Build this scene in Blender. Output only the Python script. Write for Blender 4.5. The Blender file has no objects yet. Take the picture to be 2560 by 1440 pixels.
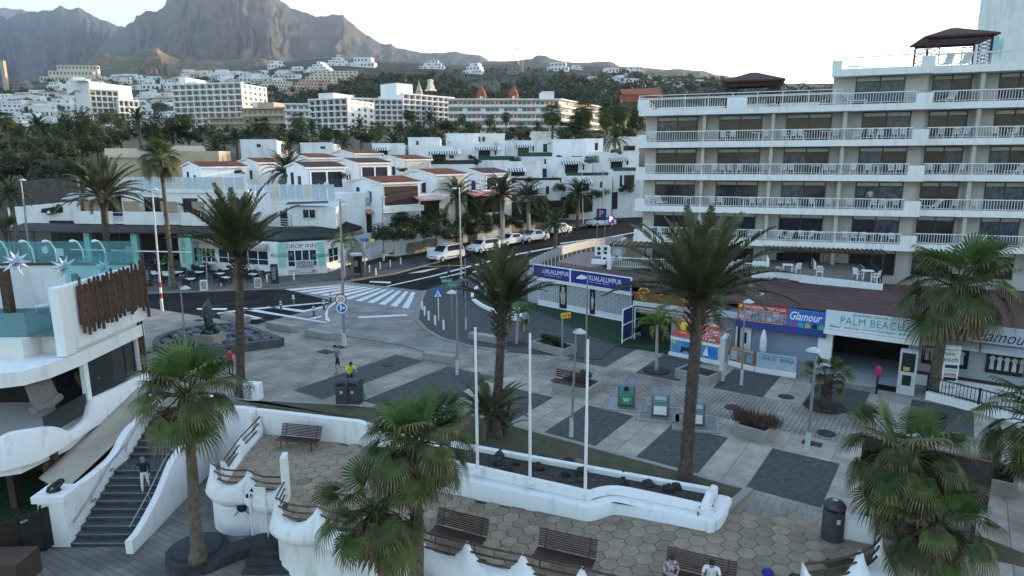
import bpy, bmesh, math, random
from mathutils import Vector, Matrix, noise
R = math.radians
PI = math.pi
sc = bpy.context.scene
COL = sc.collection
rnd = random.Random(7)
U = rnd.uniform
# camera
FPX, HC, Y0 = 1640.0, 12.3, 392.0
cam = bpy.data.cameras.new('camera')
cam.sensor_width = 36.0
cam.lens = 36.0 * FPX / 2560.0
cam.clip_start, cam.clip_end = 0.5, 30000
cam_o = bpy.data.objects.new('camera', cam)
COL.objects.link(cam_o)
pit = math.atan((720 - Y0) / FPX)
rol = R(0.3)
fw = Vector((0, math.cos(pit), -math.sin(pit)))
up0 = Vector((0, math.sin(pit), math.cos(pit)))
rt0 = Vector((1, 0, 0))
rt = rt0 * math.cos(rol) - up0 * math.sin(rol)
up = up0 * math.cos(rol) + rt0 * math.sin(rol)
CAM = Vector((0, 0, HC))
cam_o.matrix_world = Matrix(((rt.x, up.x, -fw.x, 0), (rt.y, up.y, -fw.y, 0), (rt.z, up.z, -fw.z, HC), (0, 0, 0, 1)))
sc.camera = cam_o
# sky, sun, exposure
SUN_EL, SUN_AZ = R(7.0), R(60.0)      # azimuth measured from +Y (view direction) towards +X
world = bpy.data.worlds.new('World')
sc.world = world
world.use_nodes = True
nt = world.node_tree
nt.nodes.clear()
wo = nt.nodes.new('ShaderNodeOutputWorld')
bg = nt.nodes.new('ShaderNodeBackground')
sky = nt.nodes.new('ShaderNodeTexSky')
sky.sky_type = 'NISHITA'
sky.sun_disc = False
sky.sun_elevation = SUN_EL
sky.sun_rotation = SUN_AZ
sky.altitude = 50
sky.air_density, sky.dust_density, sky.ozone_density = 1.0, .7, 1.4
bg.inputs['Strength'].default_value = 0.15
nt.links.new(sky.outputs[0], bg.inputs[0])
nt.links.new(bg.outputs[0], wo.inputs[0])
sl = bpy.data.lights.new('sun', 'SUN')
sl.energy, sl.angle, sl.color = 2.2, R(0.5), (1.0, 0.76, 0.52)
sun_o = bpy.data.objects.new('sun', sl)
COL.objects.link(sun_o)
sd = Vector((math.sin(SUN_AZ) * math.cos(SUN_EL), math.cos(SUN_AZ) * math.cos(SUN_EL), math.sin(SUN_EL)))
sun_o.rotation_euler = sd.to_track_quat('Z', 'Y').to_euler()
sun_o.location = (300, 200, 120)
vs = sc.view_settings
vs.view_transform, vs.look, vs.gamma, vs.use_curve_mapping = 'Standard', 'None', 1.0, False
vs.exposure = 2.55
sc.render.engine = 'CYCLES'
sc.cycles.use_denoising = True
sc.cycles.max_bounces = 5
sc.cycles.diffuse_bounces = 3
sc.cycles.transparent_max_bounces = 12
sc.cycles.volume_bounces = 0
sc.cycles.caustics_reflective = sc.cycles.caustics_refractive = False
# pixel helpers (photo pixels -> points on the ground or at a distance)
def ray(px, py):
 return rt * ((px - 1280) / FPX) + up * ((720 - py) / FPX) + fw
def P(px, py, z=0.0):
 d = ray(px, py)
 return CAM + d * ((z - HC) / d.z)
def PY(px, py, y):
 d = ray(px, py)
 return CAM + d * (y / d.y)
def PX(px, py, x):
 d = ray(px, py)
 return CAM + d * (x / d.x)
def lerp(a, b, t): return a + (b - a) * t
def tab(t, x):
 if x <= t[0][0]: return t[0][1]
 for (a, b), (c, d) in zip(t, t[1:]):
  if x <= c: return b + (d - b) * (x - a) / (c - a)
 return t[-1][1]
def sm(t):
 t = max(0, min(1, t))
 return t * t * (3 - 2 * t)
TY = [(56, 0), (66, .4), (95, 2.6), (110, 3.3), (116, 6.5), (130, 11.0), (165, 14.5), (200, 17), (350, 26)]
SKY = [(-600, 185), (0, 215), (100, 195), (200, 195), (450, 190), (560, 190), (620, 180), (700, 168), (740, 160), (830, 152), (900, 155), (1000, 160), (1150, 168), (1290, 168), (1450, 172), (1560, 180), (1700, 196), (1800, 208), (1950, 220), (2085, 226), (2600, 240), (3400, 250)]
DC = 800.0
def T(x, y):
 if y <= 350: return tab(TY, y)
 s = tab(SKY, 1280 + FPX * x / y)
 d = ray(1280, s)
 zc = HC + DC * d.z / d.y
 n = noise.fractal(Vector((x * .006, y * .006, 3.1)), 1, 2, 4)
 return 26 + (zc - 26) * sm((y - 350) / (DC - 350)) + n * (5 - 3.5 * sm((y - 500) / 250)) * sm((y - 420) / 150) - max(0, y - DC) * .04
def hit(px, py):
 d = ray(px, py)
 t, st = 15.0, .5
 while t < 1500:
  p = CAM + d * t
  if p.z < T(p.x, p.y):
   lo, hi = t - st, t
   for _ in range(14):
    m = (lo + hi) / 2
    p = CAM + d * m
    if p.z < T(p.x, p.y): hi = m
    else: lo = m
   p.z = T(p.x, p.y)
   return p
  st = max(.5, t * .02)
  t += st
 return CAM + d * 1000
def ppm(p):
 return FPX / ((Vector(p) - CAM).dot(fw))
def project(p):
 v = Vector(p) - CAM
 w = v.dot(fw)
 return (1280 + FPX * v.dot(rt) / w, 720 - FPX * v.dot(up) / w)
# objects
def tagp(o, label=None, cat=None, group=None, kind=None):
 if label: o['label'] = label
 if cat: o['category'] = cat
 if group: o['group'] = group
 if kind: o['kind'] = kind
 return o
def link(o, parent=None):
 COL.objects.link(o)
 if parent: o.parent = parent
 return o
def thing(name, label, cat, loc=(0, 0, 0), rz=0, group=None):
 o = bpy.data.objects.new(name, None)
 o.empty_display_size = .2
 COL.objects.link(o)
 o.location = loc
 o.rotation_euler = (0, 0, rz)
 return tagp(o, label, cat, group)
def copy_tree(o, parent=None):
 c = o.copy()
 COL.objects.link(c)
 if parent: c.parent = parent
 for ch in o.children: copy_tree(ch, c)
 return c
def dup(o, loc, rz=0, label=None, sc_=None, group=None):
 c = copy_tree(o)
 c.location = loc
 c.rotation_euler = (0, 0, rz)
 if sc_: c.scale = (sc_,) * 3 if not isinstance(sc_, tuple) else sc_
 if label: c['label'] = label
 if group: c['group'] = group
 return c
class MB:
 def __init__(s):
  s.v, s.f, s.m, s.mi, s.mats, s.sm = [], [], [], 0, [], []
  s.smooth = False
  s.X = None
 def use(s, m):
  if m not in s.mats: s.mats.append(m)
  s.mi = s.mats.index(m)
  return s
 def add(s, vs, fs):
  b = len(s.v)
  if s.X: vs = [s.X @ Vector(v) for v in vs]
  s.v += [tuple(v) for v in vs]
  for f in fs:
   s.f.append([b + i for i in f])
   s.m.append(s.mi)
   s.sm.append(s.smooth)
  return s
 def box(s, c, d, rz=0, top=1.0):
  x, y, z = d[0] / 2, d[1] / 2, d[2] / 2
  cz, sz = math.cos(rz), math.sin(rz)
  vs = []
  for k in (-1, 1):
   q = top if k > 0 else 1
   for i, j in ((-1, -1), (1, -1), (1, 1), (-1, 1)):
    a, b = i * x * q, j * y * q
    vs.append((c[0] + a * cz - b * sz, c[1] + a * sz + b * cz, c[2] + k * z))
  return s.add(vs, [(3, 2, 1, 0), (4, 5, 6, 7), (0, 1, 5, 4), (1, 2, 6, 5), (2, 3, 7, 6), (3, 0, 4, 7)])
 def b2(s, a, b):
  return s.box([(p + q) / 2 for p, q in zip(a, b)], [abs(q - p) for p, q in zip(a, b)])
 def seg(s, a, b, w, h, zc=None):
  """upright bar from a to b (points at mid height), w thick across, h high"""
  a, b = Vector(a), Vector(b)
  d = (b - a)
  n = Vector((-d.y, d.x, 0))
  if n.length < 1e-6: n = Vector((1, 0, 0))
  n = n.normalized() * (w / 2)
  u = Vector((0, 0, h / 2)) if abs(d.normalized().z) < .9 else Vector((0, h / 2, 0))
  vs = [a - n - u, a + n - u, a + n + u, a - n + u, b - n - u, b + n - u, b + n + u, b - n + u]
  return s.add(vs, [(0, 1, 2, 3), (7, 6, 5, 4), (0, 4, 5, 1), (1, 5, 6, 2), (2, 6, 7, 3), (3, 7, 4, 0)])
 def prism(s, poly, z0, z1):
  n = len(poly)
  ar = sum(poly[i][0] * poly[(i + 1) % n][1] - poly[(i + 1) % n][0] * poly[i][1] for i in range(n))
  if ar < 0: poly = poly[::-1]
  vs = [(p[0], p[1], z0) for p in poly] + [(p[0], p[1], z1) for p in poly]
  return s.add(vs, [tuple(range(n - 1, -1, -1)), tuple(range(n, 2 * n))] + [(i, (i + 1) % n, n + (i + 1) % n, n + i) for i in range(n)])
 def quad(s, *p):
  return s.add(p, [tuple(range(len(p)))])
 def tube(s, pts, r, n=6, cap=True):
  pts = [Vector(p) for p in pts]
  k = len(pts)
  rs = r if isinstance(r, (list, tuple)) else [r] * k
  vs, fs = [], []
  pa = None
  for i, p in enumerate(pts):
   t = (pts[min(i + 1, k - 1)] - pts[max(i - 1, 0)])
   if t.length < 1e-9: t = Vector((0, 0, 1))
   t.normalize()
   if pa is None:
    a = t.cross(Vector((0, 0, 1)) if abs(t.z) < .95 else Vector((1, 0, 0)))
   else:
    a = pa - t * pa.dot(t)
   a.normalize()
   pa = a
   b = t.cross(a)
   for j in range(n):
    w = 2 * PI * j / n
    vs.append(p + (a * math.cos(w) + b * math.sin(w)) * rs[i])
  for i in range(k - 1):
   for j in range(n):
    fs.append((i * n + j, i * n + (j + 1) % n, (i + 1) * n + (j + 1) % n, (i + 1) * n + j))
  if cap:
   fs += [tuple(range(n - 1, -1, -1)), tuple(range((k - 1) * n, k * n))]
  return s.add(vs, fs)
 def cyl(s, c, r, h, n=12, r2=None):
  return s.lathe(c, [(r, 0), (r if r2 is None else r2, h)], n)
 def lathe(s, c, prof, n=16, sx=1, sy=1):
  vs, fs = [], []
  for r, z in prof:
   for j in range(n):
    w = 2 * PI * j / n
    vs.append((c[0] + r * sx * math.cos(w), c[1] + r * sy * math.sin(w), c[2] + z))
  k = len(prof)
  for i in range(k - 1):
   for j in range(n):
    fs.append((i * n + j, i * n + (j + 1) % n, (i + 1) * n + (j + 1) % n, (i + 1) * n + j))
  fs += [tuple(range(n - 1, -1, -1)), tuple(range((k - 1) * n, k * n))]
  return s.add(vs, fs)
 def ball(s, c, r, n=8, m=6, j=0, sd=0):
  rx, ry, rz = r if isinstance(r, (tuple, list)) else (r, r, r)
  vs, fs = [(c[0], c[1], c[2] - rz)], []
  for i in range(1, m):
   a = -PI / 2 + PI * i / m
   for q in range(n):
    w = 2 * PI * q / n
    k = 1 + (U(-j, j) if j else 0)
    vs.append((c[0] + rx * k * math.cos(a) * math.cos(w), c[1] + ry * k * math.cos(a) * math.sin(w), c[2] + rz * k * math.sin(a)))
  vs.append((c[0], c[1], c[2] + rz))
  L = len(vs) - 1
  for q in range(n):
   fs.append((0, 1 + (q + 1) % n, 1 + q))
   fs.append((L, 1 + (m - 2) * n + q, 1 + (m - 2) * n + (q + 1) % n))
   for i in range(m - 2):
    fs.append((1 + i * n + q, 1 + i * n + (q + 1) % n, 1 + (i + 1) * n + (q + 1) % n, 1 + (i + 1) * n + q))
  return s.add(vs, fs)
 def mesh(s, name):
  me = bpy.data.meshes.new(name)
  me.from_pydata(s.v, [], s.f)
  for m in s.mats: me.materials.append(m)
  if len(s.mats) > 1: me.polygons.foreach_set('material_index', s.m)
  if any(s.sm): me.polygons.foreach_set('use_smooth', s.sm)
  me.update()
  return me
 def build(s, name, m=None, parent=None, label=None, cat=None, group=None, kind=None, loc=None, rz=None):
  if m is not None and not s.mats: s.mats = [m]
  o = bpy.data.objects.new(name, s.mesh(name))
  link(o, parent)
  if loc is not None: o.location = loc
  if rz is not None: o.rotation_euler = (0, 0, rz)
  return tagp(o, label, cat, group, kind)
def inst(name, me, parent=None, loc=(0, 0, 0), rot=(0, 0, 0), s=1.0):
 o = bpy.data.objects.new(name, me)
 link(o, parent)
 o.location = loc
 o.rotation_euler = rot
 o.scale = (s, s, s) if not isinstance(s, tuple) else s
 return o
def bev(o, w=.02, seg=2):
 m = o.modifiers.new('bevel', 'BEVEL')
 m.width, m.segments, m.limit_method = w, seg, 'ANGLE'
 return o
# materials
MATS = {}
def mat(name, c, rough=.7, var=.12, scale=1.5, bump=0.0, bscale=None, metal=0.0, spec=.4, ov=0.0, c2=None, detail=5, lo=.35, hi=.65, trans=0.0, emit=0, zs=1.0):
 if name in MATS: return MATS[name]
 m = bpy.data.materials.new(name)
 m.use_nodes = True
 t = m.node_tree
 N, Lk = t.nodes, t.links
 b = N['Principled BSDF']
 b.inputs['Roughness'].default_value = rough
 b.inputs['Metallic'].default_value = metal
 b.inputs['Specular IOR Level'].default_value = spec
 if emit:
  b.inputs['Emission Color'].default_value = (*c, 1)
  b.inputs['Emission Strength'].default_value = emit
 g = N.new('ShaderNodeNewGeometry')
 nz = N.new('ShaderNodeTexNoise')
 nz.inputs['Scale'].default_value = scale
 nz.inputs['Detail'].default_value = detail
 nz.inputs['Roughness'].default_value = .6
 if zs != 1:
  mp = N.new('ShaderNodeMapping')
  mp.inputs['Scale'].default_value = (1, 1, zs)
  Lk.new(g.outputs['Position'], mp.inputs['Vector'])
  Lk.new(mp.outputs[0], nz.inputs['Vector'])
 else: Lk.new(g.outputs['Position'], nz.inputs['Vector'])
 r = N.new('ShaderNodeValToRGB')
 ca = [max(0, k * (1 - var)) for k in c]
 cb = [min(1, k * (1 + var)) for k in c] if c2 is None else list(c2)
 if c2 is not None: ca = list(c)
 r.color_ramp.elements[0].position, r.color_ramp.elements[1].position = lo, hi
 r.color_ramp.elements[0].color, r.color_ramp.elements[1].color = (*ca, 1), (*cb, 1)
 Lk.new(nz.outputs['Fac'], r.inputs['Fac'])
 out = r.outputs['Color']
 if ov:
  oi = N.new('ShaderNodeObjectInfo')
  mr = N.new('ShaderNodeMapRange')
  mr.inputs['To Min'].default_value, mr.inputs['To Max'].default_value = 1 - ov, 1 + ov
  Lk.new(oi.outputs['Random'], mr.inputs['Value'])
  hs = N.new('ShaderNodeHueSaturation')
  Lk.new(mr.outputs[0], hs.inputs['Value'])
  Lk.new(out, hs.inputs['Color'])
  out = hs.outputs['Color']
 Lk.new(out, b.inputs['Base Color'])
 if bump:
  n2 = N.new('ShaderNodeTexNoise')
  n2.inputs['Scale'].default_value = bscale or scale * 8
  n2.inputs['Detail'].default_value = 4
  Lk.new(g.outputs['Position'], n2.inputs['Vector'])
  bp = N.new('ShaderNodeBump')
  bp.inputs['Strength'].default_value = bump
  bp.inputs['Distance'].default_value = .03
  Lk.new(n2.outputs['Fac'], bp.inputs['Height'])
  Lk.new(bp.outputs[0], b.inputs['Normal'])
 if trans:
  tr = N.new('ShaderNodeBsdfTranslucent')
  Lk.new(out, tr.inputs['Color'])
  mx = N.new('ShaderNodeMixShader')
  mx.inputs[0].default_value = trans
  Lk.new(b.outputs[0], mx.inputs[1])
  Lk.new(tr.outputs[0], mx.inputs[2])
  Lk.new(mx.outputs[0], N['Material Output'].inputs['Surface'])
 MATS[name] = m
 return m
def glass(name, c, tint=.75, rough=.03):
 if name in MATS: return MATS[name]
 m = bpy.data.materials.new(name)
 m.use_nodes = True
 t = m.node_tree
 N, Lk = t.nodes, t.links
 b = N['Principled BSDF']
 b.inputs['Base Color'].default_value = (*c, 1)
 b.inputs['Roughness'].default_value = rough
 tr = N.new('ShaderNodeBsdfTransparent')
 tr.inputs['Color'].default_value = (*[.45 + .55 * k for k in c], 1)
 mx = N.new('ShaderNodeMixShader')
 mx.inputs[0].default_value = tint
 Lk.new(b.outputs[0], mx.inputs[1])
 Lk.new(tr.outputs[0], mx.inputs[2])
 Lk.new(mx.outputs[0], N['Material Output'].inputs['Surface'])
 MATS[name] = m
 return m
WHITE = mat('white_render', (.82, .81, .79), .8, 0, 1.6, .25, 14, c2=(.58, .57, .55), lo=.5, hi=.85, detail=7, zs=.3)
WHITE2 = mat('white_plaster', (.81, .80, .78), .85, 0, .9, .3, 9, c2=(.52, .51, .49), lo=.48, hi=.82, detail=8, zs=.35)
STAINW = mat('weathered_white', (.81, .80, .785), .85, 0, 2.6, .45, 7, c2=(.50, .49, .465), lo=.54, hi=.86, detail=8, zs=.3)
CREAM = mat('cream_render', (.66, .60, .50), .85, .08, .5)
HGREY = mat('hotel_grey_wall', (.47, .45, .41), .85, .06, .4, .15, 20)
TAN = mat('tan_render', (.46, .36, .25), .85, .1, .4)
BLACK = mat('black_metal', (.015, .015, .017), .45, .2, 3)
DKGREY = mat('dark_grey', (.05, .05, .055), .6, .2, 3)
GREY = mat('grey_metal', (.32, .33, .34), .4, .1, 3, metal=.6)
LGREY = mat('light_grey_paint', (.5, .52, .53), .5, .08, 3)
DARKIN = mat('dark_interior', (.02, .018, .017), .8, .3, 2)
WIN = mat('window_glass', (.03, .034, .042), .08, .3, .6, spec=.3)
WIN2 = mat('curtained_glass', (.06, .075, .105), .1, .5, 2.5, spec=.3)
WINF = mat('far_window', (.06, .075, .095), .15, .4, .3, spec=.6)
BROWNF = mat('brown_frame', (.07, .045, .032), .5, .2, 3)
WOOD = mat('brown_timber', (.085, .045, .028), .65, .35, 5, .3, 20, ov=.3)
WOODD = mat('dark_bench_wood', (.065, .032, .026), .55, .3, 5, .2, 30, ov=.18)
TERRA = mat('terracotta_tiles', (.30, .095, .045), .8, .3, 2.5, .5, 6)
TERRA2 = mat('old_brown_tiles', (.17, .085, .065), .85, .3, 2.5, .5, 6)
MAROON = mat('maroon_roof', (.085, .037, .033), .9, .35, .9, .5, 8)
CONC = mat('concrete', (.24, .225, .205), .9, .12, 1.2, .4, 10)
CONCL = mat('light_concrete', (.29, .272, .245), .9, .1, 1.2, .3, 10)
ASPH = mat('asphalt', (.02, .02, .021), .95, .4, .5, .4, 30, spec=.08)
ROADP = mat('painted_line', (.62, .64, .65), .7, .12, 2, c2=None)
LAVA = mat('lava_stone', (.035, .03, .028), .95, .5, 6, .9, 10, ov=.3)
SOIL = mat('dark_soil', (.035, .027, .022), .95, .45, 3, .8, 20)
GRASSM = mat('grass_ground', (.045, .06, .022), .95, 0, 1.4, .6, 30, c2=(.10, .075, .048))
TURF = mat('artificial_turf', (.012, .042, .016), .95, .25, 1.2, .3, 60)
RED = mat('red_paint', (.45, .03, .03), .5, .1, 3)
BLUE = mat('blue_sign', (.012, .022, .22), .45, .08, 2)
BLUEL = mat('road_sign_blue', (.02, .14, .5), .45, .05, 2)
YEL = mat('yellow_paint', (.75, .5, .04), .5, .1, 2)
ORANGE = mat('orange_fabric', (.6, .14, .05), .8, .1, 2)
GREENP = mat('green_paint', (.0, .14, .07), .5, .1, 2)
AQUA = mat('aqua_panel', (.27, .58, .50), .6, .06, 1)
PINK = mat('pink_awning', (.55, .25, .24), .8, .1, 1)
GLT = glass('teal_glass', (.42, .74, .77), .85)
GLC = glass('clear_glass', (.5, .76, .73), .85)
GLD = glass('smoked_glass', (.07, .08, .08), .55)
GLW = glass('frosted_screen', (.62, .70, .74), .35, .3)
MIRR = mat('silver_foil', (.75, .76, .8), .25, .1, 6, metal=.7)
WPLAS = mat('white_plastic', (.78, .79, .81), .45, .04, 2)
CARW = mat('white_car_paint', (.78, .79, .80), .2, .02, 2, spec=.6)
RUBB = mat('tyre_rubber', (.02, .02, .02), .85, .2, 6)
CHROME = mat('wheel_alloy', (.55, .56, .58), .3, .1, 6, metal=.8)
TARP = mat('beige_cover', (.42, .36, .29), .9, .12, .5)
AWN = mat('beige_awning', (.36, .31, .26), .9, .1, 1)
RATTAN = mat('grey_rattan_blind', (.17, .15, .14), .9, .35, 14, .5, 30)
# terrain
def sheet(name, px, off, m, parent=None, world_pts=None, kind='structure', tf=None):
 pts = world_pts or [hit(*q) for q in px]
 bm = bmesh.new()
 bm.faces.new([bm.verts.new((p[0], p[1], 0)) for p in pts])
 for yb, _ in TY[:5]:
  bmesh.ops.bisect_plane(bm, geom=bm.verts[:] + bm.edges[:] + bm.faces[:], plane_co=(0, yb, 0), plane_no=(0, 1, 0))
 bmesh.ops.triangulate(bm, faces=bm.faces[:])
 bmesh.ops.recalc_face_normals(bm, faces=bm.faces[:])
 for f in bm.faces:
  if f.normal.z < 0: f.normal_flip()
 for v in bm.verts: v.co.z = (tf or T)(v.co.x, v.co.y) + off
 me = bpy.data.meshes.new(name)
 bm.to_mesh(me)
 bm.free()
 me.materials.append(m)
 o = link(bpy.data.objects.new(name, me), parent)
 if kind: o['kind'] = kind
 return o
def grid_mesh(name, rows, m, smooth=True):
 n = len(rows[0])
 vs = [v for r in rows for v in r]
 fs = [(i * n + j, i * n + j + 1, (i + 1) * n + j + 1, (i + 1) * n + j) for i in range(len(rows) - 1) for j in range(n - 1)]
 mb = MB()
 mb.smooth = smooth
 mb.add(vs, fs)
 return mb.build(name, m, kind='structure')
HILLM = mat('hillside', (.034, .038, .02), .95, 0, .03, 0, c2=(.11, .085, .06), lo=.42, hi=.66, detail=10)
ys = [56, 61, 66, 75, 85, 95, 103, 110, 116, 123, 130, 147, 165, 182, 200, 230, 260, 300, 350]
y = 350
while y < 1100:
 y *= 1.035
 ys.append(y)
rows = []
for y in ys:
 rows.append([(y * math.tan(a / 100), y, T(y * math.tan(a / 100), y)) for a in [-115 + 1.6 * i for i in range(144)]])
grid_mesh('hillside', rows, HILLM)
def brick_mat(name, c1, c2, cm, w, h, ang, rough=.9, mortar=.012, org=(0, 0)):
 m = bpy.data.materials.new(name)
 m.use_nodes = True
 t = m.node_tree
 N, Lk = t.nodes, t.links
 b = N['Principled BSDF']
 b.inputs['Roughness'].default_value = rough
 b.inputs['Specular IOR Level'].default_value = .15
 g = N.new('ShaderNodeNewGeometry')
 mp = N.new('ShaderNodeMapping')
 mp.inputs['Rotation'].default_value = (0, 0, ang)
 Lk.new(g.outputs['Position'], mp.inputs['Vector'])
 br = N.new('ShaderNodeTexBrick')
 br.inputs['Color1'].default_value, br.inputs['Color2'].default_value, br.inputs['Mortar'].default_value = (*c1, 1), (*c2, 1), (*cm, 1)
 br.inputs['Scale'].default_value = 1
 br.inputs['Brick Width'].default_value, br.inputs['Row Height'].default_value = w, h
 br.inputs['Mortar Size'].default_value = mortar
 Lk.new(mp.outputs[0], br.inputs['Vector'])
 nz = N.new('ShaderNodeTexNoise')
 nz.inputs['Scale'].default_value = .55
 nz.inputs['Detail'].default_value = 12
 Lk.new(g.outputs['Position'], nz.inputs['Vector'])
 mr = N.new('ShaderNodeMapRange')
 mr.inputs['From Min'].default_value, mr.inputs['From Max'].default_value = .3, .7
 mr.inputs['To Min'].default_value, mr.inputs['To Max'].default_value = .58, 1.22
 Lk.new(nz.outputs['Fac'], mr.inputs['Value'])
 hs = N.new('ShaderNodeHueSaturation')
 Lk.new(mr.outputs[0], hs.inputs['Value'])
 Lk.new(br.outputs['Color'], hs.inputs['Color'])
 Lk.new(hs.outputs[0], b.inputs['Base Color'])
 bp = N.new('ShaderNodeBump')
 bp.inputs['Strength'].default_value, bp.inputs['Distance'].default_value = .5, .01
 bp.invert = True
 Lk.new(br.outputs['Fac'], bp.inputs['Height'])
 Lk.new(bp.outputs[0], b.inputs['Normal'])
 return m
SEA = mat('sea_water', (.012, .035, .06), .12, .3, .05, .4, .6)
MB().quad((-6500, -9000, -3.15), (6500, -9000, -3.15), (6500, -59, -3.15), (-6500, -59, -3.15)).build('sea', SEA, kind='structure')
mb = MB()
mb.quad((-500, -60, -3.05), (500, -60, -3.05), (500, 57, -3.05), (-500, 57, -3.05))
LPLAZA = brick_mat('lower_paving', (.24, .225, .20), (.19, .18, .165), (.10, .095, .09), 1.3, .28, .5)
mb.build('lower_ground', LPLAZA, kind='structure')
UA = R(-34.5)
ud, vd = Vector((math.cos(UA), math.sin(UA), 0)), Vector((-math.sin(UA), math.cos(UA), 0))
ORG = Vector((-.304, 40.535, 0))
def UV(u, v, z=0): return ORG + ud * u + vd * v + Vector((0, 0, z))
PAVE = brick_mat('plaza_paving', (.345, .31, .262), (.30, .268, .228), (.165, .15, .128), .5, .5, -UA)
BAND = brick_mat('band_pavers', (.33, .296, .25), (.275, .245, .208), (.12, .11, .095), .42, .21, -UA + PI / 2, mortar=.016)
DCOB = mat('dark_cobbles', (.066, .065, .066), .9, 0, 4, .7, 40, c2=(.125, .122, .122), lo=.34, hi=.74, detail=14, spec=.1)
SLABM = mat('paving_slab_stone', (.36, .32, .268), .9, .16, 1.2, .25, 20, ov=.12, spec=.15)
DRIVE = brick_mat('driveway_setts', (.30, .28, .25), (.265, .248, .225), (.165, .155, .14), .3, .15, -UA + .6)
GPAVE = brick_mat('pavement_grey', (.16, .15, .145), (.13, .125, .12), (.06, .06, .06), .4, .4, .4)
def zt(x): return -1.1 + 1.1 * max(0, min(1, (x + 9) / 17))
WB0, WB1, WB2, WB3 = [Vector((v.x, v.y, 0)) for v in (P(640, 1018, .14), P(885, 1045, .14), P(1130, 1103, .42), P(1786, 1221, .42))]
prom = [(-400, 40), (-21, 35.6), (-18.1, 33.0), (-18.1, 31.4), (-15.2, 31.4), (-14.6, 31.2), WB0 + Vector((0, .1, 0)), WB1 + Vector((.2, .1, 0)), WB2 + Vector((.3, .2, 0)), WB3, (8.6, 20.6), (11.5, 18.6), (14, 15.5), (30, 9), (70, 6), (400, 6), (400, 56), (-400, 56)]
mb = MB()
mb.prism([(p[0], p[1]) for p in prom], -3.3, 0)
promenade = mb.build('promenade_paving', PAVE, kind='structure')
# dark cobble panels and light slab strips across the promenade
def uvsheet(name, u0, u1, v0, v1, off, m):
 return sheet(name, None, off, m, world_pts=[UV(u0, v0), UV(u1, v0), UV(u1, v1), UV(u0, v1)], parent=promenade, kind=None)
uvsheet('paver_band', -3.4, 40, -3.2, .42, .004, BAND)
slab = MB().box((0, 0, .012), (.925, .69, .024)).use(SLABM).mesh('paving_slab')
slab.materials.clear(); slab.materials.append(SLABM)
for k in range(-1, 7):
 s0 = 2.15 + 4.5 * k
 if k >= 0:
  uvsheet('cobble_panel', s0 + 1.9, s0 + 4.5, -9.45 if k < 5 else -14, -5.35, .006, DCOB)
 else:
  uvsheet('cobble_panel', -1.3, s0 + 4.5, -11.2, -4.4, .006, DCOB)
  uvsheet('cobble_panel', -5.6, -3.2, -12.2, -4.4, .006, DCOB)
 if k >= 0: uvsheet('cobble_panel', s0 + 1.9, s0 + 4.5, .62, 4.6 if k > 1 else 5.6, .006, DCOB)
 for a in range(2):
  if k >= 0:
   for b in range(6 if k < 5 else 10):
    inst('paving_slab', slab, promenade, UV(s0 + .475 + a * .95, -5.7 - b * .705, U(-.003, .003)), (0, 0, UA))
   for b in range(5 if k < 6 else 3):
    inst('paving_slab', slab, promenade, UV(s0 + .475 + a * .95, 1.02 + b * .705, U(-.003, .003)), (0, 0, UA))
for k in range(27):
 inst('paving_slab', slab, promenade, UV(3.2 + .95 * k, -3.62, U(-.003, .003)), (0, 0, UA))
 inst('paving_slab', slab, promenade, UV(3.2 + .95 * k, -4.33, U(-.003, .003)), (0, 0, UA))
 inst('paving_slab', slab, promenade, UV(3.2 + .95 * k, -5.02, U(-.003, .003)), (0, 0, UA))
sheet('driveway_setts', [(640, 812), (830, 757), (1046, 776), (1042, 800), (1065, 825), (1105, 848), (1180, 868), (1268, 880), (1262, 892), (1150, 892), (900, 862), (760, 838)], .005, DRIVE, promenade, kind=None)
mb = MB()
def kerb(name, pts, w, h, m, parent=None, z=None):
 mb = MB()
 for a, b in zip(pts, pts[1:]):
  za, zb = (T(a[0], a[1]), T(b[0], b[1])) if z is None else (z, z)
  mb.seg((a[0], a[1], za + h / 2 - .05), (b[0], b[1], zb + h / 2 - .05), w, h + .1)
 return mb.build(name, m, parent, kind='structure' if parent is None else None)
def spline(pts, n=8, closed=False):
 pts = [Vector(p) for p in pts]
 out = []
 k = len(pts)
 for i in range(k if closed else k - 1):
  g = lambda j: pts[j % k] if closed else pts[max(0, min(k - 1, j))]
  a, b, c, d = g(i - 1), g(i), g(i + 1), g(i + 2)
  for q in range(n):
   t = q / n
   out.append(.5 * ((2 * b) + (c - a) * t + (2 * a - 5 * b + 4 * c - d) * t * t + (3 * b - a - 3 * c + d) * t ** 3))
 if not closed: out.append(pts[-1])
 return out
kerb('grass_kerb', [UV(4.4, -9.6), UV(17.7, -9.6)], .22, .07, CONCL)
kerb('grass_kerb', [UV(17.7, -9.6), UV(17.4, -11.6)], .3, .12, CONCL)
kerb('grass_kerb', [P(575, 985), P(600, 1000), P(880, 1014), P(960, 1022), UV(2.0, -11.2), UV(4.4, -9.6)], .15, .06, CONCL)
# grass strips behind the terrace wall
gp = [P(585, 992), P(600, 1002), P(880, 1016), P(960, 1024), UV(2.0, -11.3), UV(4.4, -9.72), UV(17.6, -9.72), UV(17.3, -11.4), WB3 + Vector((0, .4, 0)), WB2 + Vector((.1, .3, 0)), WB1 + Vector((.1, .25, 0)), WB0 + Vector((0, .3, 0))]
gs = sheet('grass_strip', None, .03, GRASSM, world_pts=gp)
gp2 = [P(2105, 1285), P(2185, 1340), P(2560, 1420), P(2560, 1385), P(2420, 1330), P(2200, 1310)]
sheet('grass_strip', None, .03, GRASSM, world_pts=gp2)
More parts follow.
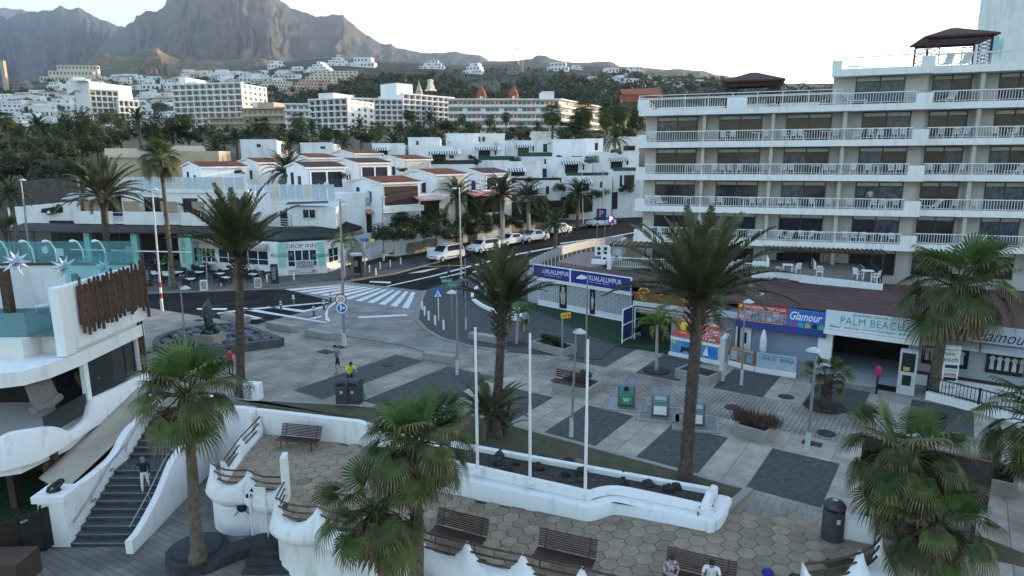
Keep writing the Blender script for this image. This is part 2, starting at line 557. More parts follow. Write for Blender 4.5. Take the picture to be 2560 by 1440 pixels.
# far-left side pavement, roads
sheet('street_pavement', [(345, 728), (460, 690), (700, 690), (980, 655), (1060, 640), (1200, 605), (1480, 556), (1480, 560), (1100, 655), (985, 686), (870, 705), (700, 722), (345, 736)], .03, GPAVE)
sheet('terrace_pavement', [(0, 735), (0, 600), (350, 620), (480, 640), (470, 690), (345, 730)], .02, GPAVE)
ASP = sheet('road', [(300, 740), (345, 736), (560, 728), (700, 723), (770, 735), (832, 756), (740, 785), (640, 812), (500, 790), (345, 765), (300, 764)], .01, ASPH)
sheet('road', [(868, 706), (985, 686), (1100, 655), (1200, 625), (1300, 600), (1480, 560), (1700, 520), (1750, 560), (1600, 590), (1440, 618), (1300, 650), (1150, 698), (1062, 727)], .01, ASPH)
XW = mat('raised_crossing', (.20, .20, .20), .9, .12, .8, .3, 20)
sheet('raised_crossing', [(705, 722), (866, 705), (1063, 728), (1048, 777), (850, 757), (780, 740)], .016, XW)
DC0 = [(1063, 727), (1150, 698), (1210, 672), (1340, 700), (1345, 770), (1560, 850), (1500, 900), (1268, 880), (1180, 868), (1105, 848), (1065, 825), (1042, 800), (1046, 776), (1054, 750)]
sheet('cobble_pavement', DC0, .05, DCOB)
kerb('pavement_kerb', [hit(*q) for q in [(1063, 727), (1054, 750), (1046, 776), (1042, 800), (1065, 825), (1105, 848), (1180, 868), (1268, 880)]], .28, .07, CONC)
kerb('pavement_kerb', [hit(*q) for q in [(345, 736), (560, 728), (700, 723), (866, 705), (985, 686), (1100, 655), (1200, 625), (1300, 600), (1480, 560)]], .2, .12, CONC)
kerb('drain_line', [hit(*q) for q in [(560, 775), (700, 810), (850, 838), (1000, 863), (1110, 893)]], .14, .012, mat('drain_dark', (.08, .08, .08), .9))
# road markings: each painted mark is its own piece of the road
def mark(px, off=.022): return sheet('painted_mark', px, off, ROADP, ASP, kind=None)
xa, xb = [(722, 723), (866, 709), (1047, 731)], [(820, 741), (880, 751), (1040, 775)]
def ipt(l, t):
 t *= len(l) - 1
 i = min(len(l) - 2, int(t))
 return tuple(lerp(l[i][k], l[i + 1][k], t - i) for k in (0, 1))
TL, BL = [(735, 721), (880, 707)], None
for k in range(11):        # zebra bars, long axis along the street
 t0 = k / 11
 t1 = t0 + .05
 a = lambda t: (lerp(862, 1046, t), lerp(712, 732, t))
 b = lambda t: (lerp(712, 1034, t), lerp(724, 774, t))
 mark([a(t0), a(t1), b(t1), b(t0)])
mark([(926, 703), (978, 705), (975, 709), (922, 706)])
mark([(965, 716), (1215, 654), (1300, 633), (1600, 578), (1600, 580), (1302, 636), (1217, 657), (969, 717)])
mark([(1098, 694), (1160, 680), (1163, 682), (1101, 696)])
mark([(1020, 684), (1058, 676), (1102, 669), (1058, 681)])
mark([(1180, 680), (1245, 664), (1247, 666), (1183, 682)])
mark([(1400, 608), (1490, 596), (1490, 598), (1402, 611)])
mark([(895, 792), (1015, 786), (1018, 790), (897, 796)])
mark([(505, 788), (610, 773), (820, 755), (824, 757), (612, 777), (512, 791)])
mark([(608, 769), (818, 806), (812, 808), (600, 774)])
mark([(840, 752), (822, 766), (812, 785), (814, 800), (821, 805), (826, 803), (819, 790), (821, 772), (846, 754)])
mark([(666, 767), (690, 767), (760, 776), (815, 765), (818, 768), (760, 781), (745, 780)])
mark([(598, 782), (658, 796), (640, 796), (592, 785)])
mark([(770, 797), (805, 789), (804, 793), (785, 798)])
mark([(490, 771), (570, 771), (565, 775), (495, 775)])
mark([(575, 793), (655, 797), (640, 799), (560, 795)])
# yellow diamonds of the loading bay
for q in [[(1005, 680), (1040, 668), (1120, 664), (1200, 663)], [(955, 682), (1010, 664), (1085, 652)]]:
 sheet('painted_mark', q + [(a, b + 1.2) for a, b in q[::-1]], .022, mat('yellow_line', (.4, .3, .06), .8, .2), ASP, kind=None)
# drains and manhole covers let into the paving
IRON = mat('cast_iron', (.045, .04, .038), .7, .3, 6, .4, 30, metal=.4)
def manhole(px, py, r, lab, sq=False):
 mb = MB()
 p = P(px, py) if py > 760 else hit(px, py)
 if sq: mb.box((0, 0, .018), (r * 2, r * 1.3, .03), UA)
 else:
  mb.cyl((0, 0, .004), r, .026, 20)
  mb.lathe((0, 0, .03), [(r * .9, 0), (r * .86, .006), (0.01, .006)], 20)
 mb.build('manhole_cover', IRON, loc=p, label=lab, cat='manhole cover', group='covers in the paving')
manhole(970, 912, .38, 'round iron manhole cover in the pale plaza near the low wall bench')
manhole(1965, 993, .4, 'round manhole cover on a pale slab strip below the blue shuttered shop')
manhole(1832, 1019, .4, 'round manhole cover in the paver band beside the recycling bins')
manhole(2066, 1084, .4, 'round manhole cover in the paver band beside the tall lamp post')
manhole(815, 880, .5, 'square drain cover on the plaza behind the running man', True)
manhole(850, 868, .35, 'square drain cover at the foot of the speed limit pole', True)
manhole(2030, 1110, .4, 'square dark cover at the foot of the tall lamp post', True)
manhole(1480, 878, .4, 'square cover in dark cobbles below the yellow street sign', True)
manhole(1240, 750, .5, 'square cover in dark cobbles near the white ring planter', True)
manhole(355, 882, .5, 'square drain cover beside the timber screen restaurant', True)
manhole(497, 801, .35, 'square drain cover near the dolphin fountain', True)
# mountains
MTN = mat('mountain_rock', (.04, .037, .02), .95, 0, .012, .0, c2=(.105, .07, .045), lo=.45, hi=.68, detail=14)
MTN2 = mat('sunlit_hill_scrub', (.095, .082, .04), .95, 0, .03, .0, c2=(.25, .15, .095), lo=.48, hi=.66, detail=10)  # greenish brown scrub, lightened so that sunlight is put into its colour
def ridge(name, sil, D, foot_d, foot_z, m, amp=.25, seed=0, nf=40, step=3, curv=1.25, rk=0.012):
 rows = []
 x0, x1 = sil[0][0], sil[-1][0]
 n = int((x1 - x0) / step)
 N2 = nf + 14
 for i in range(N2):
  row = []
  for j in range(n + 1):
   px = lerp(x0, x1, j / n)
   pyc = tab(sil, px)
   hi = PY(px, pyc, D)
   if i <= nf:
    t = i / nf
    yy = lerp(foot_d, D, t)
    f = t ** curv
   else:
    t = 1 + (i - nf) / 14
    yy = D + (t - 1) * (D - foot_d) * .8
    f = max(0, 2 - t) ** 1.3
   xx = hi.x * yy / D
   # buttresses and gullies running down the slope
   w = px * rk + noise.noise(Vector((px * .01, t * 3, seed))) * 1.6
   rav = abs(noise.noise(Vector((w * 2.0 + t * 1.2, t * 2.2, seed + 5)))) * 1.2 + abs(noise.noise(Vector((w * 5.5 - t, t * 5.5, seed + 9)))) * .7 + abs(noise.noise(Vector((w * 15, t * 13, seed + 2)))) * .35
   fr = noise.fractal(Vector((xx * .0035 * 4000 / D, yy * .0035 * 4000 / D, seed)), 1, 2, 5)
   k = min(1, max(0, t)) * max(0, 1 - max(0, t - .7) / .3) if t <= 1 else 0
   h = (hi.z - foot_z)
   z = foot_z + h * f - h * amp * k * rav + h * .08 * fr * k
   # small crags on the skyline
   cr = noise.fractal(Vector((px * .05, seed, t * 5)), .9, 2, 4)
   z += h * .012 * cr * min(1, t * 1.2)
   row.append((xx, yy, z))
  rows.append(row)
 return grid_mesh(name, rows, m)
ridge('mountains', [(-700, -60), (-400, 0), (-150, 35), (-20, 22), (18, 50), (34, 37), (40, 34), (62, 33), (70, 29), (100, 28), (130, 25), (150, 15), (165, 20), (178, 24), (195, 17), (210, 27), (240, 42), (270, 55), (300, 65), (345, 76), (420, 100), (600, 140)], 5200, 1500, 90, MTN, .14, 3)
ridge('mountains', [(-400, 20), (-100, 18), (0, 21), (20, 20), (50, 24), (80, 29), (150, 50), (300, 90)], 7800, 5600, 300, MTN, .1, 8, 10, 6)
ridge('mountains', [(180, 185), (240, 120), (285, 84), (312, 68), (318, 60), (335, 57), (340, 38), (355, 34), (365, 28), (392, 28), (408, 17), (414, 10), (418, -5), (430, -34), (480, -62), (540, -66), (600, -58), (670, -34), (700, 0), (715, 12), (735, 22), (760, 30), (790, 41), (815, 40), (845, 36), (858, 36), (864, 46), (885, 62), (900, 76), (925, 92), (950, 108), (970, 112), (976, 108), (988, 118), (1030, 127), (1060, 132), (1100, 133), (1140, 128), (1165, 135), (1200, 138), (1216, 146), (1222, 154), (1235, 152), (1290, 158), (1400, 175)], 4300, 1250, 90, MTN, .11, 1, 64)
ridge('mountains', [(1180, 160), (1222, 153), (1270, 153), (1310, 150), (1330, 146), (1338, 140), (1352, 137), (1370, 142), (1385, 149), (1410, 154), (1450, 157), (1490, 155), (1518, 153), (1535, 158), (1550, 166), (1600, 168), (1660, 174), (1700, 172), (1740, 177), (1756, 176), (1790, 187), (1850, 194), (1960, 208), (2085, 213), (2400, 232), (3000, 245)], 2600, 950, 110, MTN, .18, 4, 30)
ridge('hill', [(120, 215), (160, 195), (200, 172), (232, 142), (243, 131), (262, 131), (280, 139), (320, 143), (335, 137), (350, 128), (375, 122), (392, 118), (402, 127), (420, 138), (450, 150), (500, 152), (560, 151), (600, 149), (630, 143), (660, 147), (690, 158), (740, 175)], 1500, 950, 90, MTN2, .2, 6, 34, 2)
# haze: the air between here and the mountains
hz = MB()
hz.b2((-9000, -9200, -4.2), (9000, 12200, 2350))
hm = bpy.data.materials.new('haze')
hm.use_nodes = True
t = hm.node_tree
t.nodes.remove(t.nodes['Principled BSDF'])
pv = t.nodes.new('ShaderNodeVolumePrincipled')
pv.inputs['Color'].default_value = (.62, .77, 1, 1)
pv.inputs['Density'].default_value = .00008
pv.inputs['Anisotropy'].default_value = .2
t.links.new(pv.outputs[0], t.nodes['Material Output'].inputs['Volume'])
HZ = hz.build('haze', hm, kind='stuff')
# text
def text_mesh(s, size=1.0, bold=0.0, shear=0.0, ext=.004, squeeze=1.0, align='CENTER', space=1.0):
 cu = bpy.data.curves.new('lettering', 'FONT')
 cu.body = s
 cu.size = size
 cu.offset = bold
 cu.shear = shear
 cu.extrude = ext
 cu.resolution_u = 3
 cu.align_x, cu.align_y = align, 'CENTER'
 cu.space_character = space
 cu.space_line = .85
 o = bpy.data.objects.new('lettering', cu)
 COL.objects.link(o)
 dg = bpy.context.evaluated_depsgraph_get()
 me = bpy.data.meshes.new_from_object(o.evaluated_get(dg))
 bpy.data.objects.remove(o)
 for v in me.vertices: v.co.x *= squeeze
 return me
def text(s, m, parent, loc, w=None, h=None, rz=0, tilt=PI / 2, roll=0, bold=0.0, shear=0.0, vertical=False, name='lettering', space=1.0, skew=None):
 """lettering standing in the local xz plane, fitted to width w and height h"""
 me = text_mesh(s, 1.0, bold, shear, space=space)
 xs = [v.co.x for v in me.vertices]
 yy = [v.co.y for v in me.vertices]
 if not xs: return None
 cx, cy = (min(xs) + max(xs)) / 2, (min(yy) + max(yy)) / 2
 W, Hh = max(xs) - min(xs), max(yy) - min(yy)
 sx = (w / W) if w else (h / Hh)
 sy = (h / Hh) if h else sx
 for v in me.vertices:
  a, b, c = (v.co.x - cx) * sx, (v.co.y - cy) * sy, v.co.z
  if vertical: a, b = b, -a
  v.co = (a, -c - .001, b)
 me.materials.append(m)
 o = bpy.data.objects.new(name, me)
 link(o, parent)
 o.location = loc
 o.rotation_euler = (0, 0, rz)
 return o
INKW = mat('white_lettering', (.8, .8, .82), .5, .02)
INKB = mat('navy_lettering', (.02, .03, .09), .5, .05)
INKK = mat('black_lettering', (.02, .02, .022), .5, .05)
INKG = mat('green_lettering', (.06, .32, .25), .5, .05)
GOLD = mat('gold_letters', (.55, .30, .08), .35, .1, 2, metal=.5)
# hotel
HA = CAM + ray(1594, 370) * 59.8
HB = CAM + ray(2318, 365.6) * 52.5
HANG = math.atan2(HB.y - HA.y, HB.x - HA.x)
hotel = thing('hotel', 'white six storey balcony hotel with grey walls and brown framed windows above the shops', 'hotel', (HA.x, HA.y, 0), HANG)
HM = Matrix.Translation((HA.x, HA.y, 0)) @ Matrix.Rotation(HANG, 4, 'Z')
def hw(x, y, z): return HM @ Vector((x, y, z))
ZB = [4.45, 7.3, 10.17, 13.03, 15.85]
SL = .52
def part(name, m, parent, fn, **k):
 mb = MB()
 fn(mb)
 return mb.build(name, m, parent, **k)
for a_, b_ in (((.45, 1.7, 1.2), (23, 15, 16.3)), ((23.001, 2.3, 1.2), (82, 15, 16.3))): part('wall', HGREY, hotel, lambda q: q.b2(a_, b_))  # recessed wing lengthened out of view to keep sun off the foreground palms
part('penthouse_wall', HGREY, hotel, lambda q: (q.prism([(15.9, 1.2), (22.85, 1.2), (22.85, 14), (19.4, 14)], 16.32, 18.599), q.b2((22.85, 2.3, 16.32), (82, 14, 18.6))))  # lengthened out of view along with the wall below, for its shade
for k, z in enumerate(ZB):
 x0 = -.12 * (4 - k) * .3
 part('balcony_slab', STAINW if k == 4 else WHITE, hotel, lambda q: (q.b2((x0, 0, z), (23.05, 1.72, z + SL)), q.b2((23.06, .75, z + .02), (56, 2.32, z + SL + .02))))
part('roof_slab', WHITE, hotel, lambda q: (q.prism([(15.6, -.05), (22.9, -.05), (22.9, 14), (19, 14)], 18.6, 18.64 + SL), q.b2((22.91, .7, 18.61), (56, 14, 18.66 + SL))))
part('parapet', WHITE, hotel, lambda q: (q.b2((15.6, -.05, 19.16), (16.3, .3, 19.85)), q.b2((22.0, -.05, 19.16), (22.9, .25, 19.9)), q.b2((-.1, 0, 16.38), (.9, .16, 17.25)), q.b2((-.1, .17, 16.38), (.06, 9, 17.1))))
FINX = [5.72, 11.4, 16.95]
for x in FINX:
 for k, z in enumerate([3.0] + [b + SL for b in ZB[:4]]):
  part('partition_fin', HGREY, hotel, lambda q: q.b2((x - .14, .35, z), (x + .14, 1.69, ([4.44] + ZB[1:])[k])))
for x in (26.55, 31.6, 36.7, 42):
 for k, z in enumerate([3.0] + [b + SL + .02 for b in ZB]):
  part('partition_fin', HGREY, hotel, lambda q: q.b2((x - .14, 1.0, z), (x + .14, 2.29, ([4.44] + ZB[1:] + [18.6])[k])))
for z in ZB[:4]: part('end_block', WHITE, hotel, lambda q: q.b2((-.1, .02, z + SL + .005), (.75, .5, z + SL + .62)))
for z in ZB: part('end_block', WHITE, hotel, lambda q: q.b2((21.9, .03, z + SL + .005), (23.04, .6, z + SL + .75)))
def winmesh(w, h):
 f = MB()
 f.b2((0, 0, 0), (w, .06, .07)); f.b2((0, 0, h - .07), (w, .06, h)); f.b2((0, 0, .071), (.08, .06, h - .071)); f.b2((w - .08, 0, .071), (w, .06, h - .071))
 f.b2((w / 2 - .05, 0, .071), (w / 2 + .05, .06, h - .071)); f.b2((.081, 0, h - .42), (w / 2 - .051, .06, h - .36)); f.b2((w / 2 + .051, 0, h - .42), (w - .081, .06, h - .36))
 f.use(BROWNF)
 p = MB().b2((.08, .035, .07), (w / 2 - .05, .055, h - .42)).use(WIN).mesh('pane'); p.materials.clear(); p.materials.append(WIN)
 p2 = MB().b2((.08, .035, .07), (w / 2 - .05, .055, h - .42)).mesh('pane'); p2.materials.append(WIN2)
 tr = MB().b2((.08, .035, h - .36), (w - .08, .055, h - .07)).mesh('transom_panel'); tr.materials.append(LGREY)
 fm = f.mesh('window'); fm.materials.clear(); fm.materials.append(BROWNF)
 return fm, p, p2, tr
WL, WR = winmesh(3.6, 2.26), winmesh(2.75, 2.26)
def hwin(ws, w, x, y, z):
 o = inst('window', ws[0], hotel, (x, y - .06, z))
 for a in (0, 1):
  inst('pane', ws[1 if U(0, 1) < .7 else 2], o, (a * (w / 2 - .03), 0, 0))
 inst('transom_panel', ws[3], o)
WX = [1.5, 6.95, 12.5, 18.4]
for k, z in enumerate([2.1] + [b + SL for b in ZB[:4]]):
 for x in WX: hwin(WL, 3.6, x, 1.7, z)
 for x in (23.4, 28.0, 33.2, 38.2): hwin(WR, 2.75, x, 2.3, z)
hwin(WL, 3.6, 17.6, 1.2, 16.35)
for x in (23.4, 28.0, 33.2, 38.2): hwin(WR, 2.75, x, 2.3, 16.37)
def railmesh(L, h=.92, step=.2):
 f = MB()
 f.b2((0, -.04, h - .07), (L, .06, h)); f.b2((0, -.01, .12), (L, .04, .15))
 n = int(L / step)
 for i in range(n + 1):
  x = .03 + (L - .06) * i / n
  f.b2((x - .015, -.004, .0 if i % 6 == 0 else .15), (x + .015, .026, h - .1))
 me = f.mesh('railing'); me.materials.append(WHITE)
 return me
RB = [(.76, 5.72), (5.72, 11.4), (11.4, 16.95), (16.95, 21.9)]
for k, z in enumerate(ZB):
 for i, (a, b) in enumerate(RB):
  inst('railing', railmesh(b - a) if k == 0 else RMS[i], hotel, (a, .1, z + SL))
 if k == 0: RMS = [o.data for o in hotel.children if o.name.startswith('railing')]
rm = railmesh(5.0)
for k, z in enumerate(ZB + [18.64]):
 for x in ((23.06, 26.5 - 5, 0), (26.55, 0, 0), (31.6, 0, 0), (36.7, 0, 0)):
  if x[0] < 24:
   if k == 0: rm0 = railmesh(3.45)
   inst('railing', rm0, hotel, (23.06, .85, z + SL))
  else: inst('railing', rm, hotel, (x[0], .85, z + SL))
# thin tube rails of the roof terraces
def tubes(q):
 for z in (17.35, 17.6):
  q.tube([(-.05, .1, z), (16.6, .1, z)], .03, 5); q.tube([(-.05, .1, z), (-.05, 12, z)], .03, 5)
 for x in range(0, 17, 2): q.tube([(x, .1, 16.4), (x, .1, 17.6)], .03, 5)
 for y in range(2, 13, 2): q.tube([(-.05, y, 16.4), (-.05, y, 17.6)], .03, 5)
 q.tube([(15.7, 0, 20.3), (22.6, 0, 20.4)], .03, 5); q.tube([(22.6, .8, 20.1), (56, .8, 20.1)], .03, 5)
 q.tube([(15.7, 0, 19.95), (22.2, 0, 20.1)], .05, 5)
 for x in (15.7, 17.5, 19.2, 21, 22.6): q.tube([(x, 0, 19.1), (x, 0, 20.35)], .025, 5)
 for i in range(30): q.b2((.9 + i * .18, 11.9, 16.4), (.96 + i * .18, 11.96, 17.3))
 q.b2((.2, 11.9, 17.2), (15.5, 12.0, 17.3)); q.b2((.2, 11.9, 16.9), (15.5, 12.0, 17.0))
 for i in range(86): q.b2((.2 + i * .18, 11.92, 16.4), (.26 + i * .18, 11.98, 17.2))
part('roof_rail', WHITE, hotel, tubes)
part('roof_wall', WHITE, hotel, lambda q: (q.b2((7.5, 2.0, 16.4), (9.2, 2.2, 17.35)), q.b2((9.3, 6.8, 16.4), (15.5, 7, 17.1))))
# gazebos on the roofs
BRW = mat('gazebo_brown', (.045, .018, .016), .7, .25, 3)
def gazebo(loc, w, lab):
 g = thing('gazebo', lab, 'gazebo', loc, HANG, 'gazebos on the hotel roof')
 h = 2.15
 for i in (-1, 1):
  for j in (-1, 1):
   part('post', BRW, g, lambda q: q.b2((i * (w / 2 - .25) - .07, j * (w / 2 - .25) - .07, 0), (i * (w / 2 - .25) + .07, j * (w / 2 - .25) + .07, h)))
   def lat(q):
    a = w / 2 - .25
    x0, x1 = sorted((i * (a - .08), i * (a - .9)))
    for kz in range(7):
     for s_ in (0, 1):
      q.seg((x0 if s_ else x1, j * a, .1 + kz * .28), (x1 if s_ else x0, j * a, .1 + kz * .28 + .28), .04, .05)
    q.b2((x0, j * a - .03, h - .12), (x1, j * a + .03, h - .05)); q.b2((x0 if i > 0 else x1 - .06, j * a - .03, 0), (x0 + .06 if i > 0 else x1, j * a + .03, h - .13))
   part('lattice_panel', BRW, g, lat)
 for j in (-1, 1): part('beam', BRW, g, lambda q: q.b2((-w / 2 + .2, j * (w / 2 - .25) - .06, h + .001), (w / 2 - .2, j * (w / 2 - .25) + .06, h + .16)))
 def roof(q):
  a, t = w / 2 + .15, .14
  z = h + .17
  vs = [(-a, -a, z), (a, -a, z), (a, a, z), (-a, a, z), (-a, -a, z + t), (a, -a, z + t), (a, a, z + t), (-a, a, z + t), (-.25, 0, z + 1.05), (.25, 0, z + 1.05)]
  q.add(vs, [(3, 2, 1, 0), (0, 1, 5, 4), (1, 2, 6, 5), (2, 3, 7, 6), (3, 0, 4, 7), (4, 5, 9, 8), (5, 6, 9), (6, 7, 8, 9), (7, 4, 8)])
 part('roof', mat('gazebo_roof', (.075, .03, .028), .85, .25, 2, .4, 10), g, roof)
 return g
gazebo(hw(9.6, 5.2, 16.42), 5.0, 'brown lattice gazebo on the lower hotel roof terrace')
gazebo(hw(25.0, 4.6, 19.2), 4.9, 'brown lattice gazebo on the upper hotel roof terrace')
# tower block behind
tw = thing('tower_block', 'tall white tower block behind the upper hotel gazebo', 'tower block', (66, 88, 0), R(-19))
part('wall', WHITE, tw, lambda q: q.b2((0, 0, 0), (60, 18, 62)))
part('end_wall', WHITE2, tw, lambda q: q.b2((-1.6, 4, 0), (-.003, 16, 62)))
for z in (21, 25.5): part('balcony_glass', GLT, tw, lambda q: q.b2((-2.6, 3.4, z), (-2.3, 6, z + 2.2)))
part('wall_joint', LGREY, tw, lambda q: q.b2((8, -.03, 0), (8.12, -.004, 62)))
# white plastic furniture on the balconies
def chair_mesh():
 q = MB()
 q.box((0, 0, .42), (.46, .44, .05))
 for i in (-1, 1):
  q.seg((i * .22, -.2, 0), (i * .2, -.18, .4), .05, .05); q.seg((i * .24, .24, 0), (i * .2, .2, .4), .05, .05)
  q.box((i * .25, -.02, .64), (.06, .46, .04)); q.seg((i * .24, -.22, .42), (i * .25, -.22, .62), .05, .05)
  q.seg((i * .2, .2, .42), (i * .2, .3, .86), .05, .05)
 for x in (-.1, 0, .1): q.seg((x, .21, .44), (x, .3, .84), .06, .03)
 q.seg((-.2, .3, .86), (.2, .3, .86), .05, .08)
 me = q.mesh('plastic_chair'); me.materials.append(WPLAS)
 return me
def table_mesh():
 q = MB()
 q.box((0, 0, .72), (.8, .8, .04))
 for i in (-1, 1):
  for j in (-1, 1): q.seg((i * .33, j * .33, 0), (i * .3, j * .3, .7), .06, .06)
 me = q.mesh('plastic_table'); me.materials.append(WPLAS)
 return me
def lounger_mesh():
 q = MB()
 q.box((0, .1, .3), (.6, 1.3, .06)); q.seg((0, .72, .32), (0, 1.25, .85), .58, .05)
 for i in (-1, 1):
  for y in (-.5, .6): q.box((i * .27, y, .14), (.06, .06, .27))
 me = q.mesh('sun_lounger'); me.materials.append(WPLAS)
 return me
CHM, TBM, LOM = chair_mesh(), table_mesh(), lounger_mesh()
FLN = ['first', 'second', 'third', 'fourth', 'fifth']
BAY = ['end bay', 'second bay', 'third bay', 'bay beside the joint']
ORD = ['first', 'second', 'third', 'fourth', 'fifth', 'sixth', 'seventh']
CNT = {}
def furn(me, name, lab, cat, p, rz, group):
 o = inst(name, me, None, p, (0, 0, rz))
 tagp(o, lab, cat, group)
 return o
LAY = {(3, 0): 'c.......', (3, 1): '..cc..tc', (3, 2): '.ccc..tc', (3, 3): '.l.cc.cc', (2, 0): '......tc', (2, 1): '.cccc.tc', (2, 2): '.cc..tcc', (2, 3): '.c.ct.cc', (1, 0): 'ccl...t.', (1, 1): '.cc..tcc', (1, 2): 'cccc.c.c', (1, 3): '.c..cctc', (0, 2): '.cl.cct.', (0, 3): '.ccct.tc', (0, 0): '..c.t...', (0, 1): '..ccc.c.'}
for (k, b), s in LAY.items():
 a, e = RB[b]
 for i, ch in enumerate(s):
  if ch == '.': continue
  x = a + (e - a) * (i + .6) / 8.4
  me, nm, ct = {'c': (CHM, 'plastic_chair', 'chair'), 't': (TBM, 'plastic_table', 'table'), 'l': (LOM, 'sun_lounger', 'sun lounger')}[ch]
  n_ = s[:i + 1].count(ch)
  furn(me, nm, f'{ORD[n_ - 1]} white plastic {ct} on the {FLN[k]} floor hotel balcony, {BAY[b]}', ct, hw(x, U(.75, 1.1), ZB[k] + SL), HANG + PI + U(-.6, .6), 'white plastic furniture on the hotel balconies')
for (k, x, ch) in [(4, 29.8, 'c'), (3, 24.2, 'c'), (3, 25.3, 'c'), (3, 25.9, 'c'), (3, 28, 'c'), (3, 29.2, 'c'), (3, 31, 'c'), (2, 23.8, 'c'), (2, 24.8, 'c'), (2, 25.9, 'c'), (2, 28, 'c'), (2, 29.5, 'l'), (1, 23.9, 'l'), (1, 25.8, 'c'), (1, 27.2, 'c'), (1, 30.9, 'c'), (4, 24.3, 'l'), (0, 28, 'c')]:
 me, nm, ct = {'c': (CHM, 'plastic_chair', 'chair'), 'l': (LOM, 'sun_lounger', 'sun lounger')}[ch]
 CNT[k, ch] = CNT.get((k, ch), 0) + 1
 furn(me, nm, f'{ORD[CNT[k, ch] - 1]} white plastic {ct} on the {FLN[k]} floor balcony of the recessed hotel section', ct, hw(x, 1.6, ZB[k] + SL), HANG + PI + U(-.6, .6), 'white plastic furniture on the hotel balconies')
furn(LOM, 'sun_lounger', 'white sun lounger alone on the penthouse roof edge', 'sun lounger', hw(17.6, 1.2, 19.17), HANG + 1.4, None)
furn(LOM, 'sun_lounger', 'white sun lounger behind the upper balcony railing at the joint', 'sun lounger', hw(17.9, .7, 16.4), HANG + 1.4, None)
for x in (24.2, 25.4): furn(LOM, 'sun_lounger', f'white sun lounger under the upper hotel gazebo, {"nearer the joint" if x < 25 else "farther from the joint"}', 'sun lounger', hw(x, 2.4, 19.2), HANG + PI, 'loungers under the gazebo')
# ground floor terraces in front of the hotel
TILE = mat('terrace_floor', (.20, .17, .145), .7, .15, 1)
ter = thing('hotel_terrace', 'white walled ground floor hotel terrace with plastic tables above the maroon roof', 'terrace', (HA.x, HA.y, 0), HANG)
def HPz(px, py, z):
 p = P(px, py, z)
 q = HM.inverted() @ p
 return q
t0, t1 = HPz(1915, 702, 2.2), HPz(2205, 737, 2.2)
part('side_wall', STAINW, ter, lambda q: q.prism([(t0.x, t0.y), (t1.x, t1.y), (t1.x, 1.6), (t0.x, 1.6)], 1.5, 3.0))
part('floor', TILE, ter, lambda q: q.prism([(t0.x + .2, t0.y + .12), (t1.x - .12, t1.y + .12), (t1.x - .12, 1.6), (t0.x + .2, 1.6)], 2.5, 3.012))
part('end_wall', WHITE, ter, lambda q: (q.b2((t0.x, t0.y, 3.001), (t0.x + .15, 1.6, 3.9)), q.seg((15.3, -.3, 3.3), (15.3, -2.6, 3.3), .14, .6)))
part('black_rail', BLACK, ter, lambda q: (q.tube([(15.1, -2.7, 3.3), (15.3, -.3, 4.1)], .04, 5), q.tube([(14.9, -2.8, 3.1), (14.9, -.4, 3.9)], .04, 5), [q.seg((14.9, -2.8 + i * .5, 3.15 + i * .16), (15.2, -2.8 + i * .5, 3.2 + i * .16), .05, .05) for i in range(5)], q.b2((t1.x - .1, t1.y + .3, 3.0), (t1.x - .04, -1, 3.9))))
for i, (px, py, ch) in enumerate([(1945, 688, 'l'), (1968, 684, 't'), (1990, 684, 'c'), (2048, 692, 'c'), (2143, 698, 'c'), (2167, 700, 't'), (2188, 706, 'c')]):
 p = P(px, py, 3.02)
 me, nm, ct = {'c': (CHM, 'plastic_chair', 'chair'), 't': (TBM, 'plastic_table', 'table'), 'l': (LOM, 'sun_lounger', 'sun lounger')}[ch]
 furn(me, nm, ['white sun lounger by the end wall of the hotel ground terrace', 'white plastic table next to the sun lounger on the ground terrace', 'white chair draped with a towel on the ground terrace', 'lone white chair before the dark windows of the ground terrace', 'white chair on the near side of the corner terrace table', 'white plastic table near the black rail corner of the terrace', 'white chair beside the black rail at the terrace corner'][i], ct, p, HANG + PI + [0, 0, .6, -.2, -.9, 0, .9][i], 'furniture on the hotel ground terrace')
ter2 = thing('hotel_terrace', 'white balustraded hotel terrace with wooden pergola beside the air conditioners', 'terrace', (HA.x, HA.y, 0), HANG)
part('floor', TILE, ter2, lambda q: q.b2((-1.6, -3.6, 1.2), (10.6, 1.6, 2.5)))
for (a, b) in [((-1.6, -3.6), (10.6, -3.6)), ((-1.6, -3.6), (-1.6, 1.5))]:
 L = math.dist(a, b)
 inst('railing', railmesh(L, .95), ter2, (a[0], a[1], 2.51), (0, 0, math.atan2(b[1] - a[1], b[0] - a[0])))
for a_, b_ in (((-1.85, -3.8, 2.0), (-1.5, -3.5, 3.6)), ((10.4, -3.8, 2.0), (11.6, -3.4, 3.6)), ((-1.9, -3.4, 2.5), (-1.7, 6, 4.1))): part('corner_post', WHITE, ter2, lambda q: q.b2(a_, b_))
furn(TBM, 'plastic_table', 'white table with a cloth under the pergola terrace', 'table', hw(1.6, -1.8, 2.51), HANG, 'furniture on the pergola terrace')
for x, n_ in ((7.2, 'first'), (8.6, 'second'), (9.4, 'third')): furn(CHM, 'plastic_chair', n_ + ' white chair behind the balustrade of the pergola terrace', 'chair', hw(x, -1.4, 2.51), HANG + PI, 'furniture on the pergola terrace')
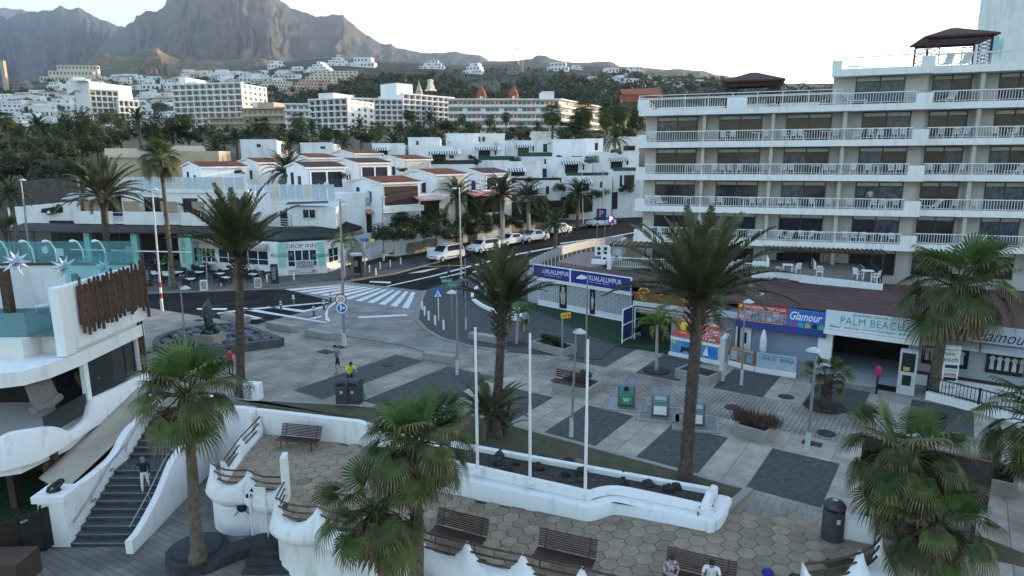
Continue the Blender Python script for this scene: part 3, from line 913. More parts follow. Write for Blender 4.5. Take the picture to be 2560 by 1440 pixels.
def pergola(lab, x0, x1, y0, y1, z, n):
 g = thing('pergola', lab, 'pergola', (HA.x, HA.y, 0), HANG, 'brown pergolas on the hotel terraces')
 part('beam', WOOD, g, lambda q: q.b2((x0, y0, z), (x1, y0 + .1, z + .14)))
 m = MB().b2((-.05, y0 - .4, 0), (.05, y1, .12)).mesh('rafter'); m.materials.append(WOOD)
 for i in range(n): inst('rafter', m, g, (lerp(x0 + .1, x1 - .1, i / (n - 1)), 0, z + .145))
 for x in (x0 + .2, (x0 + x1) / 2, x1 - .2): part('post', WOOD, g, lambda q: q.b2((x - .05, y0, z - 1.6), (x + .05, y0 + .1, z - .003)))
pergola('brown pergola over the white balustraded terrace', -1.9, 4.6, -2.6, -.05, 4.25, 14)
pergola('brown pergola over the white walled terrace with plastic tables', 11.3, 20.6, -1.9, -.05, 4.3, 26)
# shops
SH = lambda u, v, z=0: UV(u, v, z)
arc = thing('shopping_arcade', 'single storey shopping arcade with maroon roof and signs under the hotel', 'shop building', tuple(ORG), UA)
def slope_roof(q, fr, bk, t=.18):
 n = len(fr)
 top = fr + bk
 vs = list(top) + [(a, b, c - t) for a, b, c in top]
 m = len(top)
 q.add(vs, [(i, i + 1, m - 2 - i, m - 1 - i) for i in range(n - 1)] + [(m + i + 1, m + i, 2 * m - 1 - i, 2 * m - 2 - i) for i in range(n - 1)] + [(i, m + i, m + i + 1, i + 1) for i in range(n - 1)])
iv = lambda p: (lambda d: (d.dot(ud), d.dot(vd)))(p - ORG)
bk = [iv(hw(x, -3.0, 0)) for x in (-6, 2, 8, 12, 17, 24, 40)]
ft = [(-7.2, 12.9, 3.3), (-1.4, 11.95, 3.35), (2.9, 11.3, 3.3), (5.6, 8.6, 3.35), (12.5, 7.3, 3.45), (22.1, 7.3, 3.6), (42, 7.3, 3.7)]
part('roof', MAROON, arc, lambda q: slope_roof(q, ft, [(a, b, 2.15) for a, b in bk][::-1]))
SHOPW = mat('shop_wall', (.36, .38, .41), .8, .08, .6)
for a_, b_ in (((21.5, 7.6, 0), (42, 8.6, 3.1)), ((12.4, 7.75, 0), (17.3, 8.6, 3.0))): part('wall', SHOPW, arc, lambda q: q.b2(a_, b_))
part('wall', SHOPW, arc, lambda q: q.prism([(-7, 13.1), (2.6, 11.7), (3.2, 12.5), (-5.5, 14.0)], 0, 2.75))
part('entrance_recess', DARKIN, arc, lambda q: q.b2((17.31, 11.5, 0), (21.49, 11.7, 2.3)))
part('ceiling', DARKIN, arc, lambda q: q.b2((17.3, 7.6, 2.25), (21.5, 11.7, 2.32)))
part('entrance_floor', mat('glossy_floor_tile', (.42, .44, .47), .25, .1, 1), arc, lambda q: q.b2((16.9, 5.6, 0), (21.6, 11.5, .03)))
part('entrance_pillar', WHITE, arc, lambda q: q.b2((17.0, 7.3, 0), (17.75, 7.7, 2.4)))
# shutters
def shutter(parent, x0, x1, y, z0, z1, m, step=.1):
 n = int((z1 - z0) / step)
 part('roller_shutter', m, parent, lambda q: [q.add([(x0, y, z0 + i * step), (x1, y, z0 + i * step), (x1, y - .03, z0 + i * step + .02), (x0, y - .03, z0 + i * step + .02), (x0, y, z0 + (i + 1) * step - .005), (x1, y, z0 + (i + 1) * step - .005)], [(0, 1, 2, 3), (3, 2, 5, 4)]) for i in range(n)])
shutter(arc, 13.2, 17.0, 7.7, .15, 2.0, mat('grey_blue_shutter', (.27, .31, .40), .5, .06, 2))
part('shop_door', WHITE, arc, lambda q: (q.b2((12.45, 7.55, 0), (13.15, 7.72, 2.05)),))
part('door_light', DARKIN, arc, lambda q: q.b2((12.7, 7.53, .8), (12.9, 7.548, 1.5)))
part('blue_canopy', mat('dark_blue_band', (.03, .06, .24), .5, .1), arc, lambda q: q.b2((12.3, 7.02, 1.95), (17.4, 7.5, 2.36)))
def sign(parent, x0, x1, y, z0, z1, m, t=.12, frame=None, name='sign_board'):
 o = MB().b2((x0, y - t, z0), (x1, y, z1)).build(name, m, parent)
 if frame:
  w = .06
  part('sign_frame', frame, o, lambda q: (q.b2((x0 - w, y - t - .01, z0 - w), (x1 + w, y + .01, z0 - .001)), q.b2((x0 - w, y - t - .01, z1 + .001), (x1 + w, y + .01, z1 + w)), q.b2((x0 - w, y - t - .01, z0), (x0 - .001, y + .01, z1)), q.b2((x1 + .001, y - t - .01, z0), (x1 + w, y + .01, z1))))
 return o
REDS = mat('red_sign', (.5, .05, .03), .45, .06)
# excursions sign with picture tiles
s = sign(arc, 12.4, 15.3, 7.12, 2.38, 3.42, REDS)
text('EXCURSIONS & RENT A CAR', INKW, s, (14.0, 6.99, 3.29), 2.35, .15, bold=.01)
text('Trust us to Discover Tenerife', INKW, s, (14.0, 6.99, 3.13), 1.7, .08)
text('Book with US and get your smile price', INKW, s, (13.85, 6.99, 2.44), 2.4, .09, bold=.01)
PHO = [mat('photo_%s' % n, c, .5, .0, 6, c2=d) for n, c, d in (('beach', (.10, .25, .45), (.55, .6, .6)), ('hills', (.10, .12, .04), (.35, .4, .45)), ('sea', (.05, .15, .35), (.25, .4, .55)), ('rock', (.12, .08, .05), (.45, .5, .55)))]
for i in range(7):
 for j in range(2):
  part('picture', PHO[(i * 3 + j) % 4], s, lambda q: q.b2((12.48 + i * .4, 6.992, 2.52 + j * .28), (12.84 + i * .4, 7.0, 2.77 + j * .28)))
SMY = mat('smiley_yellow', (.75, .6, .03), .5, .05)
def smiley(parent, x, y, z, r):
 o = part('smiling_face', SMY, parent, lambda q: q.lathe((0, 0, 0), [(r, 0), (r * .9, .012), (.01, .016)], 20), loc=(x, y, z))
 o.rotation_euler = (PI / 2, 0, 0)
 part('face_mark', INKK, o, lambda q: (q.ball((-r * .3, r * .25, .02), r * .11, 6, 4), q.ball((r * .3, r * .25, .02), r * .11, 6, 4), q.tube([(r * .55 * math.cos(a), r * .55 * math.sin(a), .02) for a in [PI * (1.1 + .8 * i / 8) for i in range(9)]], r * .07, 4)))
 return o
smiley(s, 12.58, 6.99, 3.28, .1)
# blue Glamour sign
s = sign(arc, 15.31, 17.35, 7.12, 2.38, 3.44, mat('glamour_blue', (.03, .14, .5), .45, .15, 1.5))
text('Glamour', INKW, s, (16.3, 6.99, 3.08), 1.75, .5, shear=.35, bold=.012)
GOODS = [mat('goods_%d' % i, c, .6, .1) for i, c in enumerate([(.5, .06, .15), (.05, .35, .5), (.5, .4, .05), (.02, .02, .03), (.1, .4, .12)])]
for i in range(5):
 x = 15.55 + i * .37
 part('printed_bag', GOODS[i], s, lambda q: (q.b2((x, 6.991, 2.42), (x + .26, 7.0, 2.68)), q.tube([(x + .05, 6.99, 2.68), (x + .13, 6.99, 2.78), (x + .21, 6.99, 2.68)], .012, 4)))
# PALM BEACH fascia
s = sign(arc, 17.37, 21.98, 6.9, 2.62, 3.68, mat('pale_sign', (.62, .70, .74), .5, .03))
text('SHOPPING CENTER', INKK, s, (19.6, 6.77, 3.56), 1.75, .12, space=1.2)
text('PALM BEACH', INKG, s, (19.7, 6.77, 3.2), 3.1, .42, space=1.1)
part('green_underline', INKG, s, lambda q: q.b2((21.05, 6.77, 3.0), (21.6, 6.779, 3.07)))
part('sign_rule', LGREY, s, lambda q: [q.b2((17.6, 6.775, 2.93), (21.1, 6.779, 2.945))] + [q.b2((x, 6.775, 2.66), (x + .015, 6.779, 2.92)) for x in (18.3, 19.15, 20.0, 20.9)])
text('Glamour', INKK, s, (17.9, 6.77, 2.8), .55, .14, shear=.35)
text('Books & Cafe', RED, s, (18.72, 6.77, 2.8), .72, .12, shear=.35)
text('supermercado', INKK, s, (19.58, 6.77, 2.8), .72, .09, shear=.3)
text('PALM BEACH', INKK, s, (20.45, 6.77, 2.8), .78, .09)
text('FARMA HEALTH', INKG, s, (21.5, 6.77, 2.8), .6, .08)
part('blue_cross', BLUEL, s, lambda q: (q.b2((21.02, 6.774, 2.78), (21.18, 6.779, 2.82)), q.b2((21.08, 6.772, 2.72), (21.12, 6.7735, 2.88))))
part('awning_box', WHITE, arc, lambda q: q.b2((17.36, 6.55, 2.35), (22.0, 7.0, 2.6)))
# Glamour clothes shop
s = sign(arc, 22.05, 42, 7.2, 2.85, 3.75, mat('pale_grey_sign', (.46, .50, .55), .5, .05))
text('Glamour', INKB, s, (25.5, 7.07, 3.25), 2.5, .62, shear=.4)
part('swirl', INKB, s, lambda q: q.tube([(24.2 + .35 * math.cos(a) * (1 - a / 9), 7.07, 3.25 + .22 * math.sin(a) * (1 - a / 9)) for a in [i * .4 for i in range(18)]], .02, 4))
part('awning', mat('grey_awning', (.42, .43, .45), .8, .1), arc, lambda q: [q.add([(x0, 7.55, 2.82), (x1, 7.55, 2.82), (x1, 6.7, 2.6), (x0, 6.7, 2.6), (x1, 6.68, 2.42), (x0, 6.68, 2.42)], [(0, 1, 2, 3), (3, 2, 4, 5)]) for x0, x1 in ((22.1, 24.6), (24.7, 27.2), (27.3, 30))])
for x0, x1 in ((22.15, 24.25), (25.0, 27.4), (28.2, 30.6)):
 w = part('shop_window', BLACK, arc, lambda q: (q.b2((x0, 7.5, 1.2), (x1, 7.6, 1.28)), q.b2((x0, 7.5, 2.42), (x1, 7.6, 2.5)), q.b2((x0, 7.5, 1.281), (x0 + .06, 7.6, 2.419)), q.b2((x1 - .06, 7.5, 1.281), (x1, 7.6, 2.419))))
 part('pane', WIN, w, lambda q: q.b2((x0 + .06, 7.56, 1.28), (x1 - .06, 7.58, 2.42)))
 for i in range(7):
  x = lerp(x0 + .25, x1 - .3, i / 6)
  c = [(.5, .5, .52), (.3, .1, .18), (.5, .52, .5), (.2, .25, .35), (.45, .35, .35)][rnd.randrange(5)]
  part('garment', mat('garment_%d' % rnd.randrange(4), c, .8), w, lambda q: q.add([(x - .1, 7.545, 1.4), (x + .1, 7.545, 1.4), (x + .07, 7.545, 1.85), (x + .14, 7.545, 2.0), (x + .04, 7.545, 2.12), (x - .04, 7.545, 2.12), (x - .14, 7.545, 2.0), (x - .07, 7.545, 1.85)], [tuple(range(8))]))
part('red_ledge', MAROON, arc, lambda q: q.b2((22.0, 7.3, .62), (34, 7.62, .72)))
part('base_wall', WHITE, arc, lambda q: q.b2((22.0, 7.35, 0), (34, 7.61, .61)))
# K beach store
ks = thing('beach_store', 'white shuttered beach store with two long blue signs above green turf', 'shop', tuple(UV(2.68, 11.24)), math.atan2((UV(2.68, 11.24) - UV(-5.6, 12.6)).y, (UV(2.68, 11.24) - UV(-5.6, 12.6)).x))
KL = (UV(2.68, 11.24) - UV(-5.6, 12.6)).length
SHW = mat('white_shutter', (.66, .68, .70), .5, .04)
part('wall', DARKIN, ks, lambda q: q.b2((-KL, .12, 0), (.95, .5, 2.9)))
part('sill', WHITE, ks, lambda q: (q.b2((-KL, -.1, 0), (.95, .11, .12)), q.b2((-KL, -.28, 2.2), (1.05, .11, 2.46))))
xs = [(-KL, -6.1), (-5.3, -3.0), (-2.45, .9)]
for x0, x1 in xs:
 def grille(q):
  q.b2((x0, -.02, .12), (x1, .03, .5))
  z = .5
  i = 0
  while z < 2.2:
   q.b2((x0, -.02, z), (x1, .02, z + .03))
   x = x0 + (.0 if i % 2 else .1)
   while x < x1:
    q.b2((x, -.015, z + .0305), (x + .05, .015, z + .0995))
    x += .24
   z += .1
   i += 1
 part('roller_shutter', SHW, ks, grille)
for x0, x1 in ((-6.1, -5.3), (-3.0, -2.45)):
 part('poster', DARKIN, ks, lambda q: q.b2((x0 + .05, -.03, .15), (x1 - .05, .1, 2.18)))
 part('model_figure', mat('poster_figure', (.25, .2, .18), .6, 0, 3, c2=(.5, .48, .46)), ks, lambda q: q.add([(x0 + .2, -.034, .5), (x1 - .2, -.034, .5), (x1 - .12, -.034, 1.4), (x1 - .25, -.034, 1.6), (x1 - .25, -.034, 1.9), (x0 + .25, -.034, 1.9), (x0 + .25, -.034, 1.6), (x0 + .12, -.034, 1.4)], [tuple(range(8))]))
for x0, x1, tx in ((-KL - .2, -4.75, -5.75), (-4.6, 1.0, -1.9)):
 s = sign(ks, x0, x1, -.3, 2.5, 3.5, BLUE, .1, WHITE)
 if x0 < -5:
  text('KUALALUMPUR', INKW, s, (x0 + 2.3, -.41, 3.1), 3.0, .36)
  text('your beach store', INKW, s, (x0 + 2.1, -.41, 2.78), 1.8, .13, space=1.25)
 else:
  text('KUALALUMPUR', INKW, s, (-1.3, -.41, 3.1), 3.0, .38)
  text('your beach store', INKW, s, (-1.85, -.41, 2.78), 1.8, .15, space=1.25)
  o = part('round_emblem', GOLD, s, lambda q: q.lathe((0, 0, 0), [(.2, 0), (.01, .01)], 16), loc=(-3.55, -.41, 3.05))
  o.rotation_euler = (PI / 2, 0, 0)
  part('leaf_mark', GREENP, o, lambda q: q.lathe((0, -.06, .006), [(.12, 0), (.01, .01)], 10))
# COLZ shop
cz = thing('jewellery_shop', 'closed shop with brown fascia and flat black roof beside the blue fence', 'shop', tuple(UV(5.5, 7.6)), UA)
part('wall', mat('shop_grey_wall', (.30, .32, .34), .8, .1, .8), cz, lambda q: q.b2((2.4, .25, 0), (6.85, 4, 2.9)))
part('side_wall', DKGREY, cz, lambda q: q.b2((6.86, -.2, 0), (7.0, 3.6, 3.0)))
part('roof', mat('black_roofing', (.02, .02, .024), .6, .3, 1), cz, lambda q: q.b2((-.1, .0, 2.98), (7.1, 4.6, 3.06)))
part('fascia', mat('pale_fascia', (.5, .52, .54), .7, .08), cz, lambda q: (q.b2((-.2, -.25, 2.35), (5.6, -.02, 2.66)), q.b2((5.61, -.25, 2.35), (7.15, -.02, 2.75)), q.b2((7.0, -.02, 2.5), (7.2, 4.5, 3.2))))
s = sign(cz, -.15, 4.7, -.05, 2.68, 3.25, mat('brown_sign', (.16, .07, .02), .4, .15, 2), .14)
for i, ch in enumerate('COLZ'): text(ch, GOLD if i else GOLD, s, (1.75 + i * .85, -.2, 3.15), .34, .42)
part('crown_logo', GOLD, s, lambda q: (q.tube([(.55 + .38 * math.cos(a), -.2, 3.3 + .3 * math.sin(a)) for a in [PI * 2 * i / 16 for i in range(17)]], .05, 5), [q.tube([(.55, -.2, 3.2), (.55 + .36 * math.cos(a), -.2, 3.3 + .28 * math.sin(a))], .03, 4) for a in (.5, 1.2, 1.9, 2.6)], q.tube([(.25, -.2, 3.0), (.5, -.2, 2.78), (.72, -.2, 2.8), (.74, -.2, 3.05)], .045, 5)))
part('rolled_awning', AWN, cz, lambda q: (q.tube([(.2, -.5, 2.25), (5.4, -.5, 2.2)], .09, 8), q.add([(.2, -.5, 2.2), (5.4, -.5, 2.15), (5.4, -.52, 1.95), (.2, -.52, 2.0)], [(0, 1, 2, 3)])))
part('frame_post', WHITE, cz, lambda q: [q.b2((x - .04, -.56, 0), (x + .04, -.48, 2.3)) for x in (.1, 4.6, 6.9)])
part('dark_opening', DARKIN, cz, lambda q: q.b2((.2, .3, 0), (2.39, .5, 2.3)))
# artificial turf
sheet('turf', None, .058, TURF, world_pts=[UV(-6.2, 12.7), UV(-6.8, 11.6), UV(-2.5, 9.6), UV(1.5, 6.7), UV(5.2, 5.0), UV(9.0, 5.2), UV(9.0, 8), UV(5.5, 8.0), UV(2.68, 11.2)])
# blue folding fence
fz = thing('blue_screen', 'tall blue panelled folding screen with white frame on the green turf', 'screen', tuple(P(1555, 860)), 0)
f0, f1 = Vector((0, 0, 0)), P(1602, 836) - P(1555, 860)
f2 = f1 + UV(0, 2.0) - UV(0, 0) + ud * .15
for a, b, n in ((f0, f1, 2), (f1, f2, 2)):
 for i in range(n):
  for j in range(2):
   p, q_ = a.lerp(b, (i + .03) / n), a.lerp(b, (i + .97) / n)
   part('panel', mat('blue_panel', (.02, .035, .15), .5, .1), fz, lambda q: q.seg((p.x, p.y, .75 + j * 1.08), (q_.x, q_.y, .75 + j * 1.08), .03, 1.0))
 part('frame', WHITE, fz, lambda q: [q.seg((a.x, a.y, z), (b.x, b.y, z), .07, .07) for z in (.2, 1.28, 2.33)] + [q.tube([a.lerp(b, i / n), a.lerp(b, i / n) + Vector((0, 0, 2.37))], .05, 5) for i in range(n + 1)])
# sea-front terrace of hexagonal tiles
def Pt(px, py, dz=0):
 z = -.6
 for _ in range(8):
  p = P(px, py, z + dz)
  z = zt(p.x)
 return P(px, py, z + dz)
HEXM = mat('hex_tile_stone', (.31, .235, .165), .9, 0, 2.2, .35, 16, ov=.2, c2=(.19, .15, .115), lo=.4, hi=.75)
tpoly = [Pt(640, 1085), Pt(835, 1100), Pt(1000, 1150), Pt(1153, 1240), Pt(1411, 1285), Pt(1560, 1270), Pt(1780, 1300), Pt(1838, 1266), Pt(2060, 1312), Pt(2195, 1345), Pt(2170, 1390), Pt(2010, 1425), P(1960, 1500, 0), P(1500, 1475, -.35), Pt(1037, 1375), Pt(795, 1318), Pt(690, 1290), Pt(717, 1242), Pt(620, 1225), Pt(528, 1208), Pt(545, 1163)]
MORT = mat('dark_mortar', (.05, .045, .04), .95, .3, 4, .3, 20)
bed = sheet('terrace_paving', None, -.035, MORT, world_pts=tpoly, tf=lambda x, y: zt(x))
def inside(p, poly):
 c = False
 n = len(poly)
 for i in range(n):
  a, b = poly[i], poly[(i + 1) % n]
  if (a[1] > p[1]) != (b[1] > p[1]) and p[0] < (b[0] - a[0]) * (p[1] - a[1]) / (b[1] - a[1]) + a[0]: c = not c
 return c
HR = .335
q = MB()
q.lathe((0, 0, -.03), [(HR - .012, 0), (HR - .012, .026), (HR - .026, .032), (.01, .033)], 6)
hexm = q.mesh('hex_tile'); hexm.materials.append(HEXM)
cells = []
for i in range(-46, 60):
 for j in range(-46, 60):
  a = j * HR * 1.5
  b = (i + (j % 2) * .5) * HR * math.sqrt(3)
  r_ = R(-22)
  x, y = -2 + a * math.cos(r_) - b * math.sin(r_), 25 + a * math.sin(r_) + b * math.cos(r_)
  if inside((x, y), tpoly): cells.append((x, y))
cells.sort(key=lambda c: c[0] ** 2 + c[1] ** 2)
stuffq = MB()
tl = math.atan2(1.1, 17)
for k, (x, y) in enumerate(cells):
 rot = Matrix.Rotation(-tl if -9 < x < 8 else 0, 4, 'Y') @ Matrix.Rotation(R(-22), 4, 'Z')
 z = zt(x) + U(-.004, .004)
 if k < 300:
  o = inst('hex_tile', hexm, bed, (x, y, z), rot.to_euler())
 else:
  stuffq.X = Matrix.Translation((x, y, z)) @ rot
  stuffq.lathe((0, 0, -.03), [(HR - .012, 0), (HR - .012, .026), (HR - .026, .032), (.01, .033)], 6)
if stuffq.v: stuffq.build('hex_tile', HEXM, bed, kind='stuff')
# walls -------------------------------------------------------------------
def ribbon(q, path, w, z0, z1, closed=False):
 """wall of thickness w along path, z0/z1 functions of index"""
 n = len(path)
 L, Rr = [], []
 for i in range(n):
  a, b = path[max(0, i - 1)], path[min(n - 1, i + 1)]
  d = Vector((b[0] - a[0], b[1] - a[1], 0)).normalized()
  nn = Vector((-d.y, d.x, 0)) * w / 2
  L.append(Vector((path[i][0], path[i][1], 0)) + nn)
  Rr.append(Vector((path[i][0], path[i][1], 0)) - nn)
 vs = []
 for i in range(n):
  a, b = z0(i), z1(i)
  r = min(.05, w * .2)
  c = (L[i] + Rr[i]) / 2
  vs += [(L[i].x, L[i].y, a), (L[i].x, L[i].y, b - r), (lerp(L[i].x, c.x, .4), lerp(L[i].y, c.y, .4), b), (lerp(Rr[i].x, c.x, .4), lerp(Rr[i].y, c.y, .4), b), (Rr[i].x, Rr[i].y, b - r), (Rr[i].x, Rr[i].y, a)]
 fs = []
 for i in range(n - 1):
  for j in range(5):
   fs.append((i * 6 + j, i * 6 + j + 1, (i + 1) * 6 + j + 1, (i + 1) * 6 + j))
 fs += [tuple(range(5, -1, -1)), tuple(range((n - 1) * 6, n * 6))]
 q.add(vs, fs)
wp = [Vector(v) for v in (Pt(625, 1090), WB0 + Vector((.0, -.2, 0)), WB0 + Vector((.25, -.2, 0)), WB0.lerp(WB1, .5) + Vector((0, -.14, 0)), WB1 + Vector((-.3, -.1, 0)), WB1 + Vector((.3, -.25, 0)), WB1.lerp(WB2, .5) + Vector((0, -.15, 0)), WB2 + Vector((.3, -.3, 0)))]
w = MB()
ribbon(w, wp, .28, lambda i: -3.0, lambda i: .14)
w.build('garden_wall', STAINW, label='white garden wall behind the terrace bench, topped by the grass strip', cat='wall')
w = MB()
ribbon(w, [Vector(v) for v in ((-15.25, 31.35, 0), (-14.6, 31.0, 0), (-13.4, 30.9, 0), (WB0.x + .1, WB0.y - .3, 0))], .3, lambda i: -3.05, lambda i: .18)
w.build('retaining_wall', STAINW, label='white retaining wall between the beach stairs and the bench terrace', cat='wall')
# planter with built-in bench
pb = [Pt(*q) for q in [(1040, 1217), (1153, 1240), (1300, 1270), (1411, 1292), (1445, 1300), (1469, 1304), (1496, 1299), (1522, 1290), (1549, 1288), (1640, 1304), (1767, 1329), (1790, 1328), (1808, 1310), (1829, 1267)]]
pbs = spline(pb, 4)
pback = [WB2.lerp(WB3, t) for t in (0, .25, .5, .75, 1)]
plant = thing('planter_bench', 'long white planter with a wavy bench front holding lava rocks and flagpoles', 'planter', (0, 0, 0))
def shift(path, d):
 out = []
 n = len(path)
 for i in range(n):
  a, b = path[max(0, i - 1)], path[min(n - 1, i + 1)]
  t = Vector((b[0] - a[0], b[1] - a[1], 0)).normalized()
  out.append(Vector((path[i][0] - t.y * d, path[i][1] + t.x * d, 0)))
 return out
q = MB(); q.smooth = True
ribbon(q, shift(pbs, .26), .52, lambda i: zt(pbs[i].x) - .3, lambda i: zt(pbs[i].x) * .45 + .36)
q.build('bench_ledge', STAINW, plant)
bkp = shift(pbs[:-6], .62)
q = MB(); q.smooth = True
ribbon(q, bkp, .22, lambda i: -1, lambda i: zt(bkp[i].x) * .2 + .56)
q.build('bench_back', STAINW, plant)
q = MB()
ribbon(q, spline(pback, 4), .2, lambda i: -.8, lambda i: .42)
q.build('rear_rim', WHITE, plant)
e0, e1 = bkp[-1], WB3
q = MB(); q.smooth = True
ep = spline([e0, e0 + Vector((.2, .25, 0)), e1.lerp(e0, .4), e1], 5)
ribbon(q, ep, .26, lambda i: -.8, lambda i: .56 + .22 * math.sin(PI * min(1, i / 12)))
q.build('end_wall', WHITE, plant)
sp = [(p.x, p.y) for p in bkp] + [(p.x, p.y) for p in ep[1:]] + [(p.x, p.y) for p in pback[::-1]]
q = MB()
q.prism(sp, -1.2, .2)
q.build('soil_bed', mat('planter_soil', (.05, .042, .036), .95, .5, 5, .9, 22), plant)
RK = []
for i in range(4):
 q = MB(); q.ball((0, 0, 0), (1, .85, .7), 8, 6, .22); RK.append(q.mesh('lava_rock')); RK[-1].materials.append(LAVA)
for i, (px, py) in enumerate([(1172, 1113), (1205, 1122), (1250, 1137), (1312, 1143), (1354, 1146), (1246, 1155), (1290, 1158), (1345, 1168), (1270, 1172), (1420, 1152), (1415, 1186), (1452, 1200), (1400, 1207), (1455, 1180), (1563, 1188), (1560, 1208), (1620, 1210), (1670, 1222), (1690, 1216)]):
 p = P(px, py, .25)
 tagp(inst('lava_rock', RK[i % 4], None, p, (0, 0, U(0, 6)), U(.17, .3)), ('%s lava rock in the planter %s' % (('big dark', 'dark', 'small dark', 'low dark', 'rounded dark', 'jagged dark')[i % 6], 'near the fan palm' if px < 1220 else 'between the first two flagpoles, %s' % ('rear row' if py < 1145 else 'front row') if px < 1325 else 'before the last flagpole' if px < 1465 else 'past the last flagpole')), 'rock', 'lava rocks in the planter')
p = P(1447, 1157, .25)
tagp(inst('boulder', RK[1], None, p, (0, 0, 1), .24), 'single paler brown boulder among the lava rocks of the planter', 'rock').material_slots[0].link = 'OBJECT'
bpy.data.objects['boulder'].material_slots[0].material = mat('brown_boulder', (.17, .13, .1), .9, .2, 5, .5, 12)
# flagpoles
for (px, py), lab in zip([(1194, 1178), (1325, 1205), (1463, 1232)], ['bare white flagpole next to the big double fan palm', 'bare white flagpole, middle of the three in the planter', 'bare white flagpole nearest the curve of the planter bench']):
 p = P(px, py, .36)
 t = thing('flagpole', lab, 'flagpole', p, 0, 'flagpoles in the planter')
 part('pole', WHITE, t, lambda q: q.tube([(0, 0, 0), (0, 0, 3), (0, 0, 3.001), (0, 0, 5.75)], [.06, .06, .05, .045], 10))
 part('base_plate', STAINW, t, lambda q: (q.box((0, 0, .0), (.36, .36, .05)), [q.cyl((i * .13, j * .13, .02), .025, .05, 6) for i in (-1, 1) for j in (-1, 1)]))
# wavy parapets with timber rails ------------------------------------------
def parapet(name, lab, posts, bulge=0.0, rails=(.9, .62, .36), flare=.38, drop=True, endcaps=True, dip=.26, low=-3.06):
 """posts: ground points; white wall rising to a spike at every post, rails strung between"""
 t = thing(name, lab, 'parapet', (0, 0, 0), 0, None)
 path, tops, base = [], [], []
 n = len(posts)
 for k in range(n - 1):
  a, b = Vector(posts[k]), Vector(posts[k + 1])
  d = (b - a)
  nn = Vector((d.y, -d.x, 0)).normalized()
  N = 14
  for i in range(N + (k == n - 2)):
   s = i / N
   path.append(a.lerp(b, s) + nn * bulge * math.sin(PI * s))
   tops.append(dip + (.95 - dip) * abs(2 * s - 1) ** 3.2)
 n2 = len(path)
 vs, fs = [], []
 for i in range(n2):
  a, b = path[max(0, i - 1)], path[min(n2 - 1, i + 1)]
  d = Vector((b.x - a.x, b.y - a.y, 0)).normalized()
  nn = Vector((d.y, -d.x, 0))
  g = zt(path[i].x)
  h = tops[i]
  spike = max(0, h - .6) / .35
  prof = [(-.1, g - .4), (-.08, g + h - .05), (.0, g + h), (.09, g + h - .06), (.13 + .1 * (1 - spike), g + h * .5 + .05), (flare * .8, g + .02), (flare, g - .22), (flare * .9, g - .42), (flare * .4, g - .6), (.06, g - .75), (.06, low if drop else g - .9)]
  for o_, z in prof: vs.append((path[i].x + nn.x * o_, path[i].y + nn.y * o_, z))
 m = 11
 for i in range(n2 - 1):
  for j in range(m - 1): fs.append((i * m + j, (i + 1) * m + j, (i + 1) * m + j + 1, i * m + j + 1))
 fs += [tuple(range(m)), tuple(range(n2 * m - 1, (n2 - 1) * m - 1, -1))]
 q = MB(); q.smooth = True
 q.add(vs, fs)
 o = q.build('wall', STAINW, t)
 for k in range(n - 1):
  a, b = Vector(posts[k]), Vector(posts[k + 1])
  d = (b - a)
  nn = Vector((d.y, -d.x, 0)).normalized()
  for r in rails:
   part('rail', WOOD, t, lambda q: q.tube([a.lerp(b, s) + nn * (bulge * math.sin(PI * s) * .8 + .02) + Vector((0, 0, zt(a.lerp(b, s).x) + r)) for s in (0, .25, .5, .75, 1)], .036, 6))
 return t
def gp_(px, py, z):
 p = P(px, py, z)
 return (p.x, p.y, 0)
t1 = parapet('parapet', 'round white turret parapet with wooden rails above the blue porthole', [gp_(530, 1155, -.15), gp_(622, 1172, -.15), gp_(717, 1188, -.15)], .35)
t2 = parapet('parapet', 'white turret parapet with wooden rails beside the beach entrance', [gp_(690, 1238, -.1), gp_(795, 1264, -.05), gp_(915, 1291, .0), gp_(1037, 1319, .2)], .28)
t3 = parapet('parapet', 'long wavy white parapet with wooden rails in front of the dark benches', [gp_(1037, 1319, .2), gp_(1167, 1348, .4), gp_(1307, 1378, .5), gp_(1455, 1411, .62), gp_(1610, 1446, .7), gp_(1780, 1485, .8)], .05)
t4 = parapet('parapet', 'short white parapet with wooden rails beside the stairs to the beach', [gp_(555, 1150, -.15), gp_(598, 1092, -.15), gp_(648, 1038, -.12)], .0, drop=False, flare=.2)
q = MB()
a, b = Vector(gp_(717, 1188, -.15)), Vector(gp_(690, 1238, -.1))
q.seg(a + Vector((0, 0, -.1)), a.lerp(b, .3) + Vector((0, 0, -.15)), .2, 1.9)
o = q.build('gate_pier', WHITE, t1)
for r in (.9, .62, .36): part('rail', WOOD, t1, lambda q: q.tube([a + Vector((0, 0, zt(a.x) + r)), b + Vector((0, 0, zt(b.x) + r))], .036, 6))
# tower bodies under the parapets
tow = thing('turret', 'round white turret with a blue porthole below the terrace', 'turret', (-11.4, 26.15, 0))
part('wall', STAINW, tow, lambda q: q.lathe((0, 0, -3.06), [(1.5, 0), (1.48, 1.45)], 28))
pd = (CAM - Vector((-11.4, 26.15, -1.9))); pd.z = 0; pd.normalize()
pa = math.atan2(pd.y, pd.x) - .22
NAVY = mat('navy_porthole', (.01, .025, .10), .3, .1, 2)
def porthole(parent, c, ang, r, lab=None):
 o = part('porthole', NAVY, parent, lambda q: q.lathe((0, 0, 0), [(r, -.05), (r, .06), (r * .8, .07)], 18), loc=c)
 o.rotation_euler = (0, PI / 2, ang)
 part('glass', BLACK, o, lambda q: q.lathe((0, 0, .071), [(r * .78, 0), (.01, .004)], 16))
 return o
o = porthole(tow, (1.6 * math.cos(pa), 1.6 * math.sin(pa), -1.7), pa, .2)
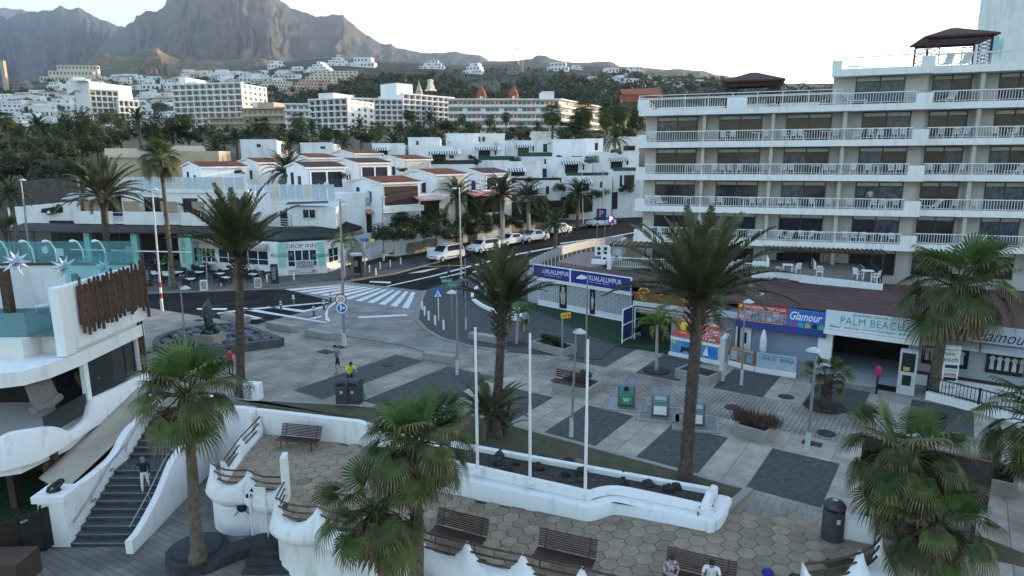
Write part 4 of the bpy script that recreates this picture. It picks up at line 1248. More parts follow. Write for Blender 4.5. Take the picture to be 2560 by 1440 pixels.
part('cross_bar', NAVY, o, lambda q: (q.tube([(-.3, -.3, .09), (.3, .3, .09)], .022, 5), q.tube([(-.3, .3, .1), (.3, -.3, .1)], .022, 5)))
tp = P(1062, 1422, -1.2)
o = porthole(t3, (-2.9, 20.88, -1.35), R(-112), .2)
o = porthole(t3, (-3.9, 21.3, -1.2), R(-112), .2)
# notice on posts at the beach entrance
t = thing('notice', 'white beach notice board with blue sail mark on two legs by the turret', 'sign', P(655, 1368, -3.05), R(-12))
part('board', WHITE, t, lambda q: q.b2((-.45, 0, 2.3), (.35, .04, 2.62)))
part('leg', WHITE, t, lambda q: q.tube([(-.4, .05, 0), (-.4, .05, 2.6)], .035, 6))
part('leg', WHITE, t, lambda q: q.tube([(.3, .05, 0), (.3, .05, 2.6)], .035, 6))
part('sail_mark', BLUE, t, lambda q: q.add([(-.35, -.003, 2.4), (-.15, -.003, 2.4), (-.22, -.003, 2.58)], [(0, 1, 2)]))
t = thing('spotlight', 'small black spotlight on the turret corner above the notice', 'lamp', P(622, 1238, -.95))
part('housing', BLACK, t, lambda q: q.box((0, 0, 0), (.16, .22, .14)))
part('bracket', BLACK, t, lambda q: q.tube([(0, 0, 0), (.1, .3, .05)], .02, 5))
# dark stone steps below
st = thing('stone_steps', 'dark stone kerb and steps curving around the palm at the beach entrance', 'steps', (0, 0, 0))
DST = mat('dark_lava_paving', (.04, .042, .047), .8, .3, 2, .4, 8)
for i, (rr, h) in enumerate(((1.15, .5), (.9, .62))):
 part('planter_ring', DST, st, lambda q: q.lathe((P(497, 1398, -3.05).x, P(497, 1398, -3.05).y, -3.05), [(rr, 0), (rr, h - .04 + i * .0), (rr - .05, h)], 20))
part('kerb_wall', DST, st, lambda q: ribbon(q, spline([P(500, 1425, -3), P(560, 1400, -3), P(640, 1370, -3), P(690, 1360, -3)], 5), .8, lambda i: -3.05, lambda i: -2.6))
for i in range(4): part('step', DST, st, lambda q: q.b2((-10.2, 23.2 - i * .38, -3.05), (-6.5, 23.58 - i * .38, -2.45 - i * .15)))
# gate parapet at the far end and low wall
wl = MB()
wl.seg(P(2098, 1344, 0) + Vector((0, .2, .36)), P(2190, 1362, 0) + Vector((0, .2, .36)), .5, .74)
bev(wl.build('low_wall', WHITE, label='short white block wall beside the black litter bin', cat='wall'), .05)
t5 = parapet('parapet', 'white gate parapet with wooden rails near the lone palm at the terrace end', [gp_(2008, 1410, .9), gp_(2152, 1380, .9), gp_(2200, 1340, .9)], .1, flare=.5, drop=False)
# benches -------------------------------------------------------------------
def make_bench(loc, rz, lab, L=1.8):
 t = thing('park_bench', lab, 'bench', loc, rz, 'dark slatted benches')
 m = MB().box((0, 0, 0), (L, .05, .03)).mesh('slat'); m.materials.append(WOODD)
 for i in range(8): inst('slat', m, t, (0, -.28 + i * .068, .43 - .02 * math.sin(i / 7 * PI)), (0, 0, 0))
 for i in range(8):
  a = R(72)
  inst('slat', m, t, (0, .26 + i * .024, .5 + i * .066), (a, 0, 0))
 for x in (-L * .38, L * .38):
  part('leg', BLACK, t, lambda q: (q.tube([(x, -.27, 0), (x, -.2, .2), (x, -.27, .4), (x, .22, .4), (x, .30, .55), (x, .46, 1.0)], .022, 5), q.tube([(x, .22, .4), (x, .2, .2), (x, .34, 0)], .022, 5)))
 return t
def line_rz(a, b): return math.atan2(b.y - a.y, b.x - a.x)
for (a, b, lab) in [((700, 1115), (795, 1124), 'dark slatted bench against the white garden wall'), ((1086, 1352), (1207, 1378), 'dark slatted bench with a white paper bag on its seat'), ((1342, 1410), (1480, 1436), 'empty dark slatted bench behind the wavy parapet')]:
 pa_, pb_ = Pt(*a), Pt(*b)
 c = (pa_ + pb_) / 2
 rz = line_rz(pa_, pb_)
 make_bench((c.x, c.y, zt(c.x)), rz, lab, (pb_ - pa_).length * 1.05)
c4 = P(1745, 1476, -.1)
make_bench((c4.x, c4.y, zt(c4.x)), R(-24), 'dark slatted bench occupied by the two boys', 2.0)
bgp = Pt(1112, 1328)
q = MB(); q.ball((0, 0, .1), (.16, .1, .1), 8, 6, .25)
q.build('paper_bag', WPLAS, loc=(bgp.x, bgp.y + .1, zt(bgp.x) + .45), label='crumpled white paper bag on the bench seat', cat='bag')
q = MB(); q.cyl((0, 0, 0), .033, .12, 10)
p = P(1745, 1288, .33)
q.build('drink_can', RED, loc=p, label='red drink can standing on the white planter ledge', cat='can')
# stairs to the beach
stt = thing('beach_stairs', 'dark stone staircase between white walls leading down to the beach', 'stairs', (-16.6, 31.35, 0))
SG = mat('dark_step_stone', (.055, .06, .068), .75, .3, 3, .3, 12, ov=.1)
NOS = mat('step_edge_strip', (.2, .19, .17), .7, .1)
y, z = 0.0, 0.0
steps = []
for i in range(8): steps.append((y, y - .36, -.17 * i)); y -= .36
steps.append((y, y - 1.3, -.17 * 8)); y -= 1.3
for i in range(9): steps.append((y, y - .36, -.17 * (9 + i))); y -= .36
for a, b, h in steps:
 o = part('step', SG, stt, lambda q: q.b2((-1.25, b, -3.05), (1.25, a, h)))
 part('edge_strip', NOS, o, lambda q: q.b2((-1.2, b - .006, h - .03), (1.2, b + .03, h + .004)))
YE = y
def wallprof(name, m, parent, x0, x1, pts, zb=-3.05):
 """wall between x0 and x1 whose top follows (y, z) points"""
 q = MB(); q.smooth = False
 n = len(pts)
 vs = []
 for yy, zz in pts: vs += [(x0, yy, zb), (x0, yy, zz - .04), (x0 + .05, yy, zz), (x1 - .05, yy, zz), (x1, yy, zz - .04), (x1, yy, zb)]
 fs = [(i * 6 + j, i * 6 + j + 1, i * 6 + j + 7, i * 6 + j + 6) for i in range(n - 1) for j in range(5)]
 fs += [tuple(range(5, -1, -1)), tuple(range((n - 1) * 6, n * 6))]
 q.add(vs, fs)
 return q.build(name, m, parent)
sp1 = [(v.x, v.y) for v in spline([(YE - .5, -2.45, 0), (YE + .3, -2.35, 0), (YE + 1.8, -1.7, 0), (YE + 3.0, -.9, 0), (YE + 4, -.55, 0), (-1.5, .3, 0), (.2, .55, 0)], 5)]
wallprof('side_wall', STAINW, stt, 1.27, 1.55, sp1)
sp2 = [(v.x, v.y) for v in spline([(YE + .9, -.86, 0), (YE + 1.6, -.88, 0), (YE + 2.6, -.84, 0), (YE + 3.6, -.7, 0), (-2.6, -.07, 0), (-1.0, .1, 0), (.3, .45, 0)], 5)]
wallprof('side_wall', STAINW, stt, -1.6, -1.27, sp2)
part('stair_pedestal', STAINW, stt, lambda q: (q.b2((-2.35, YE + .0, -3.05), (-1.265, YE + .92, -1.1)), q.b2((-2.5, YE - .1, -1.099), (-1.2, YE + 1.02, -.82))))
def hr(q, x, pts):
 q.tube(pts, .028, 6)
 for i in range(1, len(pts), 2): q.tube([pts[i], (x, pts[i][1], pts[i][2] - .35)], .018, 5)
part('handrail', GREY, stt, lambda q: hr(q, -1.25, [(-1.15, YE + .2, -2.1), (-1.15, YE + 1.5, -1.6), (-1.15, YE + 3.0, -.85), (-1.15, YE + 4.3, -.55), (-1.15, -1, .5)]))
part('handrail', GREY, stt, lambda q: hr(q, 1.3, [(1.2, YE + .0, -2.2), (1.2, YE + 1.5, -1.55), (1.2, YE + 3.0, -.75), (1.2, YE + 4.3, -.45), (1.2, -1, .6)]))
for yy, zz in ((YE + 1.6, -2.0), (YE + 3.0, -1.3)): part('wall_light', GREY, stt, lambda q: q.b2((-1.268, yy, zz), (-1.25, yy + .25, zz + .09)))
p = Vector((-16.6 - 1.85, 31.35 + YE + .45, -.82))
t = thing('rope_sculpture', 'dark knotted sculpture on the white stair pedestal', 'sculpture', p)
part('figure', mat('dark_bronze', (.03, .028, .026), .5, .3, 8, .4, 20, metal=.4), t, lambda q: (q.tube([(.05 + .22 * math.cos(a * 2) * (1 + .3 * math.cos(a * 3)), .2 * math.sin(a), .24 + .2 * math.sin(a * 2 + 1)) for a in [i * .33 for i in range(20)]], .075, 7), q.lathe((0, 0, 0), [(.2, 0), (.16, .08)], 10)))
# beach club building on the left
bc = thing('beach_club', 'white curvy beach restaurant with timber post screen and teal glass roof terrace', 'restaurant', (0, 0, 0))
X0 = -20.6
q = MB()
rows = []
for i in range(9):
 t_ = i / 8
 rows.append([(lerp(X0 + .05, -18.25, j / 6), lerp(lerp(34.2, 32.2, j / 6), lerp(26.3, 24.5, j / 6), t_), lerp(.05, lerp(-1.3, -.95, j / 6), t_ ** .9) - .2 * math.sin(PI * j / 6) * math.sin(PI * t_)) for j in range(7)])
vs = [v for r in rows for v in r]
q.smooth = True
q.add(vs, [(i * 7 + j, i * 7 + j + 1, (i + 1) * 7 + j + 1, (i + 1) * 7 + j) for i in range(8) for j in range(6)])
cv = q.build('ramp_cover', TARP, label='beige fabric cover stretched over the ramp beside the beach stairs', cat='cover')
cv.modifiers.new('thick', 'SOLIDIFY').thickness = .06
# lower wavy terrace parapet
pth = spline([(X0, 36.3, .16), (X0, 33, .3), (X0, 31, .42), (X0, 30.5, .3), (X0, 30.0, -.32), (X0, 29.5, -.42), (X0 - .02, 29.15, .15), (X0 - .15, 28.7, .5), (X0 - .7, 28.1, .6), (X0 - 1.4, 27.8, .25), (X0 - 2.2, 27.7, .16), (-27, 27.6, .16), (-36, 27.6, .2)], 5)
q = MB(); q.smooth = True
ribbon(q, pth, .32, lambda i: -.95, lambda i: pth[i].z)
q.build('terrace_parapet', STAINW, bc)
part('lower_slab', WHITE, bc, lambda q: q.prism([(X0, 36), (X0, 29.4), (X0 - .5, 28.2), (X0 - 1.8, 27.75), (-36, 27.7), (-36, 36)], -1.3, -.7))
part('lower_wall', DARKIN, bc, lambda q: q.b2((-36, 31, -3.05), (X0 - .4, 36, -1.31)))
for i in range(12): part('slat', WOOD, bc, lambda q: q.b2((X0 - .15, 28.8 + i * .3, -2.4), (X0 - .1, 28.95 + i * .3, -1.31)))
# interior, windows
part('back_wall', DARKIN, bc, lambda q: (q.b2((-36, 33.5, -.7), (-22.6, 33.7, 2.3)), q.b2((-22.6, 31, -.7), (-22.4, 36, 2.3))))
w = part('window', BROWNF, bc, lambda q: (q.b2((X0 - .3, 31.0, .3), (X0 - .2, 35.5, .38)), q.b2((X0 - .3, 31.0, 2.22), (X0 - .2, 35.5, 2.3)), [q.b2((X0 - .3, y_, .381), (X0 - .2, y_ + .1, 2.219)) for y_ in (31.0, 34.5, 35.4)]))
part('pane', GLD, w, lambda q: q.b2((X0 - .26, 31.1, .38), (X0 - .24, 35.4, 2.22)))
for a_, b_ in (((X0 - .3, 30.6, -.6), (X0 - .08, 30.95, 2.3)), ((X0 - .35, 35.55, 0), (X0 - .05, 36.2, 2.6))): part('corner_post', WHITE, bc, lambda q: q.b2(a_, b_))
for y_, x_ in ((35.75, X0 + .02), (36.05, X0 + .05)): part('timber_post', WOOD, bc, lambda q: q.tube([(x_, y_, 0), (x_, y_, 3.2)], .08, 7))
# upper slab
part('upper_slab', WHITE, bc, lambda q: q.prism([(X0 + .1, 36.2), (X0 + .1, 30.0), (X0 - .1, 29.3), (X0 - .6, 28.9), (X0 - 1.4, 28.75), (-36, 28.6), (-36, 36.2)], 2.3, 2.95))
part('fascia', mat('cream_fascia', (.68, .66, .61), .85, .08, .6), bc, lambda q: q.prism([(X0 + .0, 36.1), (X0 + .0, 30.1), (-22.2, 30.1), (-22.3, 29.6), (-36, 29.6), (-36, 36.1)], 2.951, 3.88))
part('screen_wall', WHITE, bc, lambda q: (q.b2((X0 - .15, 30.0, 3.2), (X0 + .25, 36.2, 6.25)), q.b2((-20.95, 29.7, 3.0), (X0 + .1, 29.999, 6.2))))
for r_ in (0, 1):
 for i in range(30):
  yy = 30.2 + i * .198 + r_ * .1
  zc = 5.1 + U(-.16, .16) + (.12 if i % 2 else -.12) + (-.2 if r_ else .2)
  L = U(1.75, 2.0)
  part('timber_post', WOOD, bc, lambda q: q.tube([(X0 + .38 + r_ * .03, yy, zc - L / 2), (X0 + .38 + r_ * .03, yy + U(-.05, .05), zc + L / 2)], [.075, .065], 7))
part('timber_post', WOOD, bc, lambda q: q.tube([(X0 + .4, 36.3, 3.3), (X0 + .36, 36.35, 6.9)], .085, 7))
part('terrace_floor', mat('bluish_deck', (.10, .14, .16), .6, .2, 2), bc, lambda q: q.b2((-40, 29.8, 3.881), (X0 - .2, 36, 3.9)))
part('rear_wall', WHITE, bc, lambda q: q.b2((-44, 35.9, 3.9), (X0 - .16, 36.1, 6.3)))
part('dark_beam', BROWNF, bc, lambda q: q.b2((-44, 35.8, 6.3), (X0 - .1, 36.15, 6.42)))
part('timber_column', WOOD, bc, lambda q: q.b2((-27.0, 34.6, 3.9), (-26.6, 35.0, 6.3)))
part('timber_column', WOOD, bc, lambda q: q.b2((-23.55, 35.2, 3.9), (-23.3, 35.45, 5.9)))
for a, b in (((-22.45, 29.9), (-22.5, 32.4)), ((-24.3, 29.8), (-22.47, 29.85)), ((-26.5, 29.8), (-24.4, 29.8)), ((-30, 29.8), (-26.6, 29.8))):
 part('glass_panel', GLC, bc, lambda q: q.seg((a[0], a[1], 4.45), (b[0], b[1], 4.45), .03, 1.1))
for i in range(4):
 part('teal_glass_panel', GLT, bc, lambda q: q.b2((X0 + .0, 30.05 + i * 1.55, 6.28), (X0 + .03, 31.55 + i * 1.55, 7.25)))
for i in range(10):
 part('teal_glass_panel', GLT, bc, lambda q: q.b2((X0 - .05 - i * 2.1, 36.2, 6.43), (X0 - 2.1 - i * 2.1, 36.23, 7.55)))
part('roof_deck', LGREY, bc, lambda q: q.b2((-44, 36.3, 2.96), (X0 - .2, 37.4, 3.2)))
# roll-up blinds
def blind(y0, y1, x, z, sag):
 t = thing('rolled_blind', 'grey woven blind partly rolled up under the restaurant slab' if sag else 'grey woven blind rolled to a tube at the restaurant corner', 'blind', (x, y0, z))
 part('roll', RATTAN, t, lambda q: q.tube([(0, (y1 - y0) * s, -sag * math.sin(PI * s)) for s in [i / 8 for i in range(9)]], .19, 10))
 part('hanging_cloth', RATTAN, t, lambda q: q.add([(0, 0, 0), (0, (y1 - y0), 0), (-.3, (y1 - y0) * .95, 2.28 - z), (-.3, .1, 2.28 - z)], [(0, 1, 2, 3)]))
blind(28.9, 30.6, X0 - .35, 1.15, .1)
t = thing('rolled_blind', 'grey woven blind hanging as an open tube at the restaurant front', 'blind', (-25.5, 28.6, 1.1))
part('roll', RATTAN, t, lambda q: q.tube([(0, 0, .15), (2.6, .15, -.3)], .26, 12))
part('hanging_cloth', RATTAN, t, lambda q: q.add([(0, 0, .2), (2.4, .1, -.2), (2.4, .4, 1.2), (0, .3, 1.2)], [(0, 1, 2, 3)]))
part('side_glass', GLD, bc, lambda q: q.b2((X0 - .2, 29.0, -.2), (X0 - .17, 30.6, .75)))
# the facade follows the street line: fit storey heights and bay lengths
YMAP = [(20, 17.5), (26, 23.6), (28.7, 26.6), (30, 29.75), (36.2, 35.4), (44, 43)]
for o in bc.children_recursive:
 for v in o.data.vertices:
  v.co.y = tab(YMAP, v.co.y)
  if v.co.z > -2.9: v.co.z += .38
for o in bpy.data.objects:
 if o.name.startswith('rolled_blind'): o.location = (o.location.x, tab(YMAP, o.location.y), o.location.z + .38)
# dry pampas plant in the window
t = thing('pampas_plant', 'dried straw coloured fan plant behind the restaurant window', 'plant', (X0 - .9, 31.6, .45))
STRAW = mat('dry_straw', (.38, .30, .18), .9, .2, 4, trans=.2)
part('dry_fronds', STRAW, t, lambda q: [q.add([(0, 0, 0), (.03, .02, 0), (.9 * math.cos(a) * s, .9 * math.sin(a) * s, 1.9 - s), (.9 * math.cos(a + .12) * s, .9 * math.sin(a + .12) * s, 1.85 - s)], [(0, 1, 3, 2)]) for a, s in [(U(0, 6.28), U(.15, .8)) for _ in range(60)]])
part('pot', DARKIN, t, lambda q: q.lathe((0, 0, -.6), [(.2, 0), (.26, .6)], 12))
# silver stars, swan-neck lamps, furniture on the upper terrace
def star(p, r, lab):
 q = MB()
 n = 12
 dirs = []
 g = (1 + 5 ** .5) / 2
 for a in (-1, 1):
  for b in (-g, g): dirs += [(0, a, b), (a, b, 0), (b, 0, a)]
 bm = bmesh.new()
 for d in dirs: bm.verts.new(Vector(d).normalized() * r * .28)
 bmesh.ops.convex_hull(bm, input=bm.verts)
 for f in list(bm.faces):
  c = f.normal * r * U(.75, 1.05)
  vv = [v.co.copy() for v in f.verts]
  q.add(vv + [c], [(0, 1, 3), (1, 2, 3), (2, 0, 3)])
 bm.free()
 q.build('star_ornament', MIRR, loc=p, label=lab, cat='ornament', group='silver stars on the roof terrace')
star(PY(40, 655, 33), .78, 'silver star ornament nearest the picture edge in front of the brown column')
star(PY(160, 668, 33.5), .74, 'silver star ornament at the corner of the teal glass balustrade')
star(PY(258, 668, 34.2), .56, 'silver star ornament behind the teal glass above the timber posts')
for i, px in enumerate((12, 75, 132, 200, 255)):
 p = PY(px + 12, 660, 38.5)
 t = thing('swan_neck_lamp', 'white swan neck lamp behind the teal roof glass, %s from the picture edge' % ['first', 'second', 'third', 'fourth', 'fifth'][i], 'lamp', (p.x, p.y, 0), 0, 'swan neck lamps')
 part('pole', WHITE, t, lambda q: q.tube([(0, 0, 0), (0, 0, 6.6), (-.05, 0, 7.1), (-.25, 0, 7.5), (-.55, 0, 7.62)], .05, 6))
 part('lamp_head', WHITE, t, lambda q: q.lathe((-.62, 0, 7.5), [(.14, 0), (.1, .1), (.03, .14)], 10))
for i, (px, py, rz) in enumerate([(30, 775, .3), (75, 775, -.4), (10, 770, 1), (22, 752, 2)]):
 p = P(px, py, 3.9)
 furn(CHM, 'plastic_chair', ['white cafe chair facing the glass balustrade on the upper terrace', 'white cafe chair nearest the white pillar on the upper terrace', 'white cafe chair at the picture edge of the upper terrace', 'white cafe chair behind the others on the upper terrace'][i], 'chair', p, rz, 'white chairs on the restaurant terrace').scale = (1.15,) * 3
for i, (px, py) in enumerate([(8, 762), (118, 795)]):
 furn(TBM, 'cafe_table', ['white cafe table among the white chairs on the upper terrace', 'low white table behind the clear glass balustrade'][i], 'table', P(px, py, 3.9), .2, 'tables on the restaurant terrace')
t = thing('outdoor_sofa', 'white cushioned day bed on a brown slatted base beside the pillar', 'sofa', P(108, 757, 3.9), R(15))
part('base', WOOD, t, lambda q: [q.b2((-1.1, -.6, .04 + i * .1), (1.1, .6, .1 + i * .1)) for i in range(3)])
part('cushion', WPLAS, t, lambda q: q.b2((-1.05, -.58, .31), (1.05, .58, .5)))
part('back_cushion', WPLAS, t, lambda q: q.box((0, .5, .72), (2, .22, .45)))
t = thing('canvas_screen', 'white canvas wind screen on dark posts between terrace seats', 'screen', P(100, 745, 3.9), R(14))
part('canvas', WPLAS, t, lambda q: q.b2((-1.2, 0, .1), (1.4, .03, 1.0)))
part('post', BROWNF, t, lambda q: q.b2((-1.3, -.03, 0), (-1.21, .06, 1.15)))
part('top_rail', BROWNF, t, lambda q: q.b2((-1.2, -.02, 1.01), (1.4, .05, 1.08)))
# garden, gate and fence at the foot of the restaurant
sheet('turf', None, .02, mat('garden_turf', (.012, .05, .015), .95, .4, 2, .5, 40), world_pts=[(-40, 24, 0), (-18.9, 24.6, 0), (-19.5, 31, 0), (-40, 31, 0)], tf=lambda x, y: -3.05)
gt = thing('dark_gate', 'dark laser cut garden gate with a small green exit plate', 'gate', P(172, 1352, -3.05), 0)
g0, g1 = Vector((0, 0, 0)), P(0, 1425, -3.05) - P(172, 1352, -3.05)
for i in range(3):
 a, b = g0.lerp(g1, i / 3 + .005), g0.lerp(g1, (i + 1) / 3 - .005)
 part('panel', mat('dark_gate_brown', (.022, .016, .014), .6, .3, 5), gt, lambda q: q.seg(a + Vector((0, 0, .95)), b + Vector((0, 0, .95)), .05, 1.7))
 part('post', BLACK, gt, lambda q: q.tube([a, a + Vector((0, 0, 1.95))], .05, 6))
exs = part('exit_plate', GREENP, gt, lambda q: q.seg(g0.lerp(g1, .55) + Vector((.05, -.06, 1.6)), g0.lerp(g1, .62) + Vector((.05, -.06, 1.6)), .01, .12))
text('SALIDA', INKW, exs, g0.lerp(g1, .585) + Vector((.07, -.07, 1.6)), .25, .07, rz=math.atan2(-g1.y, -g1.x))
fs_ = thing('cut_metal_screen', 'perforated dark metal screen panel beside the stair pedestal', 'screen', P(175, 1345, -3.05), 0)
part('panel', BLACK, fs_, lambda q: [q.seg((U(-.5, .0) - .02, .0 + i * .03, .1 + i * .12), (U(-.3, .1), .0 + i * .03, .2 + i * .12), .04, .12) for i in range(14)])
part('post', BLACK, fs_, lambda q: q.tube([(0, 0, 0), (0, .3, 2.0)], .05, 6))
part('kerb', BLACK, fs_, lambda q: q.seg((-.9, -1.2, .08), (.05, .1, .08), .3, .16))
q = MB()
for i in range(60):
 s = U(0, 1)
 q.ball((lerp(-.85, 0, s) + U(-.1, .1), lerp(-1.15, .05, s) + U(-.08, .08), .19), U(.04, .07), 5, 4)
q.build('pebbles', WPLAS, loc=P(175, 1345, -3.05), kind='stuff', label='white pebbles in the dark kerb of the metal screen', cat='pebbles')
cb = MB(); cb.box((0, 0, .5), (1.6, 1.2, 1.0))
cb.build('timber_crate', BROWNF, loc=P(25, 1450, -3.05), label='dark brown timber box at the bottom corner by the gate', cat='box')
for x, y_ in ((-22.5, 26.9), (-20.9, 27.4)):
 part('pillar', BROWNF, bc, lambda q: q.b2((x, y_, -3.05), (x + .3, y_ + .3, -.6)))
t = thing('straw_parasol', 'straw thatched parasol below the restaurant slab', 'parasol', (-23.6, 23.6, -3.05))
part('thatch', STRAW, t, lambda q: q.lathe((0, 0, 1.6), [(1.0, 0), (.5, .35), (.05, .6)], 14))
part('pole', BROWNF, t, lambda q: q.tube([(0, 0, 0), (0, 0, 1.62)], .05, 6))
# palms and trees
def leafmat(name, c, c2, ov=.2, trans=.22, sc_=1.2):
 return mat(name, c, .5, 0, sc_, 0, c2=c2, ov=ov, trans=trans, spec=.2, detail=3)
FANG = leafmat('fan_leaf_green', (.036, .055, .017), (.10, .118, .038), ov=.45)
FANY = leafmat('young_fan_leaf', (.05, .09, .022), (.1, .15, .04))
FEAG = leafmat('date_leaf_green', (.052, .06, .024), (.12, .122, .055), ov=.35)
FEAD = leafmat('dark_date_leaf', (.025, .045, .016), (.055, .08, .03))
FOXG = leafmat('foxtail_leaf', (.06, .12, .02), (.15, .2, .04))
DEAD = leafmat('dead_leaf', (.13, .085, .045), (.24, .175, .1), trans=.15)
TREEG = leafmat('tree_leaf', (.022, .036, .012), (.055, .07, .022), sc_=.6)
TREEG2 = leafmat('olive_tree_leaf', (.04, .05, .016), (.09, .095, .035), sc_=.4)
TRUNKM = mat('palm_trunk', (.13, .10, .075), .95, .35, 4, .9, 12)
TRUNKD = mat('date_trunk', (.085, .066, .052), .95, .35, 5, .9, 14)
TRUNKW = mat('pale_trunk', (.33, .31, .28), .9, .15, 4, .3, 10)
BARK = mat('tree_bark', (.06, .045, .035), .95, .3, 4, .6, 10)
PETI = mat('petiole', (.12, .13, .05), .6, .2, 3)
def feather(L, el, droop, n=40, lw=.034, ll=.5, twist=.5):
 """date palm frond: arching rachis with two rows of leaflets"""
 q = MB()
 pts = []
 p = Vector((0, 0, 0))
 N = 12
 a = el
 for i in range(N + 1):
  pts.append(p.copy())
  p = p + Vector((math.cos(a), 0, math.sin(a))) * (L / N)
  a -= droop / N * (.4 + 1.2 * i / N)
 q.tube(pts, [lerp(.035, .008, i / N) for i in range(N + 1)], 4)
 for i in range(n):
  s = lerp(.14, .99, i / (n - 1))
  k = s * N
  j = min(N - 1, int(k))
  b = pts[j].lerp(pts[j + 1], k - j)
  t = (pts[j + 1] - pts[j]).normalized()
  nrm = Vector((-t.z, 0, t.x))
  l = ll * (.55 + .45 * math.sin(PI * min(1, s * 1.15))) * (1 if s < .85 else lerp(1, .5, (s - .85) / .15))
  for sd_ in (-1, 1):
   d = (t * U(.55, .8) + Vector((0, sd_, 0)) * .75 + nrm * U(.15, twist)).normalized()
   w = t * lw
   m = b + d * l * .5
   e = b + d * l + Vector((0, 0, -.18 * l))
   q.add([b - w * .5, b + w * .5, m + w * .6, m - w * .6, e], [(0, 1, 2, 3), (3, 2, 4)])
 return q
def fan(Lp, r, el, droop, n=30, spread=2.35, hang=.55, dry=.6):
 dry = 0 if el > 1.2 else dry
 """fan palm leaf: petiole, then folded segments whose tips hang"""
 q = MB()
 d = Vector((math.cos(el), 0, math.sin(el)))
 e2 = el - droop * .5
 d2 = Vector((math.cos(e2), 0, math.sin(e2)))
 tip = d * Lp * .6 + d2 * Lp * .4
 q.tube([(0, 0, 0), d * Lp * .6, tip], [.03, .022, .016], 4)
 e3 = el - droop
 f = Vector((math.cos(e3), 0, math.sin(e3)))
 s_ = Vector((0, 1, 0))
 up_ = f.cross(s_) * -1
 for i in range(n):
  a0, a1 = lerp(-spread, spread, i / n), lerp(-spread, spread, (i + 1) / n)
  am = (a0 + a1) / 2
  rr = r * (1 - .28 * abs(am / spread) ** 2) * U(.92, 1.06)
  dr = lambda a: f * math.cos(a) + s_ * math.sin(a)
  k = .44
  fold = up_ * .03 * r
  m0, m1 = tip + dr(a0) * rr * k, tip + dr(a1) * rr * k
  mm = tip + dr(am) * rr * k + fold
  w = (a1 - a0) * rr * .2
  side = (dr(a1) - dr(a0)).normalized() * w
  c1 = tip + dr(am) * rr * .8 + Vector((0, 0, -hang * .12 * r))
  c2 = tip + dr(am) * rr * .97 + Vector((0, 0, -hang * r * U(.3, .6)))
  q.mi = 0
  q.add([tip, m0, mm, m1, c1 - side, c1 + side], [(0, 1, 2), (0, 2, 3), (1, 4, 5, 3)])
  q.mi = 1 if U(0, 1) < dry else 0
  q.add([c1 - side, c2, c1 + side], [(0, 1, 2)])
 return q
def variants(fn, specs, name, m):
 out = []
 for s in specs:
  q = fn(**s)
  q.mats = [m, DEAD]
  me = q.mesh(name)
  out.append((s['el'], me))
 return out
def trunk(q, pts, r0, r1, rough=.08, n=10, seg=22, flare=1.5):
 sp = spline(pts, max(2, seg // (len(pts) - 1)))
 k = len(sp)
 rs = []
 for i in range(k):
  t = i / (k - 1)
  rs.append(lerp(r0, r1, t) * (1 + U(-rough, rough)) * (1 + (flare - 1) * max(0, 1 - t * 7)))
 q.tube(sp, rs, n)
 return sp
def palm(name, lab, base, top, r0, r1, leaves, group=None, tm=None, boots=None, mid=None, cat='palm tree', dead=None):
 """leaves: list of (mesh variants, count, elevation range, scale)"""
 t = thing(name, lab, cat, base, 0, group)
 tv = Vector(top) - Vector(base)
 pts = [Vector((0, 0, -.1)), (Vector(mid) - Vector(base)) if mid else tv * .5, tv]
 q = MB(); q.smooth = True
 sp = trunk(q, pts, r0, r1)
 q.build('trunk', tm or TRUNKM, t)
 if boots and tm is TRUNKD:
  q = MB()
  L = tv.length
  n_ = int(L * 60)
  for i in range(n_):
   k = (.02 + .95 * i / n_) * (len(sp) - 1)
   j = min(len(sp) - 2, int(k))
   c = sp[j].lerp(sp[j + 1], k - j)
   d = Vector((math.cos(i * 2.39996), math.sin(i * 2.39996), 0))
   s_ = Vector((-d.y, d.x, 0)) * .06
   rr = lerp(r0, r1, k / len(sp))
   q.add([c + d * rr * .95 - s_, c + d * rr * .95 + s_, c + d * (rr + .05) + Vector((0, 0, .08)), c + d * rr * .95 + Vector((0, 0, -.06))], [(0, 1, 2), (0, 3, 1)])
  q.build('leaf_scars', tm, t, kind='stuff')
 if boots:
  z0, z1, rb, nb, sz = boots
  q = MB()
  L = tv.length
  for i in range(nb):
   s = z0 + (z1 - z0) * (i + .5) / nb
   a = i * 2.39996
   k = s * (len(sp) - 1)
   j = min(len(sp) - 2, int(k))
   c = sp[j].lerp(sp[j + 1], k - j)
   d = Vector((math.cos(a), math.sin(a), 0))
   sd_ = Vector((-d.y, d.x, 0)) * sz * .55
   rr = rb * (math.sin(PI * (i + .8) / (nb + .8)) * .35 + .75)
   b = c + d * rr * .7
   e = c + d * (rr + sz * .35) + Vector((0, 0, sz * .8))
   q.add([b - sd_, b + sd_, e + sd_ * .6, e - sd_ * .6, b + Vector((0, 0, -sz * .5)) + d * .02], [(0, 1, 2, 3), (4, 1, 0)])
  q.build('leaf_bases', tm or TRUNKM, t, kind='stuff')
 for vs_, cnt, (e0, e1), s, nm in leaves:
  for i in range(cnt):
   e = lerp(e0, e1, (i + U(0, 1)) / cnt)
   me = min(vs_, key=lambda v: abs(v[0] - e))
   a = i * 2.39996 + U(-.25, .25)
   o = inst(nm, me[1], t, tv + Vector((math.cos(a), math.sin(a), 0)) * r1 * .8 + Vector((0, 0, U(-.12, .1))), (U(-.25, .25), -(e - me[0]), a), s * U(.85, 1.12))
 return t
